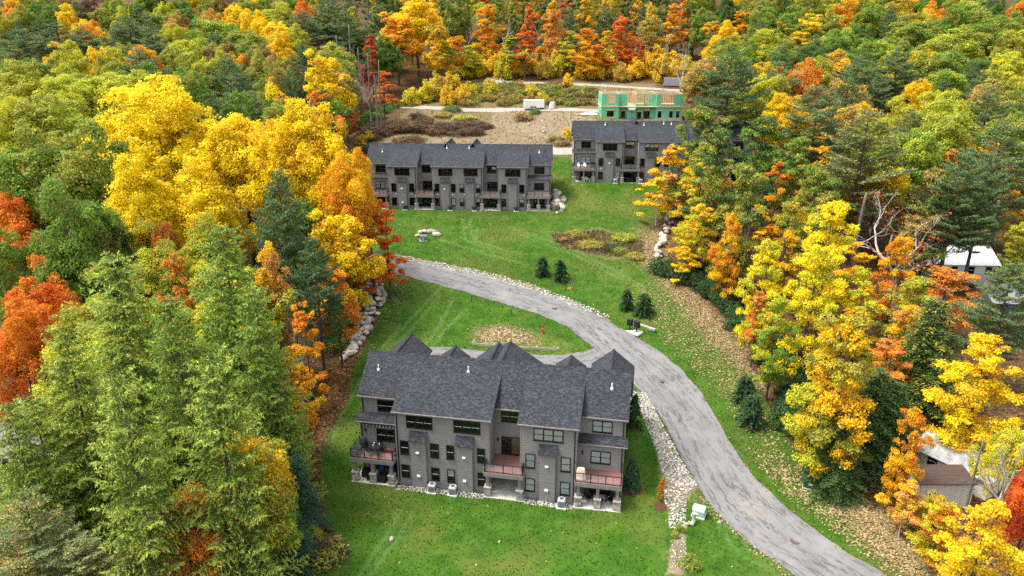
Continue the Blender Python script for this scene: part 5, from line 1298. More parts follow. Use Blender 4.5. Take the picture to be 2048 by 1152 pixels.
def sheet(name, left, right, mat, lift, label, n=5, kind='structure', kerb=.03):
    """a draped strip between two edge lines, with a skirt that reaches into the ground"""
    L, Rr = np.array(left), np.array(right); m = MB(); rows = []; s = 0
    for k in range(len(L)):
        if k: s += np.linalg.norm((L[k]+Rr[k]-L[k-1]-Rr[k-1])/2)
        w = np.linalg.norm(Rr[k]-L[k]); row = []
        for j in range(n+1):
            p = L[k]+(Rr[k]-L[k])*j/n; row.append(((p[0], p[1], float(ground_at(p[0], p[1]))+lift), (w*j/n, s)))
        rows.append(row)
    for a, b in zip(rows, rows[1:]):
        for j in range(n): m.poly([a[j][0], a[j+1][0], b[j+1][0], b[j][0]], [a[j][1], a[j+1][1], b[j+1][1], b[j][1]])
        for j in (0, n):
            (p, pu), (q, qu) = a[j], b[j]; d = lift+.15
            m.poly([p, q, (q[0], q[1], q[2]-d), (p[0], p[1], p[2]-d)], [pu, qu, qu, pu])
    return m.build(name, mat, smooth=False, kind=kind, label=label)
def resample(line, n):
    p = np.array(line); s = np.r_[0, np.cumsum(np.linalg.norm(np.diff(p, axis=0), axis=1))]; t = np.linspace(0, s[-1], n)
    return np.stack([np.interp(t, s, p[:, 0]), np.interp(t, s, p[:, 1])], 1)
rl, rr = resample(smooth_line(D['road_left']), 150), resample(smooth_line(D['road_right']), 150)
jit = np.random.default_rng(8)
rl = rl+jit.normal(0, .05, rl.shape); rr = rr+jit.normal(0, .05, rr.shape)
cl, cr = resample(D['court_top'], 60), resample(D['court_bottom'], 60)
trk = []
for nm, key, w, lab in (('gravel_track', 'track_a', 4.0, 'pale gravel track behind the white trailer'), ('gravel_track', 'track_b', 3.2, 'narrow pale gravel track below the yellow thicket'), ('driveway', 'drive_b', 5.0, 'pale driveway strip between the two far townhouse rows')):
    c = smooth_line(D[key], 2.); t = np.gradient(c, axis=0); t /= np.linalg.norm(t, axis=1)[:, None]; nrm = np.stack([-t[:, 1], t[:, 0]], 1)
    trk.append((nm, c+nrm*w/2, c-nrm*w/2, lab))
PAVED += [np.concatenate([rl[::3], rr[::-3]]), np.concatenate([cl, cr[::-1]])]+[np.concatenate([q[1], q[2][::-1]]) for q in trk]
build_ground()
sheet('road', rl, rr, M['asphalt'], .04, 'grey asphalt road curving uphill past the nearest townhouse row', 14)
sheet('driveway', cl, cr, M['asphalt'], .03, 'grey asphalt driveway in front of the nearest townhouse row', 22)
for nm, a_, b_, lab in trk: sheet(nm, a_, b_, M['gravelroad'], .05, lab, 5)

# ------------------------------------------------ loose stones, grass tufts and fallen leaves (stuff)
def ico(seed, n=1):
    bm = bmesh.new(); bmesh.ops.create_icosphere(bm, subdivisions=n, radius=1)
    r = random.Random(seed)
    for v in bm.verts: v.co *= r.uniform(.72, 1.2)
    V = np.array([v.co[:] for v in bm.verts]); F = np.array([[v.index for v in f.verts] for f in bm.faces]); bm.free(); return V, F
ICO = [ico(k) for k in range(6)]
def rot_z(a): c, s = np.cos(a), np.sin(a); return np.array([[c, -s, 0], [s, c, 0], [0, 0, 1]])
def stones(name, pts, mat, seed, sink=.3, **props):
    """pts: (x, y, r) list -> one mesh of small tumbled stones"""
    r = np.random.default_rng(seed); VV, FF, RR = [], [], []; k = 0
    for x, y, s in pts:
        V, F = ICO[r.integers(6)]; V = (V*np.array([1, r.uniform(.6, 1), r.uniform(.5, .85)]))@rot_z(r.uniform(0, 6.3)).T*s
        V = V+np.array([x, y, float(ground_at(x, y))+s*(.5-sink)]); VV.append(V); FF.append(F+k); k += len(V); RR += [r.random()]*len(F)
    F = np.concatenate(FF); me = fastmesh(name, np.concatenate(VV), len(F), 3, mat, {'rnd': ('FACE', RR)}, False, F)
    return link(name, me, **props)
def inpoly(pol, n, rng, dens=None):
    p = np.array(pol); lo, hi = p.min(0), p.max(0); out = np.empty((0, 2))
    while len(out) < n:
        q = rng.uniform(lo, hi, (n*3, 2)); out = np.concatenate([out, q[sdist(pol, q[:, 0], q[:, 1]) > 0]])
    return out[:n]
for k, (pol, n, a, b, lab) in enumerate(D['gravel']):
    q = inpoly(pol, n, rngG); s = a+(b-a)*rngG.random(n)**2.2
    stones('gravel', [(x, y, r) for (x, y), r in zip(q, s)], M['gravel'], 30+k, kind='stuff', label=lab)
def leafquads(name, P, N, L, W, mat, rng, fold=.25, along=None, clump=None, rnd=None):
    n = len(P); N = N/np.maximum(np.linalg.norm(N, axis=1)[:, None], 1e-6)
    t = rng.normal(size=(n, 3)) if along is None else along
    t = t-(t*N).sum(1)[:, None]*N; t /= np.maximum(np.linalg.norm(t, axis=1)[:, None], 1e-6)
    b = np.cross(N, t); L = np.broadcast_to(L, n)[:, None]; W = np.broadcast_to(W, n)[:, None]
    V = np.empty((n, 4, 3)); V[:, 0] = P-t*L/2; V[:, 1] = P+b*W/2-N*W*fold; V[:, 2] = P+t*L/2; V[:, 3] = P-b*W/2-N*W*fold
    return fastmesh(name, V, n, 4, mat, {'rnd': ('FACE', rng.random(n) if rnd is None else rnd), 'clump': ('FACE', rng.random(n) if clump is None else clump)})
def scatter_ground(name, pol_list, L, mat, tints, label, up=.0, flat=True, seed=0, mix=.5):
    rng = np.random.default_rng(seed); Q = np.concatenate([q[rng.random(len(q)) < np.clip(.15+sdist(p, q[:, 0], q[:, 1])/(2.5 if 'lea' in name else .5), 0, 1)] for p, q in ((p, inpoly(p, n, rng)) for p, n in pol_list)]); ok = np.ones(len(Q), bool)
    for p in LOTS: ok &= sdist(p, Q[:, 0], Q[:, 1]) < -.02
    if name != 'fallen_leaves':
        for p in PAVED: ok &= sdist(p, Q[:, 0], Q[:, 1]) < .05
    if name == 'grass':
        for ln in D['tracks']: ok &= (ldist(ln, Q[:, 0], Q[:, 1]) > .2) | (rng.random(len(Q)) < .45)
        for pol, w, k_ in D['dry']+D['dirt']: ok &= (sdist(pol, Q[:, 0], Q[:, 1]) < 0) | (rng.random(len(Q)) > k_)
    Q = Q[ok]; n = len(Q)
    z = ground_at(Q[:, 0], Q[:, 1])
    if flat: N = np.array([0, 0, 1.])+rng.normal(0, .35, (n, 3)); P = np.c_[Q, z+.06+.05*rng.random(n)]; al = None; l = L*(.7+.6*rng.random(n)); w = l*.75
    else: N = rng.normal(0, 1, (n, 3)); N[:, 2] *= .3; al = np.array([0, 0, 1.])+rng.normal(0, .45, (n, 3)); l = L*(.6+.8*rng.random(n)); w = l*.55; P = np.c_[Q, z+l*.22]
    cl = np.clip(.5+.5*np.sin(Q[:, 0]*.9+np.sin(Q[:, 1]*.7))*np.sin(Q[:, 1]*1.1)+rng.normal(0, .25, n), 0, 1) if not flat else rng.random(n)
    o = link(name, leafquads(name, P, N, l, w, mat, rng, .15, al, cl), kind='stuff', label=label)
    o.color = (*tints[0], 1); o['tint_b'] = tints[1]; o['mix_b'] = mix
    return o
scatter_ground('grass', D['grass_scatter'], .18, M['leaf'], ((.037, .100, .007), (.088, .135, .020)), 'short green lawn grass around the townhouse rows', flat=False, seed=1, mix=.45)
scatter_ground('fallen_leaves', D['leaf_scatter'], .24, M['leaf'], ((.54, .45, .22), (.38, .25, .12)), 'yellow and tan fallen leaves on the slope and lawn', seed=2)
EDGE = [(np.concatenate([ln+off, (ln-off)[::-1]]), n) for ln, off, n in ((rr[::3], np.array([.45, .1]), 1100), (rl[:84:3], np.array([-.3, .1]), 380))]
scatter_ground('fallen_leaves', EDGE, .2, M['leaf'], ((.36, .19, .07), (.22, .11, .045)), 'brown leaves drifted along the edges of the road', seed=7)
scatter_ground('leaf_litter', D['wood_scatter'], .34, M['leaf'], ((.22, .10, .035), (.38, .19, .07)), 'brown leaf litter on the forest floor by the lawn', seed=3)
scatter_ground('dry_grass', D['dry_scatter'], .5, M['leaf'], ((.27, .21, .10), (.20, .16, .07)), 'tan dry weeds on the rough ground behind the far rows', flat=False, seed=4)

# ---------------------------------------------------------------- trees: prototypes (a trunk mesh and a crown mesh each)
def unit(a): return a/np.maximum(np.linalg.norm(a, axis=-1, keepdims=True), 1e-9)
def fib(n, rng):
    k = np.arange(n)+.5; ph = np.arccos(1-2*k/n); th = math.pi*(1+5**.5)*k
    return unit(np.stack([np.cos(th)*np.sin(ph), np.sin(th)*np.sin(ph), np.cos(ph)], 1)+rng.normal(0, .16, (n, 3)))
def lumps(d, rng, amp=.28):
    o = np.ones(len(d))
    for f in (1.5, 2.6, 4.2):
        w = rng.normal(0, 1, 3); w = w/np.linalg.norm(w)*f; o += amp/f*1.5*np.sin(d@w*2+rng.uniform(0, 6.3))
        w = rng.normal(0, 1, 3); w = w/np.linalg.norm(w)*f; o += amp/f*1.5*np.sin(d@w*2+rng.uniform(0, 6.3))
    return o
def fill_clumps(C, RC, n, rng, flat=.8, up=.35, out=.6, ctr=None, jit=.6, shell=(.62, 1.12)):
    """leaf points on the upper and outer side of each clump"""
    pr = RC**2; cnt = rng.multinomial(n, pr/pr.sum()); idx = np.repeat(np.arange(len(C)), cnt); m = len(idx)
    o = unit(C[idx]-ctr) if ctr is not None else 0
    d = unit(rng.normal(0, 1, (m, 3))+out*o+np.array([0, 0, up]))
    # each clump is itself lumpy, so its edge is ragged
    u = shell[0]+(shell[1]-shell[0])*rng.random(m)**.6
    ph = rng.uniform(0, 6.3, (len(C), 3))[idx]
    u = u*(1+.22*np.sin(d[:, 0]*5+ph[:, 0])*np.sin(d[:, 1]*5+ph[:, 1])+.16*np.sin(d[:, 2]*7+ph[:, 2]))
    P = C[idx]+d*(RC[idx]*u)[:, None]*np.array([1, 1, flat])
    N = unit(d+np.array([0, 0, .25])+jit*rng.normal(0, 1, (m, 3)))
    return P, N, idx
def limbs(m, base_z, top, C, RC, r0, rng, n=14, lean=(0, 0)):
    """trunk that thins towards the top, and limbs out to clumps"""
    k = 7; pts = [(lean[0]*t+.18*r0*math.sin(5*t+1), lean[1]*t+.2*r0*math.cos(4*t), top*t) for t in np.linspace(0, 1, k)]
    m.tube([(pts[0][0], pts[0][1], -.6)]+pts, [r0*1.45]+[r0*max(.12, (1.12-t)**1.1) for t in np.linspace(0, 1, k)], 8)
    for i in rng.permutation(len(C))[:n]:
        c = C[i]; zb = max(base_z, min(top*.92, c[2]-np.linalg.norm(c[:2])*rng.uniform(.5, 1.0))); t = zb/top
        s = np.array([lean[0]*t, lean[1]*t, zb]); q = s+(c-s)*.5+np.array([0, 0, -.07*np.linalg.norm(c-s)])+rng.normal(0, .25, 3)
        rr_ = r0*.42*(1.15-t); m.tube([s, q, c], [rr_, rr_*.62, rr_*.22], 5, False)
        for _ in range(2):
            e = c+rng.normal(0, 1, 3)*RC[i]*.55; m.tube([q+(c-q)*.4, e], [rr_*.34, rr_*.1], 4, False)
def broad(seed, H=24., Rr=8., hb=5., ncl=90, nleaf=24000, leaf=.40, profile='round', gaps=.0, rcl=(.20, .32), r0=.42):
    rng = np.random.default_rng(seed); d = fib(int(ncl*1.35), rng); d = d[d[:, 2] > -.72][:ncl] if profile != 'tall' else d[:ncl]
    az = (H-hb)/2; zc = hb+az; lp = lumps(d, rng)
    rad = rng.uniform(.45, .9, len(d))**.55*lp*.82
    C = d*rad[:, None]*np.array([Rr, Rr, az]); h = C[:, 2]/az
    if profile == 'round': C[:, :2] *= (1.0-.22*np.clip(h, 0, 1)**2)[:, None]
    if profile == 'oval': C[:, :2] *= (1.0-.45*np.clip(h, -.2, 1))[:, None]
    if profile == 'vase': C[:, :2] *= (.85+.25*np.clip(h, -1, .6))[:, None]
    RC = np.minimum(Rr, az)*rng.uniform(*rcl, len(C))
    C[:, 2] += zc; keep = rng.random(len(C)) >= gaps; C, RC = C[keep], RC[keep]
    sub = []  # break every clump into smaller sprays
    for c, r in zip(C, RC):
        for _ in range(5):
            v = unit(rng.normal(0, 1, 3)+.7*unit(c-np.array([0, 0, zc*.9]))+np.array([0, 0, .35])); sub.append(np.r_[c+v*r*.62, r*rng.uniform(.38, .60)])
    S = np.array(sub); P, N, idx = fill_clumps(S[:, :3], S[:, 3], nleaf, rng, .82, .4, .6, np.array([0, 0, zc]))
    L = leaf*rng.uniform(.7, 1.3, len(P)); clv = np.clip(rng.random(len(C))[idx//5]*.7+rng.random(len(S))[idx]*.3, 0, 1)
    crown = leafquads('crown', P, N, L, L*.82, M['leaf'], rng, .22, None, clv)
    m = MB(); limbs(m, hb*.8, H*.86, C, RC, r0, rng, 26)
    return m.mesh('trunk', M['bark'], True), crown, H, Rr
def layered(seed, H=22., Rr=4.5, hb=5., ncl=34, nleaf=9000, leaf=.42, r0=.26, barkm='bark', flat=.42, top=.25):
    """forest tree with a visible stem and separate level sprays of leaves"""
    rng = np.random.default_rng(seed); C, RC = [], []
    for k in range(ncl):
        z = hb+(H-hb-.6)*(k+.5)/ncl; h = (z-hb)/(H-hb); w = Rr*(math.sin(math.pi*min(1, .25+h*.72))**.55)*rng.uniform(.15, 1.0)*(1-top*h)
        a = k*2.4+rng.normal(0, .5); C.append((w*math.cos(a), w*math.sin(a), min(H-.8, z+rng.normal(0, .9)))); RC.append(Rr*rng.uniform(.24, .44)*(1-.4*h))
    C.append((0, 0, H-.7)); RC.append(Rr*.2); C, RC = np.array(C), np.array(RC)
    sub = []
    for c, r in zip(C, RC):
        for _ in range(4):
            v = rng.normal(0, 1, 3)*np.array([1, 1, .3]); sub.append(np.r_[c+unit(v)*r*.6, r*rng.uniform(.4, .65)])
    S = np.array(sub); P, N, idx = fill_clumps(S[:, :3], S[:, 3], nleaf, rng, flat, .3, .3, np.array([0, 0, H*.55]), .8, (.2, 1.15))
    N = unit(N+np.array([0, 0, .5])); L = leaf*rng.uniform(.65, 1.3, len(P)); clv = np.clip(rng.random(len(C))[idx//4]*.75+rng.random(len(P))*.25, 0, 1)
    crown = leafquads('crown', P, N, L, L*.8, M['leaf'], rng, .2, None, clv)
    m = MB(); limbs(m, hb*.7, H*.95, C, RC, r0, rng, ncl-4); return m.mesh('trunk', M[barkm], True), crown, H, Rr
def branches_tree(seed, kind, H, Rr, nneedle, r0=.35):
    """conifers: whorls of branches that carry twigs and needle sprays"""
    rng = np.random.default_rng(seed); m = MB(); P, A, CL, LN, WD = [], [], [], [], []
    k = 8; m.tube([(0, 0, -.6)]+[(.12*math.sin(3*t), .12*math.cos(2.3*t), H*t) for t in np.linspace(0, 1, k)], [r0*1.3]+[r0*max(.06, 1.05-t) for t in np.linspace(0, 1, k)], 8)
    if kind == 'larch': z, dz, per, hb = 1.5, 1.25, 6, .06
    elif kind == 'pine': z, dz, per, hb = H*.30, H*.044, 5, .30
    else: z, dz, per, hb = .5, .55, 9, .02
    tw = []
    while z < H*.985:
        h = (z/H-hb)/(1-hb)
        if kind == 'pine': Lb = Rr*(.45+.75*math.sin(math.pi*min(1, h*.85+.12)))*(1.02-h**2.2)*.9
        elif kind == 'larch': Lb = Rr*(1.0-h)**.56*(.75+.25*min(1, h*6))
        else: Lb = Rr*(1-h)**.85*(.8+.2*min(1, h*8))
        a0 = rng.uniform(0, 6.3)
        for j in range(per):
            a = a0+j*2*math.pi/per+rng.normal(0, .22); L = Lb*rng.uniform(.62, 1.15)+.35
            if kind == 'pine' and rng.random() < .12: continue
            ux = np.array([math.cos(a), math.sin(a), 0]); zz = z+rng.normal(0, dz*.3)
            if kind == 'larch': f = lambda s: zz-.30*L*s+.42*L*max(0, s-.55)**1.5*1.6+.25*s
            elif kind == 'pine': f = lambda s: zz+(.10+.35*h)*L*s+.12*L*s*s
            else: f = lambda s: zz-.10*L*s-.24*L*s*s
            pts = [ux*L*s+np.array([0, 0, f(s)]) for s in (0, .3, .6, 1)]
            m.tube(pts, [r0*.2*(1.1-h)+.02, r0*.13*(1.1-h)+.015, .022, .008], 4, False)
            cl = rng.random()
            n = max(4, int(L*(2.3 if kind == 'larch' else 4.2 if kind == 'pine' else 4.5)))
            for s in np.linspace(.16 if kind != 'pine' else .32, 1., n):
                p = ux*L*s+np.array([0, 0, f(s)]); side = np.array([-ux[1], ux[0], 0])
                for sg in (-1, 1):
                    tl = (.38*L*(1.06-s)+(.28 if kind != 'larch' else .55))*rng.uniform(.5, 1.1)*(1. if kind != 'pine' else 1.25)
                    dz_ = {'larch': rng.uniform(-.35, .15), 'pine': rng.uniform(.0, .35), 'hemlock': rng.uniform(-.4, -.05)}[kind]
                    dr = unit(side*sg+ux*rng.uniform(.45, .95)+np.array([0, 0, dz_])); tw.append((p, dr, tl, cl))
            tw.append((ux*L*.95+np.array([0, 0, f(.95)]), unit(ux+np.array([0, 0, .3 if kind != 'hemlock' else -.4])), .6, cl))
        z += dz*(1-.35*h if kind != 'hemlock' else 1-.3*h)
    TP = np.array([t[0] for t in tw]); TD = np.array([t[1] for t in tw]); TL = np.array([t[2] for t in tw]); TC = np.array([t[3] for t in tw])
    cnt = rng.multinomial(nneedle, TL/TL.sum()); idx = np.repeat(np.arange(len(tw)), cnt); n = len(idx); s = rng.random(n)**.8
    if kind == 'larch':
        al = unit(TD[idx]*1.0+rng.normal(0, .42, (n, 3))+np.array([0, 0, .12])); P = TP[idx]+TD[idx]*(TL[idx]*s)[:, None]+al*.12; P[:, 2] -= .16*(s*TL[idx])**2
        L = rng.uniform(.3, .62, n); W = rng.uniform(.07, .12, n); N = unit(rng.normal(0, 1, (n, 3))+np.array([0, 0, 1.0]))
    elif kind == 'pine':
        al = unit(TD[idx]*.7+rng.normal(0, .6, (n, 3))+np.array([0, 0, .5])); P = TP[idx]+TD[idx]*(TL[idx]*s)[:, None]+al*.12+rng.normal(0, .1, (n, 3))*np.array([1, 1, .6])
        L = rng.uniform(.30, .58, n); W = rng.uniform(.09, .17, n); N = unit(rng.normal(0, .7, (n, 3))+np.array([0, 0, 1.]))
    else:
        al = unit(TD[idx]*1.0+rng.normal(0, .35, (n, 3))+np.array([0, 0, -.25])); P = TP[idx]+TD[idx]*(TL[idx]*s)[:, None]+rng.normal(0, .05, (n, 3)); P[:, 2] -= .2*(s*TL[idx])**2
        L = rng.uniform(.22, .42, n); W = rng.uniform(.08, .15, n); N = unit(rng.normal(0, .5, (n, 3))+np.array([0, 0, 1.2]))
    clv = np.clip(TC[idx]*.6+.4*rng.random(len(tw))[idx], 0, 1)
    if kind == 'larch': rb = np.hypot(P[:, 0], P[:, 1])/(Rr*np.clip(1-P[:, 2]/H, .05, 1)**.56+.5); clv = np.clip(TC[idx]*.25+.5*s+.75*rb-.35, 0, 1)   # tint paler towards twig tips and outer crown, darker inside
    return m.mesh('trunk', M['bark'], True), leafquads('crown', P, N, L, W, M['needle'], rng, .12, al, clv), H, Rr
def bare(seed, H=18., Rr=6., r0=.3, nleaf=0):
    rng = np.random.default_rng(seed); m = MB(); tips = []
    def grow(p, d, L, r, lev):
        n = 4; pts = [p]; q = p.copy(); dd = d.copy()
        for _ in range(n):
            dd = unit(dd+rng.normal(0, .16, 3)+np.array([0, 0, .06])); q = q+dd*L/n; pts.append(q)
        m.tube(pts, [r*(1-.14*k) for k in range(n+1)], 7 if lev == 0 else 5 if lev < 2 else 3, False)
        if lev >= 4: tips.append(q); return
        for j in range(3 if lev else 4):
            t = rng.uniform(.45, 1.) if j else 1.; k = min(n-1, int(t*n)); b = pts[k]+(pts[k+1]-pts[k])*(t*n-k) if t < 1 else q
            e = unit(dd+rng.normal(0, .62, 3)+np.array([0, 0, .15])); grow(b, e, L*rng.uniform(.5, .72), r*rng.uniform(.38, .52), lev+1)
    grow(np.array([0, 0, -.5]), unit(np.array([.06, .03, 1.])), H*.45, r0, 0)
    T = np.array(tips); crown = None
    if nleaf:
        i = rng.integers(len(T), size=nleaf); P = T[i]+rng.normal(0, .3, (nleaf, 3)); crown = leafquads('crown', P, rng.normal(0, 1, (nleaf, 3)), .3, .24, M['leaf'], rng)
    return m.mesh('trunk', M['bark_grey'], True), crown, H, Rr
def bush(seed, H=2.4, Rr=1.6, nleaf=3200, leaf=.22, stems=9, mat='leaf', ncl=24, upright=False):
    rng = np.random.default_rng(seed); d = fib(ncl*2, rng); d = d[d[:, 2] > -.15][:ncl]; rad = rng.uniform(.4, .85, len(d))
    C = d*rad[:, None]*np.array([Rr, Rr, H*.85]); C[:, 2] = np.abs(C[:, 2])+H*.08; RC = rng.uniform(.26, .42, len(C))*min(Rr, H)
    if upright: C[:, :2] *= .75; RC *= .62
    P, N, idx = fill_clumps(C, RC, nleaf, rng, 1.3 if upright else .9, .4, .4, np.array([0, 0, H*.3]), .8, (.25, 1.15)); P[:, 2] = np.maximum(P[:, 2], .04)
    L = leaf*rng.uniform(.7, 1.3, len(P)); crown = leafquads('foliage', P, N, L, L*.7, M[mat], rng, .2, None, np.clip(rng.random(len(C))[idx]*.7+.3*rng.random(len(P)), 0, 1))
    m = MB()
    for c in C[:stems]: m.tube([(c[0]*.15, c[1]*.15, -.2), c*np.array([.55, .55, .6]), c*np.array([.95, .95, 1.])], [.045, .03, .012], 4, False)
    return m.mesh('stems', M['bark'], True), crown, H, Rr
def snag(k, H=14., r0=.3):
    rng = np.random.default_rng(200+k); m = MB(); p = [(.25*math.sin(t*3+k), .2*math.cos(t*2), H*t) for t in np.linspace(0, 1, 8)]
    m.tube([(0, 0, -.6)]+p, [r0*1.35]+[r0*(1.1-.55*t) for t in np.linspace(0, 1, 8)], 8)
    for _ in range(9):
        z = H*rng.uniform(.35, .97); a = rng.uniform(0, 6.3); L = rng.uniform(.4, 1.8); m.tube([(0, 0, z), (math.cos(a)*L*.5, math.sin(a)*L*.5, z+.1), (math.cos(a)*L, math.sin(a)*L, z+.1*L)], [.07, .045, .015], 4, False)
    return m.mesh('trunk', M[('bark_mid', 'bark_mid', 'bark', 'bark_mid')[k]], True), None, H, .7
PROTO = {
 'M': [broad(11+k, 26, 8.6, 5.0, 105, 42000, .33, p) for k, p in enumerate(('round', 'oval', 'round', 'vase'))],
 'O': [broad(31+k, 20, 7.0, 4.0, 95, 30000, .34, p, .05, (.22, .34)) for k, p in enumerate(('round', 'round', 'vase'))],
 'S': [broad(41+k, 22, 3.4, 2.5, 60, 15000, .32, 'tall', .05, (.30, .5), .24) for k in range(2)],
 'T': [layered(51+k, 22, 4.6, (4., 6., 8.)[k], 26, 13000, .33, .26, 'bark', .62) for k in range(3)],
 'W': [layered(61+k, 11, 3.8, 2.6, 22, 8500, .27, .13, 'bark_grey', .5) for k in range(3)],
 'K': [layered(55+k, 18, 5.6, 2.8, 46, 21000, .29, .24, 'bark', .5, .2) for k in range(3)],
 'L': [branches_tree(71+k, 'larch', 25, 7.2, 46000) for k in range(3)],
 'P': [branches_tree(81+k, 'pine', 25, 6.2, 24000, .4) for k in range(4)],
 'H': [branches_tree(91+k, 'hemlock', 17, 4.4, 30000, .3) for k in range(2)],
 'F': [branches_tree(95+k, 'hemlock', 3.0, 1.25, 7000, .07) for k in range(2)],
 'B': [bare(101, 18, 6, .3), bare(102, 17, 6, .36), bare(103, 18, 5.5, .55)],
 'N': [snag(k) for k in range(4)],
 'R': [bare(105, 18, 6, .36, 160)],
 'G': [bush(111, 2.6, 2.1, 4200, .2, 9), bush(112, 2.2, 2.4, 4200, .2, 9), bush(113, 3.2, 2.0, 4200, .2, 9)],
 'Y': [bush(121+k, 4.2, 2.2, 3000, .22, 14, 'leaf', 26, True) for k in range(3)],
 'U': [bush(131+k, 1.5, 1.6, 2200, .15, 8) for k in range(2)],
 'Z': [bare(141, 3.0, 1., .045)],
}
KINDNAME = {'M': 'maple_tree', 'O': 'oak_tree', 'S': 'slender_tree', 'T': 'forest_tree', 'W': 'young_tree', 'K': 'maple_tree', 'L': 'larch_tree', 'P': 'pine_tree', 'H': 'hemlock_tree', 'F': 'spruce_tree',
            'B': 'bare_tree', 'R': 'bare_tree', 'G': 'evergreen_shrub', 'Y': 'sapling_thicket', 'U': 'shrub', 'Z': 'bare_sapling', 'N': 'tree_trunk'}
KINDCAT = {'G': 'shrub', 'U': 'shrub', 'Y': 'sapling', 'Z': 'sapling'}
def plant(kind, var, x, y, H, W, rz, ca, cb, mixb, label, group):
    tm, cm, H0, R0 = PROTO[kind][var % len(PROTO[kind])]
    root = empty(KINDNAME[kind], (x, y, gz(x, y)), rz, label=label, category=KINDCAT.get(kind, 'tree'))
    if group: root['group'] = group
    root.scale = (W/(2*R0), W/(2*R0), H/H0)
    link('trunk' if kind not in 'GYU' else 'stems', tm, root)
    if cm:
        c = link('crown' if kind not in 'GYU' else 'foliage', cm, root); c.color = (*ca, 1); c['tint_b'] = cb; c['mix_b'] = mixb
    return root
# ---------------------------------------------------------------- labels of the trees that have none written out: look, wood and nearest neighbour
TINT_WORD = {'yellow':'bright yellow','gold':'golden','orange':'orange','redor':'red orange','red':'red','peach':'peach coloured','ygreen':'yellow green','lime':'lime green','olive':'olive','green':'green','dgreen':'dark green','pine':'dark green','gpine':'grey green','opine':'pale olive',
 'larchin':'light green','larchtip':'light green','larchtip2':'green','hemlock':'deep green','brown':'brown','plum':'plum brown','spruce':'dark green','bluesp':'blue green','tan':'tan','bare':'leafless','rust':'rust brown','dull':'dull brown','thicket':'yellow'}
KIND_WORD = {'M':'maple','O':'round tree','S':'slender tree','T':'thin tree','K':'open crowned maple','W':'young tree','L':'larch','P':'pine','H':'hemlock','F':'small spruce','B':'bare tree','R':'bare tree with red leaves','G':'evergreen shrub','Y':'sapling thicket','U':'shrub','Z':'bare sapling','N':'trunk'}
SHRUB_GROUP = {'G':'dark evergreen shrubs along the woods edge','Y':'yellow sapling thickets round the clearing','U':'low shrubs on the rough ground','F':'small conifers planted on the lawn','Z':'bare saplings on the lawn','N':'bare trunks standing in the woods'}
def seen_from_above(x, y, z):
    """where a point stands in the view from the drone: across, down, distance"""
    th = math.radians(19.0866); z = z-CH; d = y*math.cos(th)-z*math.sin(th); return 1024+1420*x/d, 576-1420*(y*math.sin(th)+z*math.cos(th))/d, d
def wood_of(u, v):
    if v < 150:
        for lim, t in ((330, 'on the far left hillside'), (700, 'on the hillside left of the clearing'), (930, "at the clearing's far corner"), (1350, 'behind the yellow thicket'), (1700, 'above the right woods')):
            if u < lim: return t
        return 'on the far right hillside'
    if u < 760: return 'in the left woods' if v < 420 else 'in the near left woods'
    if u > 1280: return 'in the right woods' if v < 420 else 'in the lower right woods'
    return 'in the clearing'
def with_article(w): return ('an ' if w[0] in 'aeiou' else 'a ')+w
def label_trees(rows):
    info = []
    for r in rows:
        z = gz(r[2], r[3]); u, v, d = seen_from_above(r[2], r[3], z+r[4]*.62); info.append((u, v, r[5]/d, r))
    used = {r[10] for r in rows if r[10]}; out = {}
    name = lambda q: ('pale ' if q[3][0] in 'BZN' else TINT_WORD[q[3][7]]+' ')+KIND_WORD[q[3][0]]
    for i in sorted(range(len(rows)), key=lambda k: -info[k][2]):
        u, v, w, r = info[i]
        if r[10]: out[i] = r[10]; continue
        k = r[0]; c1 = 'pale grey' if k in 'BN' else 'thin' if k == 'Z' else TINT_WORD[r[7]]; c2 = c1
        if r[8] != r[7] and k in 'MOTK' and TINT_WORD[r[8]].split()[-1] not in c1: c2 = c1+' and '+TINT_WORD[r[8]]
        near = sorted((q for j, q in enumerate(info) if j != i and q[3][0] in 'MOSTKWLPHBR'), key=lambda q: math.hypot(q[0]-u, q[1]-v))[:16]
        def offers():
            for c in (c2, c1):
                for q in near:
                    du, dv = u-q[0], v-q[1]; rel = ('right of' if du > 0 else 'left of') if abs(du) > abs(dv)*1.2 else ('above' if dv < 0 else 'below')
                    yield f"{c} {KIND_WORD[k]} {wood_of(u, v)}, {rel} {with_article(name(q))}"
            for q in near:
                for p in near:
                    if p[0] > q[0]+4: yield f"{c1} {KIND_WORD[k]} between {with_article(name(q))} and {with_article(name(p))}"
                    if q[0] < u < p[0]: yield f"{c1} {KIND_WORD[k]} {wood_of(u, v)} between {with_article(name(q))} and {with_article(name(p))}"
        for t in offers():
            if t not in used and len(t.split()) <= 16: break
        out[i] = t; used.add(t)
    return [r[:7]+(TINT[r[7]], TINT[r[8]], r[9], out[i], SHRUB_GROUP.get(r[0]) or 'trees '+wood_of(*info[i][:2])) for i, r in enumerate(rows)]
for tree_row in label_trees(TREE_ROWS): plant(*tree_row)

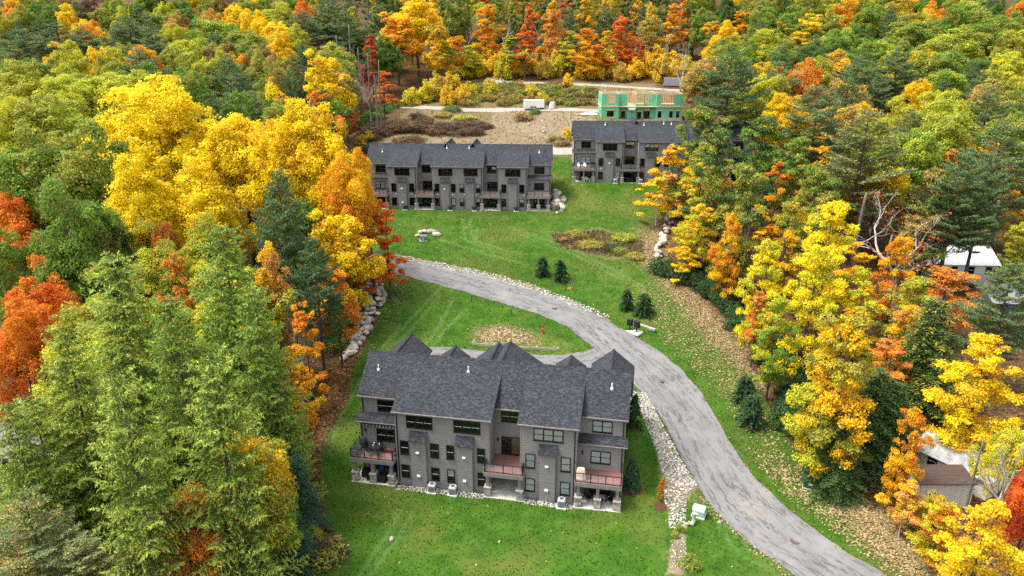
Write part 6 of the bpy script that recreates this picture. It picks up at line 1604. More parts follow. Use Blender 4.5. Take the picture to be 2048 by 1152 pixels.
# ---------------------------------------------------------------- townhouse rows
E_, S_, C_, D_ = 4.578, 5.538, 3.249, 9.818
VR, ZR, VE, ZE, VF = 6.23, 12.05, 2.05, 8.70, 10.4     # ridge, rear eave, front wall line
SL = (ZR-ZE)/(VR-VE)
RW, UPW, LOW = 2.75, 2.40, 1.70                        # recess wall, end upper wall, end lower wall
def laps(m, p, d, L, z0, z1, nrm, cut=None, ch=.19):
    """courses of lapped siding: each board leans out at its lower edge"""
    z = z0; n = Vector((nrm[0], nrm[1], 0)); d = Vector((d[0], d[1], 0)); p = Vector((p[0], p[1], 0))
    while z < z1-1e-4:
        zt = min(z+ch, z1); s0, s1 = (0, L) if cut is None else cut(z); t0, t1 = (0, L) if cut is None else cut(zt)
        if s1-s0 > .01 or t1-t0 > .01:
            a = p+d*s0+n*.030+Vector((0,0,z)); b = p+d*s1+n*.030+Vector((0,0,z)); c = p+d*t1+n*.004+Vector((0,0,zt)); e = p+d*t0+n*.004+Vector((0,0,zt))
            m.quad(a, b, c, e); a2 = p+d*s0+n*.002+Vector((0,0,z)); b2 = p+d*s1+n*.002+Vector((0,0,z)); m.quad(a2, b2, b, a)
        z = zt
def slab(m, u0, u1, v0, z0, v1, z1, th=.13):
    L = math.hypot(v1-v0, z1-z0); n = Vector((0, -(z1-z0), v1-v0)).normalized()
    if n.z < 0: n = -n
    a, b, c, d = Vector((u0,v0,z0)), Vector((u1,v0,z0)), Vector((u1,v1,z1)), Vector((u0,v1,z1))
    m.quad(a, b, c, d, [(u0, 0), (u1, 0), (u1, L), (u0, L)])
    A, B, Cc, Dd = [q-n*th for q in (a, b, c, d)]
    m.quad(Dd, Cc, B, A); m.quad(A, B, b, a, [(u0,0),(u1,0),(u1,.1),(u0,.1)]); m.quad(Cc, Dd, d, c); m.quad(B, Cc, c, b, [(0,0),(L,0),(L,.1),(0,.1)]); m.quad(Dd, A, a, d, [(0,0),(L,0),(L,.1),(0,.1)])
def window(root, u0, u1, z0, z1, v, n=1, back='room', rail='grey', name='window', split=True, depth=.07):
    """black frame proud of the siding, panes set back in it, blind or dark room behind the glass (faces -v)"""
    f = .085; m = MB(); y0, y1 = v-depth-.03, v+.0
    m.box(u0, y0, z0, u1, y1, z0+f); m.box(u0, y0, z1-f, u1, y1, z1); m.box(u0, y0, z0+f, u0+f, y1, z1-f); m.box(u1-f, y0, z0+f, u1, y1, z1-f)
    w = (u1-u0-2*f-(n-1)*.11)/n
    for k in range(1, n): x = u0+f+k*w+(k-1)*.11; m.box(x, y0+.003, z0+f, x+.11, y1, z1-f)
    W = m.build(name, M['black'], root)
    s = MB(); s.box(u0-.03, y0-.03, z0-.05, u1+.03, v, z0-.004); s.build('sill', M['black'], W)
    for k in range(n):
        x = u0+f+k*(w+.11); bk = back[k % len(back)] if isinstance(back, (list, tuple)) else back
        q = MB(); q.quad((x, v-.058, z0+f), (x+w, v-.058, z0+f), (x+w, v-.058, z1-f), (x, v-.058, z1-f)); q.build('pane', M['glass'], W)
        zb = z0+f
        if bk == 'half':
            b = MB(); b.quad((x, v-.036, (z0+z1)/2), (x+w, v-.036, (z0+z1)/2), (x+w, v-.036, z1-f), (x, v-.036, z1-f)); b.build('blind', M['blind'], W); bk = 'room'
        b = MB(); b.quad((x, v-.031, zb), (x+w, v-.031, zb), (x+w, v-.031, z1-f), (x, v-.031, z1-f)); b.build('blind' if 'blind' in bk else 'room_back', M[bk], W)
        if split:
            r = MB(); zc = (z0+z1)/2; r.box(x+.002, v-.078, zc-.028, x+w-.002, v-.059, zc+.028); r.build('meeting_rail', M['black'] if rail == 'black' else M['vent'], W)
    return W
def pillar(root, u, v, ztop, seed):
    r = random.Random(seed); m = MB(); h = 1.12; hw = .31; z = .12
    m.box(u-hw+.04, v-hw+.04, .1, u+hw-.04, v+hw-.04, h)
    while z < h-.05:
        c = r.uniform(.12, .24); zt = min(z+c, h)
        for ax in range(4):
            s = -hw
            while s < hw-.02:
                e = min(hw, s+r.uniform(.16, .40)); o = r.uniform(-.01, .05); e = hw if hw-e < .1 else e
                if ax == 0: m.box(u+s+.008, v-hw-o, z+.008, u+e-.008, v-hw+.06, zt-.008)
                elif ax == 1: m.box(u+s+.008, v+hw-.06, z+.008, u+e-.008, v+hw+o, zt-.008)
                elif ax == 2: m.box(u-hw-o, v+s+.008, z+.008, u-hw+.06, v+e-.008, zt-.008)
                else: m.box(u+hw-.06, v+s+.008, z+.008, u+hw+o, v+e-.008, zt-.008)
                s = e
        z = zt
    me = m.mesh('stone_pillar', M['veneer']); nf = len(me.polygons); a = me.attributes.new('rnd', 'FLOAT', 'FACE')
    vals = []; 
    for i in range(nf//6): x = r.random(); vals += [x]*6
    a.data.foreach_set('value', vals); o = link('stone_pillar', me, root)
    c = MB(); c.box(u-hw-.07, v-hw-.07, h, u+hw+.07, v+hw+.07, h+.09); c.build('pillar_cap', M['cap'], o)
    p = MB(); p.box(u-.15, v-.15, h+.09, u+.15, v+.15, ztop); p.build('post', M['trim'], o)
def deck(root, u0, u1, v0, v1, z, seed, left=True, right=True, mids=1, pillars=(0., 1.)):
    r = random.Random(seed); b = MB(); v = v0
    while v < v1-.03: e = min(v+.138, v1); b.box(u0, v, z-.03+r.uniform(-.002, .002), u1, e-.008, z+r.uniform(-.002, .002)); v += .146
    dk = b.build('deck', M['deck'], root)
    f = MB(); f.box(u0-.05, v0-.05, z-.46, u1+.05, v0-.002, z-.004); f.box(u0-.05, v0, z-.46, u0-.003, v1, z-.005); f.box(u1+.003, v0, z-.46, u1+.05, v1, z-.005)
    f.box(u0, v0+.06, z-.42, u1, v0+.30, z-.06); f.build('rim_beam', M['trim'], dk)
    s = MB(); s.box(u0+.01, v0+.31, z-.20, u1-.01, v1-.01, z-.06); s.build('soffit', M['trim'], dk)
    def run(a, c, n):
        a, c = Vector(a), Vector(c); d = c-a; L = d.length; d.normalize(); nn = Vector((-d.y, d.x, 0))
        def bar(p, q, w, za, zb): return [p-nn*w, q-nn*w, q+nn*w, p+nn*w, za, zb]
        def obox(m, p, q, w, za, zb):
            i = len(m.v)
            for zz in (za, zb):
                for t in (p-nn*w, q-nn*w, q+nn*w, p+nn*w): m.v.append((t.x, t.y, zz))
            for k in ((0,3,2,1),(4,5,6,7),(0,1,5,4),(1,2,6,5),(2,3,7,6),(3,0,4,7)): m.f.append(tuple(i+j for j in k)); m.uv.append(None)
        m = MB(); obox(m, a, c, .04, z+.98, z+1.03); obox(m, a, c, .028, z+.10, z+.14); m.build('handrail', M['black'], dk)
        for k in range(n+1):
            p = a+d*(L*k/n); m = MB(); obox(m, p-d*.042, p+d*.042, .042, z, z+1.06); m.build('rail_post', M['black'], dk)
            if k < n:
                q = a+d*(L*(k+.5)/n); m = MB(); obox(m, q-d*.013, q+d*.013, .013, z+.14, z+.98); m.build('baluster', M['black'], dk)
                g = MB(); p2 = a+d*(L*(k+1)/n); g.quad((p+d*.05).to_tuple()[:2]+(z+.14,), (p2-d*.05).to_tuple()[:2]+(z+.14,), (p2-d*.05).to_tuple()[:2]+(z+.98,), (p+d*.05).to_tuple()[:2]+(z+.98,)); g.build('rail_panel', M['railglass'], dk)
    run((u0+.06, v0+.06, 0), (u1-.06, v0+.06, 0), mids)
    if left: run((u0+.06, v0+.16, 0), (u0+.06, v1-.05, 0), 2)
    if right: run((u1-.06, v0+.16, 0), (u1-.06, v1-.05, 0), 2)
    for k, t in enumerate(pillars): pillar(root, u0+.34+(u1-u0-.68)*t, v0+.3, z-.46, seed*7+k)
    p = MB(); p.cbox(u0-.08, v0-.08, -.25, u1+.08, v1+.9, .10, .02); p.build('patio_slab', M['concrete'], root)
    return dk
def rm():
    m = NT('rail_infill'); t = m.node('ShaderNodeBsdfTransparent'); d = m.node('ShaderNodeBsdfDiffuse'); d.inputs[0].default_value = (.75, .75, .78, 1)
    x = m.node('ShaderNodeMixShader'); x.inputs[0].default_value = .15; m.l.new(t.outputs[0], x.inputs[1]); m.l.new(d.outputs[0], x.inputs[2]); m.l.new(x.outputs[0], m.out.inputs[0]); return m.m
M['railglass'] = rm()
def box_part(root, name, mat, *b): m = MB(); m.box(*b); return m.build(name, M[mat], root)
def wall_vent(root, u, v, z):
    m = MB(); m.box(u-.16, v-.10, z-.14, u+.16, v-.02, z+.16); o = m.build('wall_vent', M['vent'], root)
    h = MB(); h.quad((u-.17, v-.19, z+.02), (u+.17, v-.19, z+.02), (u+.17, v-.1, z+.18), (u-.17, v-.1, z+.18)); h.quad((u-.17, v-.19, z+.02), (u-.17, v-.1, z+.18), (u-.17, v-.1, z+.02), (u-.17, v-.15, z+.0)); h.build('hood', M['white'], o)
def disc_part(root, name, mat, u, v, z, r):
    m = MB(); n = 10; m.poly([(u+r*math.cos(2*math.pi*k/n), v-.07, z+r*math.sin(2*math.pi*k/n)) for k in range(n)])
    for k in range(n):
        a, b = 2*math.pi*k/n, 2*math.pi*(k+1)/n; m.quad((u+r*math.cos(a), v, z+r*math.sin(a)), (u+r*math.cos(b), v, z+r*math.sin(b)), (u+r*math.cos(b), v-.07, z+r*math.sin(b)), (u+r*math.cos(a), v-.07, z+r*math.sin(a)))
    m.build(name, M[mat], root)
def pipe(root, u, v, z, h=.55, r=.07):
    m = MB(); m.lathe(u, v, [(r*2.6, z-.15), (r*2.2, z+.06), (r*1.1, z+.12), (r, z+.14), (r, z+h), (r*.8, z+h)], 8); m.build('vent_pipe', M['white'], root)
def main_z(v): return ZE+SL*(v-VE) if v <= VR else ZR-SL*(v-VR)
def row(k, layout, label, spec, near):
    X, Y, Z, A = BLD[k]; sd = 'siding' if near else 'siding_far'
    root = empty('townhouse_row', (X, Y, Z), A, label=label, category='townhouse', group='dark grey townhouse rows')
    edges = [0]
    for s in layout: edges.append(edges[-1]+{'e': E_, 's': S_, 'c': C_, 'd': D_}[s])
    Lt = edges[-1]; bi = 0; ci = 0; ei = 0
    # main roof
    m = MB(); slab(m, -.35, Lt+.35, VE, ZE, VR, ZR); slab(m, -.35, Lt+.35, VF+.4, main_z(VF+.4), VR, ZR); rf = m.build('roof', M['shingle'], root)
    m = MB(); slab(m, -.36, Lt+.36, VR-.16, ZR-.16*SL+.025, VR, ZR+.03, .03); slab(m, -.36, Lt+.36, VR+.16, ZR-.16*SL+.025, VR, ZR+.03, .03); m.build('ridge_cap', M['shingle'], rf)
    m = MB(); m.box(-.3, VE+.12, ZE-.34, Lt+.3, VE+.16, ZE-.10); m.box(-.3, VE+.16, ZE-.20, Lt+.3, UPW, ZE-.14); m.build('fascia', M['trim'], rf)
    m = MB()
    for a, b, s in zip(edges, edges[1:], layout):
        if s in 'ec': m.box(a-(.34 if a == 0 else -.3), VE-.11, ZE-.16, b+(.34 if b == Lt else -.3), VE-.003, ZE-.04)
    m.build('gutter', M['trim'], rf)
    # gable ends and front wall
    for side, u in ((-1, 0.), (1, Lt)):
        m = MB()
        laps(m, (u, LOW), (0, 1), VF-LOW, -.4, 6.25, (side, 0)); laps(m, (u, UPW), (0, 1), VF-UPW, 6.25, ZE+.2, (side, 0))
        laps(m, (u, UPW), (0, 1), VF-UPW, ZE+.2, ZR-.25, (side, 0), lambda z: (max(0, VE+(z-ZE)/SL-UPW+.1), max(0, min(VF-UPW, VR+(ZR-z)/SL-UPW-.1))))
        m.build('end_wall', M[sd], root)
        m = MB(); x = u+side*.035
        for vv, z0, z1 in ((LOW, 0, 6.2), (UPW, 6.3, ZE)): m.box(x-.05, vv-.035, z0, x+.05, vv+.10, z1)
        m.build('corner_board', M['trim'], root)
    m = MB(); laps(m, (Lt, VF), (-1, 0), Lt, 2.3, ZE-.1, (0, 1), None, .38); m.build('front_wall', M[sd], root)
    # front cross gables over the garages and porches
    for gi, (u, hw, vv, zp, zb, gar) in enumerate(spec['gables']):
        v0 = VR+(ZR-zp)/SL-.5 if zp < ZR else VR; m = MB(); sl = (zp-zb)/hw
        for s in (-1, 1):
            a, b, c, d = Vector((u, v0-.8, zp)), Vector((u, vv, zp)), Vector((u+s*hw, vv, zb)), Vector((u+s*hw, v0-.8, zb)); L = math.hypot(hw, zp-zb); D0 = vv-v0+.8
            m.poly([a, b, c, d], [(0, L), (D0, L), (D0, 0), (0, 0)]); t = Vector((0, 0, -.14)); m.poly([d+t, c+t, b+t, a+t]); m.poly([b, b+t, c+t, c]); m.poly([c, c+t, d+t, d])
        g = m.build('front_gable_roof', M['shingle'], root)
        m = MB(); m.box(u-.11, v0-.2, zp-.05, u+.11, vv+.01, zp+.035); m.build('ridge_cap', M['shingle'], g)
        m = MB(); w = hw-.35; laps(m, (u+w, vv-.3), (-1, 0), 2*w, 2.4, zb+.1, (0, 1), None, .38)
        laps(m, (u+w, vv-.3), (-1, 0), 2*w, zb+.1, zp-.2, (0, 1), lambda z: (max(0, w-(zp-.2-z)/sl), min(2*w, w+(zp-.2-z)/sl)), .38)
        for s in (-1, 1): laps(m, (u+s*w, VF), (0, 1), vv-.3-VF, 2.4, zb+.05, (s, 0), None, .38)
        m.build('front_wall', M[sd], g)
        if gar: box_part(g, 'garage_door', 'trim', u-w+.5, vv-.27, 2.9, u+w-.5, vv-.20, 5.2)
    bayf = MB()
    for i, (a, b, s) in enumerate(zip(edges, edges[1:], layout)):
        if s in 'sd':                                                    # projecting bay
            m = MB(); laps(m, (a, 0), (1, 0), b-a, -.3, 8.62, (0, -1))
            for sgn, u in ((-1, a), (1, b)):
                dn = (0, 1); laps(m, (u, 0), dn, RW, -.3, 8.62, (sgn, 0))
                laps(m, (u, 0), dn, 4.9, 8.62, 10.85, (sgn, 0), lambda z: (max(0, (z-8.42)/.48-.35), 4.8))
            m.build('bay_wall', M[sd], root)
            for u in (a, b):
                sg = -1 if u == a else 1; x = u+sg*.02; box_part(root, 'corner_board', 'trim', x-.055, -.045, -.1, x+.055, .06, 8.5)
            m = MB(); slab(m, a-.32, b+.32, -.35, 8.50, 4.86, 11.0, .12); o = m.build('bay_roof', M['shingle'], root)
            m = MB(); m.box(a-.26, -.27, 8.24, b+.26, -.23, 8.44); m.box(a-.26, -.23, 8.36, b+.26, -.03, 8.42); m.build('fascia', M['trim'], o)
            m = MB(); m.box(a-.32, -.45, 8.38, b+.32, -.353, 8.49); m.build('gutter', M['trim'], o)
            units = [(a, b)] if s == 's' else [(a, (a+b)/2), ((a+b)/2, b)]
            for ui, (p, q) in enumerate(units):
                W = spec['bays'][bi]; bi += 1; cu = (p+q)/2; dbl = s == 'd'
                hw = 1.48 if not dbl else 1.38
                off = 0 if not dbl else (.12 if ui == 0 else .2)
                window(root, cu-hw+off, cu+hw+off, 6.70, 8.06, 0, 3, W[0], W[5])
                c0, c1 = cu-.80, cu+.80
                m = MB(); laps(m, (c0, -.45), (1, 0), 1.6, -.3, 5.75, (0, -1)); laps(m, (c0, -.45), (0, 1), .45, -.3, 5.75, (-1, 0)); laps(m, (c1, -.45), (0, 1), .45, -.3, 5.75, (1, 0)); ch = m.build('chimney_bump', M[sd], root)
                m = MB(); slab(m, c0-.14, c1+.14, -.80, 5.55, -.03, 6.35, .10); m.build('chimney_roof', M['shingle'], ch)
                m = MB(); m.box(c0-.10, -.74, 5.42, c1+.10, -.46, 5.46); m.build('soffit', M['trim'], ch)
                for t in (0, 1):
                    if W[6] and (near or t == 0 or W[6] > 1): wall_vent(ch, cu-.05, -.45, 4.05-2.75*t)
                ww = .98 if not dbl else .90
                if near and dbl and ui == 1: ww = .80
                for sgn, wi in ((-1, 1), (1, 2)):
                    x = cu+sgn*(1.78 if not dbl else 1.62); window(root, x-ww/2, x+ww/2, 3.45, 5.08, 0, 1, W[wi], W[5])
                for sgn, wi in ((-1, 3), (1, 4)):
                    x = cu+sgn*(1.78 if not dbl else 1.62); window(root, x-ww/2, x+ww/2, .72, 2.22, 0, 1, W[wi], W[5])
            m = MB(); x = a-.10 if i else a; m.box(a+.10, -.10, .1, a+.19, -.03, 8.35) if near and s == 'd' else m.box(b-.19, -.10, .1, b-.10, -.03, 8.35); m.build('downspout', M['black'], root)
        elif s == 'c':                                                   # recess with a balcony deck
            W = spec['recs'][ci]; ci += 1
            m = MB(); laps(m, (a, RW), (1, 0), b-a, -.3, 8.75, (0, -1)); m.build('recess_wall', M[sd], root)
            window(root, a+.72, a+2.55, 6.85, 8.15, RW, 2, W[0], W[3])
            window(root, a+.72, a+2.75, 3.0, 5.08, RW, 2, W[1], 'black', 'patio_door', False)
            window(root, a+.5, a+2.75, .12, 2.2, RW, 2, W[2], 'black', 'patio_door', False)
            deck(root, a-.36, b+.36, -.95, -.03, 2.95, 100*k+i, True, True, 2)
            fl = MB(); r = random.Random(i); v = .0-.03
            while v < RW-.03: fl.box(a+.02, v, 2.92, b-.02, min(v+.138, RW-.01), 2.95+r.uniform(-.002, .002)); v += .146
            fl.build('deck', M['deck'], root); box_part(root, 'soffit', 'trim', a+.02, -.03, 2.74, b-.02, RW-.02, 2.90); box_part(root, 'patio_slab', 'concrete', a+.01, .95, -.2, b-.01, RW, .098)
            box_part(root, 'wall_lamp', 'black', a+.28, RW-.16, 4.55, a+.42, RW-.01, 4.85)
        else:                                                            # end section
            W = spec['ends'][ei]; L = ei == 0; ei += 1
            m = MB(); laps(m, (a, UPW), (1, 0), b-a, 6.2, 8.8, (0, -1)); m.build('upper_wall', M[sd], root)
            m = MB(); laps(m, (a, LOW), (1, 0), b-a, -.3, 6.25, (0, -1)); m.build('lower_wall', M[sd], root)
            u0, u1 = (a-.4, b-.03) if L else (a+.03, b+.4)
            m = MB(); slab(m, u0, u1, 1.25, 6.06, UPW-.03, 6.62, .10); o = m.build('skirt_roof', M['shingle'], root)
            m = MB(); m.box(u0+.02, 1.17, 5.95, u1-.02, 1.247, 6.05); m.build('gutter', M['trim'], o); m = MB(); m.box(u0+.06, 1.30, 5.90, u1-.06, LOW-.03, 5.95); m.build('soffit', M['trim'], o)
            c = a+2.5 if L else a+2.35; hw = 1.0
            if near and L: c = a+2.75
            window(root, c-hw, c+hw, 6.88, 8.18, UPW, 2, W[0], W[3]); window(root, c-hw, c+hw, 3.72, 5.12, LOW, 2, W[1], W[3])
            window(root, c-1.2, c+1.2, .12, 2.2, LOW, 2, W[2], 'black', 'patio_door', False)
            d0, d1 = (a-.3, b-.2) if L else (a+.06, b+.02)
            deck(root, d0, d1, -.9, LOW-.03, 2.95, 100*k+i+50, L, True, 3, (0, .5, 1))
            box_part(root, 'wall_lamp', 'black', a+.45, LOW-.16, 4.7, a+.60, LOW-.01, 5.0)
            x = .12 if L else Lt-.12; m = MB(); m.box(x-.05, UPW-.12, 6.66, x+.05, UPW-.03, ZE-.2); m.box(x-.05, LOW-.12, .1, x+.05, LOW-.03, 5.9); m.build('downspout', M['black'], root)
    for u, v in spec['pipes']:
        pipe(root, u, v, main_z(v) if not spec.get('onbay') else main_z(v))
    for u, z in spec['discs']: disc_part(root, 'wall_fitting', 'white', u, -.02, z, .13)
    return root
dk, bl_, bw, wm, hf = 'room', 'blind', 'blindw', 'roomwarm', 'half'
sp0 = dict(bays=[(dk, dk, dk, dk, dk, 'grey', 2), (dk, dk, dk, hf, dk, 'grey', 2), (bl_, bl_, bw, bl_, bl_, 'black', 2)], recs=[(dk, [dk, wm], dk, 'grey')], ends=[(dk, dk, dk, 'grey'), (bl_, bl_, dk, 'black')],
  gables=[(2.04, 2.45, 13.5, 11.2, 9.25, 1), (7.5, 1.75, 13.2, 10.2, 8.95, 0), (12.75, 2.6, 13.0, 11.15, 9.1, 0), (14.03, 3.85, 13.5, 11.2, 8.7, 1), (21.15, 1.75, 13.2, 10.2, 8.95, 0), (25.91, 2.42, 13.45, 11.2, 9.25, 1)],
  pipes=[(1.26, 4.5), (11.1, 5.0), (26.2, 4.6)], discs=[(13.9, 2.9)])
row(0, 'edcse', 'nearest dark grey townhouse row, three units, beside the curving road', sp0, True)
sp1 = dict(bays=[(dk, dk, dk, dk, dk, 'black', 2), (dk, dk, dk, dk, bl_, 'black', 1), (dk, hf, hf, hf, hf, 'black', 0), (dk, dk, dk, dk, hf, 'black', 0)], recs=[(dk, dk, dk, 'black'), ([dk, hf], dk, dk, 'black')], ends=[(dk, bl_, dk, 'black'), (dk, dk, dk, 'black')],
  gables=[(2.1, 2.45, 13.4, 11.2, 9.25, 1), (8.5, 1.75, 13.2, 10.2, 8.95, 0), (15.4, 2.5, 13.9, 12.2, 9.0, 1), (20.8, 2.5, 13.9, 12.2, 9.0, 1), (28.5, 1.75, 13.2, 10.2, 8.95, 0), (34.4, 2.42, 13.45, 11.2, 9.25, 1)],
  pipes=[(2.6, 4.4), (15.6, 5.3), (20.1, 5.3), (34.2, 4.5)], discs=[(5.95, 2.95), (9.1, 2.95), (14.3, 2.95), (17.3, 2.95), (19.6, 2.95), (22.0, 2.95), (28.5, 2.95), (31.4, 2.95)])
row(1, 'escdcse', 'middle townhouse row of four units at the top of the mown slope', sp1, False)
sp2 = dict(bays=[(dk, dk, dk, dk, bl_, 'black', 1), ([hf, hf, hf], dk, dk, dk, dk, 'black', 0), (hf, dk, dk, dk, dk, 'black', 0), (dk, dk, dk, dk, dk, 'black', 0)], recs=[([hf, hf], dk, dk, 'black'), (dk, dk, dk, 'black')], ends=[(dk, [bl_, bl_], dk, 'black'), (dk, dk, dk, 'black')],
  gables=[(2.1, 2.45, 13.4, 11.2, 9.25, 1), (8.5, 1.75, 13.2, 10.2, 8.95, 0), (13.2, 2.5, 13.9, 12.15, 9.0, 1), (20.8, 2.5, 13.5, 11.2, 9.0, 1), (28.5, 1.75, 13.2, 10.2, 8.95, 0), (34.4, 2.42, 13.45, 11.2, 9.25, 1)],
  pipes=[(6.6, 5.3), (14.8, 5.3), (19.0, 5.6), (20.6, 5.5)], discs=[(5.6, 2.95)])
row(2, 'escdcse', 'far right townhouse row half hidden by the woods below the green framed house', sp2, False)

# ---------------------------------------------------------------- the house being framed
def site_house():
    x0, y0 = 23.8, 194.0; z0 = 24.55; a = R(-2.0)
    root = empty('unfinished_house', (x0, y0, z0), a, label='half built house framed in timber with bright green wall sheathing', category='house')
    rr = random.Random(4)
    FL = ((0., 3.1), (3.42, 6.45))
    secs = [(0, 4.6, 0., [(1.5, 3.3, .55, 2.3)], [(1.6, 3.5, .8, 2.5)]), (4.6, 6.9, 1.5, [(.8, 1.9, 0., 2.1)], []), (6.9, 9.2, 0.6, [], []), (9.2, 11.2, .9, [(.4, 1.5, .0, 1.9)], [(-.2, 2.0, .5, 2.6)]),
            (11.2, 13.2, 1.5, [(.25, 1.8, .1, 2.5)], [(.3, 1.7, .7, 2.5)]), (13.2, 14.4, .9, [], []), (14.4, 21.4, 0., [(.6, 1.5, .35, 2.2), (3.6, 4.5, .35, 2.2), (5.4, 6.3, .35, 2.2)], [(1.3, 4.6, .5, 2.7)])]
    def panelwall(u0, u1, v, z0, z1, holes, along='u'):
        """sheathing cut round its openings, in 1.22 m wide panels with dark taped seams"""
        xs = sorted({u0, u1, *[h for o in holes for h in o[:2]], *[u0+1.22*k for k in range(1, int((u1-u0)/1.22)+1)]}); xs = [x for x in xs if u0-1e-6 <= x <= u1+1e-6]
        for a_, b_ in zip(xs, xs[1:]):
            if b_-a_ < .03: continue
            sp = [(z0, z1)]
            for h in holes:
                if h[0] < (a_+b_)/2 < h[1]: sp = [(z0, h[2]), (h[3], z1)]
            for p, q in sp:
                if q-p < .03: continue
                m = MB(); g = .012
                if along == 'u': m.box(a_+g, v, p+g, b_-g, v+.04+rr.uniform(0, .01), q-g)
                else: m.box(v, a_+g, p+g, v+.04+rr.uniform(0, .01), b_-g, q-g)
                m.build('sheathing_panel', M['osb'], root)
    def studs(u0, u1, v, z0, z1, holes, along='u', step=.61):
        m = MB(); n = int((u1-u0)/step)
        for k in range(n+1):
            u = u0+.04+k*(u1-u0-.08)/max(1, n)
            if any(h[0] < u < h[1] for h in holes): continue
            if along == 'u': m.box(u-.03, v, z0, u+.03, v+.14, z1)
            else: m.box(v, u-.03, z0, v+.14, u+.03, z1)
        for za, zb in ((z1, z1+.16), (z0-.10, z0)):
            if along == 'u': m.box(u0, v-.004, za, u1, v+.144, zb)
            else: m.box(v-.004, u0, za, v+.144, u1, zb)
        for h in holes:
            for za, zb in ((h[2]-.09, h[2]), (h[3], h[3]+.2)):
                if along == 'u': m.box(h[0]-.12, v-.07, za-.04, h[1]+.12, v+.15, zb+.04)
        m.build('wall_framing', M['timber'], root)
    box_part(root, 'foundation', 'pad', -.1, -.1, -2.2, 21.5, 11., -.12)
    for fi, (za, zb) in enumerate(FL):
        m = MB(); m.box(-.15, -.2, za-.28, 21.6, 11.1, za-.08); m.build('floor_deck', M['timber'], root)
        for k, (a_, b_, v, h1, h2) in enumerate(secs):
            hs_ = [(a_+p, a_+q, za+r_, za+s) for p, q, r_, s in (h1, h2)[fi]]
            if fi == 1 and k == 2:
                continue
            panelwall(a_, b_, v, za-.05, zb, hs_); studs(a_, b_, v+.05, za, zb, hs_)
        for k in range(len(secs)-1):
            va, vb = secs[k][2], secs[k+1][2]; u = secs[k][1]
            if abs(va-vb) > .1: panelwall(min(va, vb)+.05, max(va, vb), u-.02, za-.05, zb, [], 'v')
        panelwall(0.05, 10.8, -.02, za-.05, zb, [(2, 3.2, za+.8, za+2.2), (6, 7.2, za+.8, za+2.2)], 'v'); studs(0.1, 10.8, .05, za, zb, [], 'v')
        studs(0.1, 21.3, 10.7, za, zb, [], 'u'); studs(.2, 10.7, 21.2, za, zb, [], 'v')
        for v in (4.2, 7.5): studs(.3, 21.0, v, za, zb, [], 'u', .5)
        for u in (4.6, 9.2, 14.4): studs(1.6, 10.6, u, za, zb, [], 'v', .5)
    for u0, u1, v, z1 in ((9.4, 12.4, 7.6, 7.3), (2.2, 3.6, 5.0, 6.7), (16.5, 18.4, 6.5, 7.0)):
        m = MB(); m.box(u0, v, 6.2, u0+.4, v+.12, z1); m.box(u1-.4, v, 6.2, u1, v+.12, z1); m.box(u0, v-.01, z1-.45, u1, v+.13, z1); m.build('gable_framing', M['timber'], root)
    m = MB(); m.poly([(16.6, 5.5, 6.2), (19.6, 5.5, 6.2), (16.6, 5.5, 7.6)]); m.poly([(16.6, 5.6, 6.2), (16.6, 5.6, 7.6), (19.6, 5.6, 6.2)]); m.poly([(16.6, 5.5, 7.6), (19.6, 5.5, 6.2), (19.6, 5.6, 6.2), (16.6, 5.6, 7.6)]); m.build('gable_panel', M['timber'], root)
    m = MB(); m.box(6.95, -.35, 2.85, 9.15, .62, 3.0); m.box(7.2, -.6, 2.4, 8.9, -.35, 2.8); m.build('wrapped_shelf', M['whitefab'], root)
    m = MB(); m.box(1.2, -.02, 3.3, 4.2, .0, 3.55); m.build('rim_board', M['timber'], root)
    for k in range(2):
        m = MB(); m.tube([(.15+.75*k, 1.2, 5.6), (.05+.75*k, 1.2, 9.3)], [.07, .07], 6); m.build('scaffold_pole', M['whitefab'], root)
    m = MB()
    for k in range(16): m.box(.3+1.3*k, -1.1+rr.uniform(-.2, .2), -.55, 1.2+1.3*k, -.9+rr.uniform(-.2, .4), -.42)
    m.build('timber_offcuts', M['timber'], root)
site_house()
def place(name, x, y, rz=0, dz=0, **p): return empty(name, (x, y, gz(x, y)+dz), rz, **p)
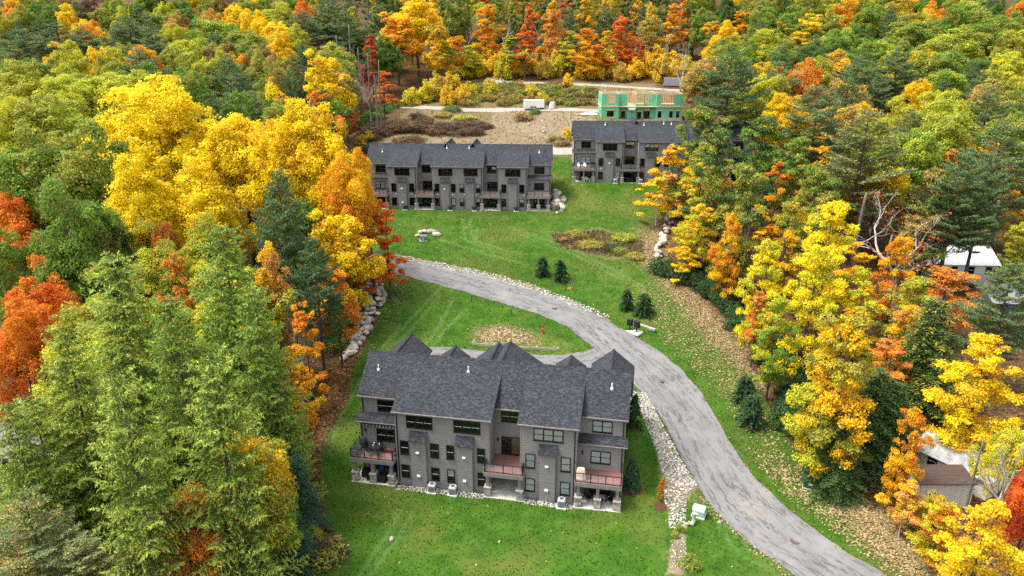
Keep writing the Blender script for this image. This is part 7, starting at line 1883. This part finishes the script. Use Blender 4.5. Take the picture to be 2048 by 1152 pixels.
# white enclosed trailer
def trailer():
    r = place('cargo_trailer', 6.3, 209.3, R(-2), .04, label='white enclosed cargo trailer parked on the pale gravel track', category='trailer')
    L, W, H = 5.9, 2.2, 2.1; m = MB(); m.cbox(-L/2, -W/2, .55, L/2, W/2, .55+H, .14); m.build('body', M['white'], r)
    box_part(r, 'skirt_rail', 'steel', -L/2-.02, -W/2-.02, .5, L/2+.02, W/2+.02, .6)
    for s in (-.45, .45):
        for sd in (-1, 1):
            w = MB(); n = 14
            for yy, rad in ((sd*(W/2+.02), .34), ): pass
            y0_, y1_ = sd*(W/2-.12), sd*(W/2+.10); A = [(s-.2+.34*math.cos(2*math.pi*k/n), y0_, .34+.34*math.sin(2*math.pi*k/n)) for k in range(n)]; B = [(p[0], y1_, p[2]) for p in A]
            w.poly(A); w.poly(B[::-1])
            for k in range(n): w.quad(A[k], A[(k+1) % n], B[(k+1) % n], B[k])
            wh = w.build('wheel', M['rubber'], r); h = MB(); h.poly([(s-.2+.16*math.cos(2*math.pi*k/10), y1_+sd*.01, .34+.16*math.sin(2*math.pi*k/10)) for k in range(10)]); h.build('hub', M['vent'], wh)
    m = MB(); m.quad((-1.15, -W/2-.13, .75), (.75, -W/2-.13, .75), (.6, -W/2-.003, .9), (-1.0, -W/2-.003, .9)); m.build('mudguard', M['black'], r)
    m = MB(); m.tube([(-L/2, .6, .5), (-L/2-1.2, 0, .48)], [.06, .06], 5); m.tube([(-L/2, -.6, .5), (-L/2-1.2, 0, .48)], [.06, .06], 5); m.build('tow_hitch', M['black'], r)
    for k in range(1, 6): box_part(r, 'side_seam', 'vent', -L/2+k*L/6-.01, -W/2-.012, .62, -L/2+k*L/6+.01, -W/2-.002, 2.5)
trailer()
def material_stack():
    r = place('wrapped_pallet', 11.6, 208.7, R(8), 0, label='stack of white and red wrapped building material beside the white trailer', category='pallet')
    box_part(r, 'pallet_base', 'timber', -.9, -.7, 0, .9, .7, .18)
    for k, (z, w) in enumerate(((.18, .85), (.82, .82), (1.38, .6))):
        m = MB(); m.cbox(-w, -.62, z, w, .62, z+.60-.08*(k == 2), .06); m.build('white_bundle', M['white'], r)
    for z in (.28, .92, 1.44): box_part(r, 'red_label', 'red', .35, -.64, z, .84-.25*(z > 1.4), -.625, z+.42); box_part(r, 'red_label', 'red', .845 if z < 1.4 else .61, -.5, z, .86 if z < 1.4 else .625, .5, z+.4)
material_stack()
def sheeting():
    rng = np.random.default_rng(4); r = place('plastic_sheeting', 21.2, 200.2, R(20), .02, label='crumpled pile of white plastic sheeting beside the green framed house', category='sheeting')
    m = MB(); n = 14; H = rng.random((n, n))**2*1.1
    for i in range(n):
        for j in range(n): d = math.hypot(i-6.5, (j-6.5))/6.8; H[i, j] = max(-.03, H[i, j]*(1-d)+.12*(1-d))
    g = lambda i, j: (-2.6+5.2*i/(n-1), -1.6+3.2*j/(n-1), H[i, j])
    for i in range(n-1):
        for j in range(n-1): m.poly([g(i, j), g(i+1, j), g(i+1, j+1)]); m.poly([g(i, j), g(i+1, j+1), g(i, j+1)])
    m.build('sheet', M['roofwhite'], r)
sheeting()
def container():
    r = place('roll_off_container', 53.5, 243.5, R(-12), 0, label='grey corrugated steel container standing at the end of the gravel track', category='container')
    m = MB(); m.box(-3.4, -1.2, .25, 3.4, 1.2, 2.7); m.build('body', M['steel'], r)
    for k in range(16): box_part(r, 'rib', 'steel', -3.3+k*.44, -1.27, .3, -3.14+k*.44, -1.2, 2.6)
    box_part(r, 'top_rail', 'vent', -3.45, -1.3, 2.6, 3.45, -1.15, 2.78); box_part(r, 'skid', 'black', -3.4, -.9, 0, 3.4, -.6, .25); box_part(r, 'skid', 'black', -3.4, .6, 0, 3.4, .9, .25)
container()
# ---------------------------------------------------------------- boulders
BO = [ico(50+k, 2) for k in range(7)]
def boulder_mesh(k):
    V, F = BO[k]; rng = np.random.default_rng(k); V = V*np.array([1, rng.uniform(.7, .95), rng.uniform(.6, .85)])
    return fastmesh('boulder', V, len(F), 3, M['boulder'], {'rnd': ('FACE', [rng.random()]*len(F))}, False, F)
BM = [boulder_mesh(k) for k in range(7)]
def boulder_group(name, label, cat, pts, seed, group=None):
    """pts: (x, y, z above ground, radius)"""
    r = random.Random(seed); cx = sum(p[0] for p in pts)/len(pts); cyy = sum(p[1] for p in pts)/len(pts); cz = gz(cx, cyy)
    root = empty(name, (cx, cyy, cz), 0, label=label, category=cat)
    for x, y, dz, s in pts:
        o = link('boulder', BM[r.randrange(7)], root, (x-cx, y-cyy, gz(x, y)+dz+s*.35-cz)); o.scale = (s*r.uniform(.85, 1.2), s, s*r.uniform(.8, 1.1)); o.rotation_euler = (r.uniform(-.4, .4), r.uniform(-.4, .4), r.uniform(0, 6.3))
for nm, lab, cat, ln, w, n, smin, smax, hh, sd in D['walls']:
    r = random.Random(sd); c = resample(ln, 200); pts = []
    for k in range(n):
        t = (k+.5)/n; i = int(t*199); p = c[i]; q = c[min(199, i+1)]-c[max(0, i-1)]; q = q/np.linalg.norm(q); nn = np.array([-q[1], q[0]]); ww = w[0]+(w[1]-w[0])*t
        o = r.uniform(-1, 1); x, y = p+nn*o*ww; s = r.uniform(smin, smax); pts.append((x, y, max(0, (1-abs(o))*hh*r.random()*(w[0]+(w[1]-w[0])*t)/max(w)), s))
    boulder_group(nm, lab, cat, pts, sd)
for k, (x, y, s, lab) in enumerate(D['stones']):
    o = link('boulder', BM[k % 7], None, (x, y, gz(x, y)+s*.3)); o.scale = (s*1.15, s, s*.95); o.rotation_euler = (.2*(k % 3-1), .15*(k % 2), k*1.3); o['label'] = lab; o['category'] = 'boulder'; o['group'] = 'pale boulders set out on the ground'
# ---------------------------------------------------------------- street things
def utility_box(x, y, rz, w, d, h, mat, label, name='utility_box', door=True, sticker=True):
    r = place(name, x, y, rz, 0, label=label, category='utility box')
    box_part(r, 'plinth', 'pad', -w/2-.08, -d/2-.08, -.1, w/2+.08, d/2+.08, .07)
    m = MB(); i = 0; m.poly([(-w/2, -d/2, .07), (w/2, -d/2, .07), (w/2, -d/2, h*.88), (-w/2, -d/2, h*.88)]); m.poly([(w/2, -d/2, .07), (w/2, d/2, .07), (w/2, d/2, h), (w/2, -d/2+.12, h), (w/2, -d/2, h*.88)])
    m.poly([(-w/2, d/2, .07), (-w/2, -d/2, .07), (-w/2, -d/2, h*.88), (-w/2, -d/2+.12, h), (-w/2, d/2, h)]); m.poly([(w/2, d/2, .07), (-w/2, d/2, .07), (-w/2, d/2, h), (w/2, d/2, h)])
    m.poly([(-w/2, -d/2+.12, h), (w/2, -d/2+.12, h), (w/2, d/2, h), (-w/2, d/2, h)]); m.poly([(-w/2, -d/2, h*.88), (w/2, -d/2, h*.88), (w/2, -d/2+.12, h), (-w/2, -d/2+.12, h)]); m.build('cabinet', M[mat], r)
    m = MB(); m.box(-w/2-.03, -d/2+.10, h, w/2+.03, d/2+.03, h+.035); m.build('lid', M[mat], r)
    if door: box_part(r, 'door', mat, -w/2+.08, -d/2-.02, .14, w/2-.08, -d/2-.002, h*.8)
    if sticker: box_part(r, 'warning_label', 'white', -w*.22, -d/2-.032, h*.35, w*.02, -d/2-.022, h*.6)
    return r
def pedestal(x, y, label, h=1.0, rad=.19, mat='util'):
    r = place('utility_pedestal', x, y, 0, 0, label=label, category='pedestal')
    m = MB(); m.lathe(0, 0, [(rad*1.08, -.1), (rad*1.08, .12), (rad, .14), (rad, h*.86), (rad*1.05, h*.87), (rad*1.02, h*.97), (rad*.7, h)], 12); m.build('post', M[mat], r, True)
    m = MB(); m.lathe(0, 0, [(rad*1.1, h*.86), (rad*1.1, h*.95), (rad*.9, h+.03), (rad*.3, h+.05)], 12); m.build('cap', M['vent' if mat == 'util' else mat], r, True)
P_ = D['pos']
utility_box(*P_['box_near'], R(-25), 1.15, .95, .85, 'util', 'pale green steel utility cabinet on the grass beside the road')
pedestal(*P_['ped_near'], 'short pale green pedestal in front of the pale green cabinet', 1.05)
utility_box(*P_['box_green'], R(-20), 1.7, 1.35, 1.25, 'utildark', 'large dark green transformer cabinet at the edge of the woods')
pedestal(*P_['ped_green'], 'slim pale pedestal behind the large dark green transformer cabinet', 1.75, .13)
utility_box(*P_['box_upper'], R(12), 1.15, 1.0, .95, 'utilgrey', 'grey green utility cabinet in front of the arc of boulders')
def hydrant():
    x, y = P_['hydrant']; r = place('fire_hydrant', x, y, .3, 0, label='red fire hydrant on the grass island above the nearest row', category='hydrant')
    m = MB(); m.lathe(0, 0, [(.17, -.1), (.17, .06), (.12, .08), (.12, .55), (.15, .57), (.15, .62), (.125, .66), (.09, .76), (.03, .80), (.03, .86)], 12); m.build('barrel', M['red'], r, True)
    for a, rad in ((0, .06), (math.pi, .06), (-math.pi/2, .085)):
        c, s = math.cos(a), math.sin(a); m = MB(); m.tube([(.1*c, .1*s, .46), (.2*c, .2*s, .46), (.24*c, .24*s, .46)], [rad, rad, rad*1.15], 8); m.build('outlet_cap', M['red'], r)
    m = MB(); m.tube([(0, .1, .5), (0, .12, 1.5)], [.015, .01], 4); m.build('marker_rod', M['red'], r)
hydrant()
def mailboxes():
    x, y = P_['mail']; a = P_['mail_rot']; c, s = math.cos(a), math.sin(a)
    pd = place('concrete_pad', x, y, a, 0, label='pale concrete pad under the black mailbox cabinets', category='concrete pad'); m = MB(); m.cbox(-1.35, -.72, -.15, 1.35, .72, .11, .02); m.build('slab', M['pad'], pd)
    for k, u in ((0, -.62), (1, .62)):
        X, Y = x+u*c, y+u*s
        r = empty('mailbox_cabinet', (X, Y, gz(x, y)+.11), a, label=('left' if k == 0 else 'right')+' black mailbox cabinet on the pale concrete pad', category='mailbox', group='mailbox cabinets on the pad')
        m = MB(); m.tube([(0, 0, 0), (0, 0, .04), (0, 0, .05), (0, 0, .75)], [.22, .22, .09, .09], 8); m.build('pedestal', M['black'], r)
        m = MB(); m.cbox(-.40, -.25, .72, .40, .25, 1.66, .03); m.build('cabinet', M['black'], r)
        for i in range(2):
            for j in range(6): box_part(r, 'mail_door', 'blacksoft', -.37+.38*i, -.268, .78+.14*j, -.01+.38*i, -.252, .905+.14*j)
        m = MB(); m.quad((-.44, -.3, 1.66), (.44, -.3, 1.66), (.44, 0, 1.74), (-.44, 0, 1.74)); m.quad((-.44, 0, 1.74), (.44, 0, 1.74), (.44, .3, 1.66), (-.44, .3, 1.66)); m.poly([(-.44, -.3, 1.655), (-.44, .3, 1.655), (.44, .3, 1.655), (.44, -.3, 1.655)]); m.build('cabinet_roof', M['black'], r)
    x, y = P_['blockwall']; r = place('stone_edging', x, y, P_['block_rot'], 0, label='short low row of dark stone blocks behind the mailboxes', category='stone wall'); rr = random.Random(9)
    for k in range(6):
        for j in range(2):
            m = MB(); m.cbox(-1.6+.53*k+.01, -.22+rr.uniform(-.04, .04), -.1+.21*j, -1.6+.53*(k+1)-.01, .22+rr.uniform(-.04, .04), .1+.21*j, .03); m.build('stone_block', M['roofgrey' if j == 0 else 'cap'], r)
mailboxes()
def rail_fence():
    (xa, ya), (xb, yb) = P_['fence_a'], P_['fence_b']; a = math.atan2(yb-ya, xb-xa); L = math.hypot(xb-xa, yb-ya)
    r = place('wooden_guardrail', xa, ya, a, 0, label='low weathered wooden guardrail along the grass island behind the nearest row', category='fence'); zb = gz(xb, yb)-gz(xa, ya)
    for k in range(5):
        t = k/4; x = L*t; wx, wy = xa+(xb-xa)*t, ya+(yb-ya)*t; z = gz(wx, wy)-gz(xa, ya); m = MB(); m.cbox(x-.12, -.12, z-.3, x+.12, .12, z+.62, .02); m.build('post', M['greyboard'], r)
        if k < 4:
            t2 = (k+1)/4; z2 = gz(xa+(xb-xa)*t2, ya+(yb-ya)*t2)-gz(xa, ya); m = MB(); i = 0
            m.quad((x, -.19, z+.28), (L*t2, -.19, z2+.28), (L*t2, -.19, z2+.55), (x, -.19, z+.55)); m.quad((x, -.19, z+.55), (L*t2, -.19, z2+.55), (L*t2, -.121, z2+.55), (x, -.121, z+.55)); m.quad((x, -.121, z+.28), (x, -.121, z+.55), (L*t2, -.121, z2+.55), (L*t2, -.121, z2+.28)); m.quad((x, -.19, z+.28), (x, -.121, z+.28), (L*t2, -.121, z2+.28), (L*t2, -.19, z2+.28)); m.build('rail', M['greyboard'], r)
rail_fence()
for k, (x, y) in enumerate(P_['stakes']):
    r = place('survey_stake', x, y, .4, 0, label=('upper' if k == 0 else 'lower')+' blue painted utility stake on the grass island', category='stake', group='blue stakes'); m = MB(); m.tube([(0, 0, -.1), (0, 0, 1.0), (0, 0, 1.1)], [.07, .07, .03], 6); m.build('stake', M['blue'], r)
    m = MB(); m.box(-.09, -.02, .75, .09, .02, .9); m.build('tag', M['blue'], r)
for k, (x, y) in enumerate(P_['manholes']):
    r = place('manhole_cover', x, y, k, .075, label=['rusty manhole cover in the upper stretch of road below the gravel strip', 'rusty manhole cover in the road beside the nearest townhouse row', 'rusty manhole cover in the lowest stretch of road'][k], category='manhole', group='manhole covers in the road')
    m = MB(); m.lathe(0, 0, [(.44, 0), (.44, .02), (.36, .024), (.36, .016)], 18); m.build('ring', M['stain'], r); m = MB(); m.lathe(0, 0, [(.35, .005), (.35, .018)], 18); m.build('lid', M['stain'], r)
for nm, (x, y), rad, mat, lab in D['beds']:
    m = MB(); n = 22; rr = random.Random(int(x*10)); ring = [(rad*rr.uniform(.75, 1.1)*math.cos(2*math.pi*k/n), rad*rr.uniform(.75, 1.1)*math.sin(2*math.pi*k/n)) for k in range(n)]
    for k in range(n):
        a, b = ring[k], ring[(k+1) % n]; f = lambda p, h: (x+p[0], y+p[1], float(ground_at(x+p[0], y+p[1]))+h); m.poly([f((0, 0), .10), f(a, .012), f(b, .012)])
    m.build('mulch_bed', M[mat], None, kind='structure', label=lab)
# ---------------------------------------------------------------- things on the decks and patios
def onb(k, u, v, z): x, y = bl(k, u, v); return (x, y, BLD[k][2]+z)
DK = 2.955
def thing_on(k, name, u, v, z, rz, label, cat, group=None):
    r = empty(name, onb(k, u, v, z), BLD[k][3]+rz, label=label, category=cat)
    if group: r['group'] = group
    return r
def ac(k, u, mat, label):
    r = thing_on(k, 'air_conditioner', u, -1.0, 0, 0, label, 'air conditioner', 'air conditioners along the townhouse walls')
    box_part(r, 'pad', 'pad', -.5, -.5, -.15, .5, .5, .08)
    m = MB(); m.cbox(-.40, -.40, .08, .40, .40, .92, .09); m.build('housing', M[mat], r)
    for sd in range(4):
        for j in range(7):
            m = MB(); z = .18+.09*j; c = (-.28, -.412, z, .28, -.401, z+.03)
            if sd == 0: m.box(*c)
            elif sd == 1: m.box(-.28, .401, z, .28, .412, z+.03)
            elif sd == 2: m.box(-.412, -.28, z, -.401, .28, z+.03)
            else: m.box(.401, -.28, z, .412, .28, z+.03)
            m.build('louvre', M['steeldark'], r)
    m = MB(); m.lathe(0, 0, [(.32, .921), (.32, .945), (.25, .95)], 14); m.build('fan_ring', M['vent' if mat == 'steel' else mat], r); m = MB(); m.lathe(0, 0, [(.24, .946), (.24, .952)], 14); m.build('fan_grille', M['steeldark'], r)
ac(0, 8.55, 'steel', 'grey air conditioner between the two chimney bumps, left of the pair'); ac(0, 10.76, 'steel', 'grey air conditioner beside the second chimney bump, right of the pair'); ac(0, 22.0, 'steel', 'grey air conditioner next to the right patio of the nearest row')
for u, t in ((7.9, 'black air conditioner by the leftmost chimney bump of the middle row'), (16.9, 'black air conditioner by the second chimney bump of the middle row'), (21.7, 'black air conditioner by the third chimney bump of the middle row'), (30.0, 'black air conditioner by the fourth chimney bump of the middle row')): ac(1, u, 'blacksoft', t)
ac(2, 8.7, 'steel', 'grey air conditioner left of the middle patio of the far right row'); ac(2, 13.9, 'steel', 'grey air conditioner right of the middle patio of the far right row')
def draped(r, name, mat, w, d, h, seed, top=.8):
    """fabric cover with folds that widen to the floor"""
    rr = random.Random(seed); m = MB(); n = 20; rows = []
    for j, (z, s) in enumerate(((0, 1.06), (h*.3, 1.0), (h*.62, .97), (h*.86, top+.12), (h, top))):
        rg = []
        for k in range(n):
            a = 2*math.pi*k/n; c, q = math.cos(a), math.sin(a); e = 3.2; rad = 1/((abs(c)**e+abs(q)**e)**(1/e)); f = s*(1+.05*math.sin(5*a+seed)*(1-z/h)+rr.uniform(-.02, .02)); rg.append((w/2*c*rad*f, d/2*q*rad*f, z+.02))
        rows.append(rg)
    for a, b in zip(rows, rows[1:]):
        for k in range(n): m.quad(a[k], a[(k+1) % n], b[(k+1) % n], b[k])
    m.poly(rows[-1]); m.build(name, M[mat], r, True)
def cover(k, u, v, z, w, d, h, mat, label, seed, name='covered_grill', cat='grill', rz=0, top=.75):
    r = thing_on(k, name, u, v, z, rz, label, cat); draped(r, 'cover', mat, w, d, h, seed, top)
    if cat == 'grill':
        for s in (-1, 1): m = MB(); m.box(s*w*.36-.04, -d*.5+.02, 0, s*w*.36+.04, -d*.5+.1, .05); m.build('wheel', M['black'], r)
        m = MB(); m.box(-w*.22, -d*.40, h+.0, w*.22, d*.2, h+.05); m.build('lid_ridge', M[mat], r)
    else:
        m = MB(); m.box(-w*.3, -d*.1, h+.015, w*.3, d*.1, h+.035); m.build('strap', M['black'], r)
def chair(k, u, v, z, rz, label, mat='black', grp=None):
    r = thing_on(k, 'patio_chair', u, v, z, rz, label, 'chair', grp)
    box_part(r, 'seat', mat, -.25, -.25, .41, .25, .25, .46)
    m = MB(); m.quad((-.25, .22, .46), (.25, .22, .46), (.23, .33, .95), (-.23, .33, .95)); m.quad((-.23, .36, .95), (.23, .36, .95), (.25, .25, .46), (-.25, .25, .46)); m.quad((-.23, .33, .95), (.23, .33, .95), (.23, .36, .95), (-.23, .36, .95)); m.build('backrest', M[mat], r)
    for x in (-.22, .22):
        for y in (-.22, .22): m = MB(); m.tube([(x, y, 0), (x, y, .41)], [.022, .022], 5); m.build('leg', M[mat], r)
        m = MB(); m.tube([(x*1.1, -.2, .41), (x*1.15, -.2, .66), (x*1.1, .27, .68)], [.02, .02, .02], 5); m.build('armrest', M[mat], r)
def adirondack(k, u, v, z, rz, label, mat, grp):
    r = thing_on(k, 'adirondack_chair', u, v, z, rz, label, 'chair', grp)
    for j in range(5): m = MB(); y = -.38+.14*j; m.box(-.27, y, .36-.03*j, .27, y+.125, .385-.03*j); m.build('seat_slat', M[mat], r)
    for j in range(5):
        x = -.27+.11*j; h = 1.0-.06*abs(j-2)**1.4; m = MB(); m.quad((x, .26, .22), (x+.1, .26, .22), (x*1.15+.11, .56, h), (x*1.15, .56, h)); m.quad((x*1.15, .585, h), (x*1.15+.11, .585, h), (x+.1, .285, .22), (x, .285, .22)); m.quad((x*1.15, .56, h), (x*1.15+.11, .56, h), (x*1.15+.11, .585, h), (x*1.15, .585, h)); m.build('back_slat', M[mat], r)
    for s in (-1, 1):
        m = MB(); m.box(s*.36-.07, -.42, .56, s*.36+.07, .38, .585); m.build('armrest', M[mat], r)
        m = MB(); m.box(s*.31-.02, -.42, 0, s*.31+.02, -.32, .56); m.build('leg', M[mat], r)
        m = MB(); m.quad((s*.29, -.4, .36), (s*.29, .5, .0), (s*.29, .62, .0), (s*.29, -.4, .26)); m.quad((s*.33, -.4, .26), (s*.33, .62, .0), (s*.33, .5, .0), (s*.33, -.4, .36)); m.quad((s*.29, -.4, .36), (s*.33, -.4, .36), (s*.33, .5, 0), (s*.29, .5, 0)); m.build('leg', M[mat], r)
def table(k, u, v, z, rad, h, label, mat='black', legs=4):
    r = thing_on(k, 'patio_table', u, v, z, .2, label, 'table'); m = MB(); m.lathe(0, 0, [(rad*.96, h-.05), (rad, h-.04), (rad, h)], 18); m.build('tabletop', M[mat], r)
    for j in range(legs): a = math.pi/4+j*2*math.pi/legs; m = MB(); m.tube([(rad*.75*math.cos(a), rad*.75*math.sin(a), 0), (rad*.55*math.cos(a), rad*.55*math.sin(a), h-.05)], [.03, .03], 5); m.build('leg', M[mat], r)
    return r
cover(0, .35, 1.15, DK, .75, .62, 1.2, 'charcoal', 'black covered grill in the back corner of the left deck, nearest row', 3)
cover(0, .15, -.15, DK, .85, 1.2, .72, 'charcoal', 'charcoal storage box in the front corner of the left deck, nearest row', 5, 'storage_box', 'storage box', 0, .96)
table(0, 2.0, .55, DK, .68, .74, 'round black dining table on the left deck of the nearest row')
for j, (a, lab) in enumerate(((.3, 'right of'), (1.5, 'behind'), (2.9, 'left of'), (4.2, 'in front of'), (5.3, 'front right of'))): chair(0, 2.0+.88*math.cos(a), .55+.80*math.sin(a), DK, a-math.pi/2, 'black patio chair '+lab+' the round table on the left deck', 'black', 'chairs round the deck table')
for j, (du, dv) in enumerate(((-.25, -.1), (.3, .3), (-.3, .35))):
    r = thing_on(0, 'candle_jar', 2.0+du, .55+dv, DK+.74, 0, ['small white jar nearest the rail on the round deck table', 'small white jar on the right side of the round deck table', 'small white jar on the far left of the round deck table'][j], 'jar', 'white jars on the deck table'); m = MB(); m.lathe(0, 0, [(.06, 0), (.07, .1), (.06, .16)], 8); m.build('jar', M['white'], r); m = MB(); m.lathe(0, 0, [(.05, .161), (.05, .19)], 8); m.build('lid', M['white'], r)
chair(0, 4.0, .3, DK, -math.pi/2, 'black patio chair against the right rail of the left deck', 'black')
PT = .10
cover(0, .8, .35, PT, .95, .9, .8, 'blacksoft', 'black covered armchair by the left stone pillar under the deck', 11, 'covered_armchair', 'armchair')
cover(0, 1.45, -.35, PT, .6, .55, .62, 'blacksoft', 'small black covered table left of the middle pillar under the deck', 12, 'covered_side_table', 'side table')
cover(0, 2.9, -.30, PT, 1.05, .9, .78, 'blacksoft', 'black covered armchair right of the middle pillar under the deck', 13, 'covered_armchair', 'armchair')
cover(0, 3.4, .9, PT, 1.5, .8, .85, 'charcoal', 'long charcoal covered sofa at the back of the left patio', 14, 'covered_sofa', 'sofa')
cover(0, 2.3, 1.0, PT, .6, .6, .95, 'blue', 'blue covered cooler at the back of the left patio', 15, 'covered_cooler', 'cooler')
cover(0, 23.75, -.2, DK, .95, .62, 1.15, 'tan', 'tan covered grill at the left end of the right deck, nearest row', 21)
adirondack(0, 24.55, .55, PT, .5, 'left black slatted lounge chair under the right deck', 'black', 'lounge chairs under the right deck'); adirondack(0, 26.75, .55, PT, -.45, 'right black slatted lounge chair under the right deck', 'black', 'lounge chairs under the right deck')
table(0, 25.65, .0, PT, .42, .5, 'low round black fire table between the two lounge chairs')
def bench(k, u, v, z, label):
    r = thing_on(k, 'patio_bench', u, v, z, 0, label, 'bench')
    for j in range(3): m = MB(); m.box(-1.15, -.25+.16*j, .43, 1.15, -.11+.16*j, .46); m.build('seat_slat', M['black'], r)
    for j in range(2): m = MB(); m.box(-1.15, .26, .55+.2*j, 1.15, .29, .70+.2*j); m.build('back_slat', M['black'], r)
    for x in (-1.05, 1.05): m = MB(); m.box(x-.04, -.22, 0, x+.04, .3, .43); m.build('leg', M['black'], r)
bench(0, 25.9, 1.3, PT, 'long black bench against the wall of the right patio')
# awning valance on the left end section
r = thing_on(0, 'retracted_awning', 2.2, 1.45, 5.50, 0, 'retracted dark awning with a white scalloped edge over the left deck', 'awning')
m = MB(); m.tube([(-2.05, .05, .25), (2.05, .05, .25)], [.11, .11], 8); m.build('roller', M['charcoal'], r)
for j in range(11):
    x = -1.95+j*.37; box_part(r, 'valance_flap', 'charcoal', x, -.08, -.02, x+.33, -.06, .22)
    for d in (.10, .19): box_part(r, 'white_stripe', 'whitefab', x+d, -.09, -.01, x+d+.04, -.081, .17)
# middle row
cover(1, .45, .2, DK, .8, .7, 1.25, 'blacksoft', 'black covered grill with pale lid on the left deck of the middle row', 31)
table(1, 2.9, .4, DK, .6, .72, 'round black table on the left deck of the middle row')
for j, (u, v, a, lab) in enumerate(((2.0, .3, 1.4, 'black chair left of the table on the middle row left deck'), (3.8, .4, -1.4, 'black chair right of the table on the middle row left deck'))): chair(1, u, v, DK, a, lab, 'black', 'chairs on the middle row left deck')
# far right row
adirondack(2, 1.1, .3, DK, .3, 'left white slatted chair on the corner deck of the far right row', 'whitefab', 'white chairs of the far right row'); adirondack(2, 2.2, .4, DK, -.1, 'right white slatted chair on the corner deck of the far right row', 'whitefab', 'white chairs of the far right row')
cover(2, 3.8, .2, DK, 1.1, .7, 1.25, 'blacksoft', 'black covered grill on the corner deck of the far right row', 33)
adirondack(2, 2.9, .0, PT, .3, 'left white slatted chair on the patio of the far right row', 'whitefab', 'white chairs of the far right row'); adirondack(2, 4.0, .0, PT, -.3, 'right white slatted chair on the patio of the far right row', 'whitefab', 'white chairs of the far right row')
cover(2, 11.75, -.1, DK, 2.6, 1.0, .85, 'blacksoft', 'wide black covered sofa on the middle deck of the far right row', 34, 'covered_sofa', 'sofa')
cover(2, 11.75, .3, PT, 2.0, 1.7, .9, 'blacksoft', 'round black covered hot tub on the middle patio of the far right row', 35, 'covered_hot_tub', 'hot tub', 0, .93)
# ---------------------------------------------------------------- neighbouring houses half hidden by the woods
def cottage(x, y, rz, w, d, h, rise, roof, wall, label, name='house', dz=0, chim=False, wins=3, metal=False):
    r = place(name, x, y, rz, dz, label=label, category=name.replace('_', ' '))
    m = MB(); laps(m, (-w/2, -d/2), (1, 0), w, -1.5, h, (0, -1), None, .25); laps(m, (w/2, -d/2), (0, 1), d, -1.5, h, (1, 0), None, .25); laps(m, (w/2, d/2), (-1, 0), w, -1.5, h, (0, 1), None, .25); laps(m, (-w/2, d/2), (0, -1), d, -1.5, h, (-1, 0), None, .25)
    for s in (-1, 1): m.poly([(s*w/2, -d/2, h), (s*w/2, d/2, h), (s*w/2, 0, h+rise)])
    m.build('wall', M[wall], r)
    m = MB(); slab(m, -w/2-.4, w/2+.4, -d/2-.45, h-.45*rise/(d/2), 0, h+rise, .12); slab(m, -w/2-.4, w/2+.4, d/2+.45, h-.45*rise/(d/2), 0, h+rise, .12); rf = m.build('roof', M[roof], r)
    if metal:
        n = int(w/.5)
        for k in range(n+1):
            for s in (-1, 1):
                m = MB(); u = -w/2-.3+k*(w+.6)/n; z0, z1 = h-.4*rise/(d/2), h+rise; a = [(u-.02, s*(d/2+.4), z0+.04), (u+.02, s*(d/2+.4), z0+.04), (u+.02, 0, z1+.04), (u-.02, 0, z1+.04)]; m.quad(*(a if s < 0 else a[::-1])); b = [(p[0], p[1], p[2]-.05) for p in a]
                m.quad(a[0], a[3], b[3], b[0]); m.quad(a[1], b[1], b[2], a[2]); m.build('roof_seam', M[roof], rf)
    m = MB(); m.box(-w/2-.4, -.12, h+rise-.04, w/2+.4, .12, h+rise+.05); m.build('ridge_cap', M[roof], rf)
    for k in range(wins): u = -w/2+(k+.5)*w/wins; window(r, u-.5, u+.5, h*.38, h*.80, -d/2, 1, 'room', 'grey')
    if chim:
        m = MB(); m.box(w*.2-.3, .2, h, w*.2+.3, .8, h+rise+.9); m.build('chimney', M['roofgrey'], r)
    return r
for a in D['cottages']: cottage(*a)
def shed(x, y, rz, w, d, h, label):
    r = place('garden_shed', x, y, rz, 0, label=label, category='shed'); m = MB(); m.box(-w/2, -d/2, -.5, w/2, d/2, h); m.build('wall', M['wallpale'], r)
    m = MB(); slab(m, -w/2-.25, w/2+.25, -d/2-.25, h+.02, d/2+.25, h+.5, .1); m.build('roof', M['brownwood'], r)
    for k in range(int(w/.6)): u = -w/2+.6*(k+.5); box_part(r, 'wall_board', 'wallpale', u-.27, -d/2-.03, -.3, u+.27, -d/2-.002, h-.05)
    box_part(r, 'corner_post', 'wallpale', w/2-.06, -d/2-.05, -.4, w/2+.06, -d/2+.05, h)
shed(*D['shed'])
def board_fence(a, b, h, label):
    (xa, ya), (xb, yb) = a, b; L = math.hypot(xb-xa, yb-ya); r = place('board_fence', xa, ya, math.atan2(yb-ya, xb-xa), 0, label=label, category='fence'); n = int(L/.2); z0 = gz(xa, ya); me = None; rr = random.Random(2)
    m = MB(); m.box(-.09, -.012, -.3, .09, .012, h); me = m.mesh('board', M['brownwood'])
    for k in range(n): t = (k+.5)/n; link('board', me, r, (L*t, rr.uniform(-.01, .01), gz(xa+(xb-xa)*t, ya+(yb-ya)*t)-z0+rr.uniform(-.04, .04)))
    for k in range(int(L/2.4)+1): t = min(1, k*2.4/L); m = MB(); z = gz(xa+(xb-xa)*t, ya+(yb-ya)*t)-z0; m.box(L*t-.06, .02, z-.3, L*t+.06, .14, z+h); m.build('post', M['brownwood'], r)
for f in D['fences']: board_fence(*f)
x, y = P_['flue']; r = place('flue_pipe', x, y, 0, 0, label='white vent pipe on the small roof among the left larches', category='vent pipe'); m = MB(); m.lathe(0, 0, [(.1, 0), (.1, P_['flue_h'])], 8); m.build('pipe', M['white'], r); m = MB(); m.lathe(0, 0, [(.22, P_['flue_h']), (.24, P_['flue_h']+.1), (.08, P_['flue_h']+.2)], 8); m.build('cap', M['white'], r)
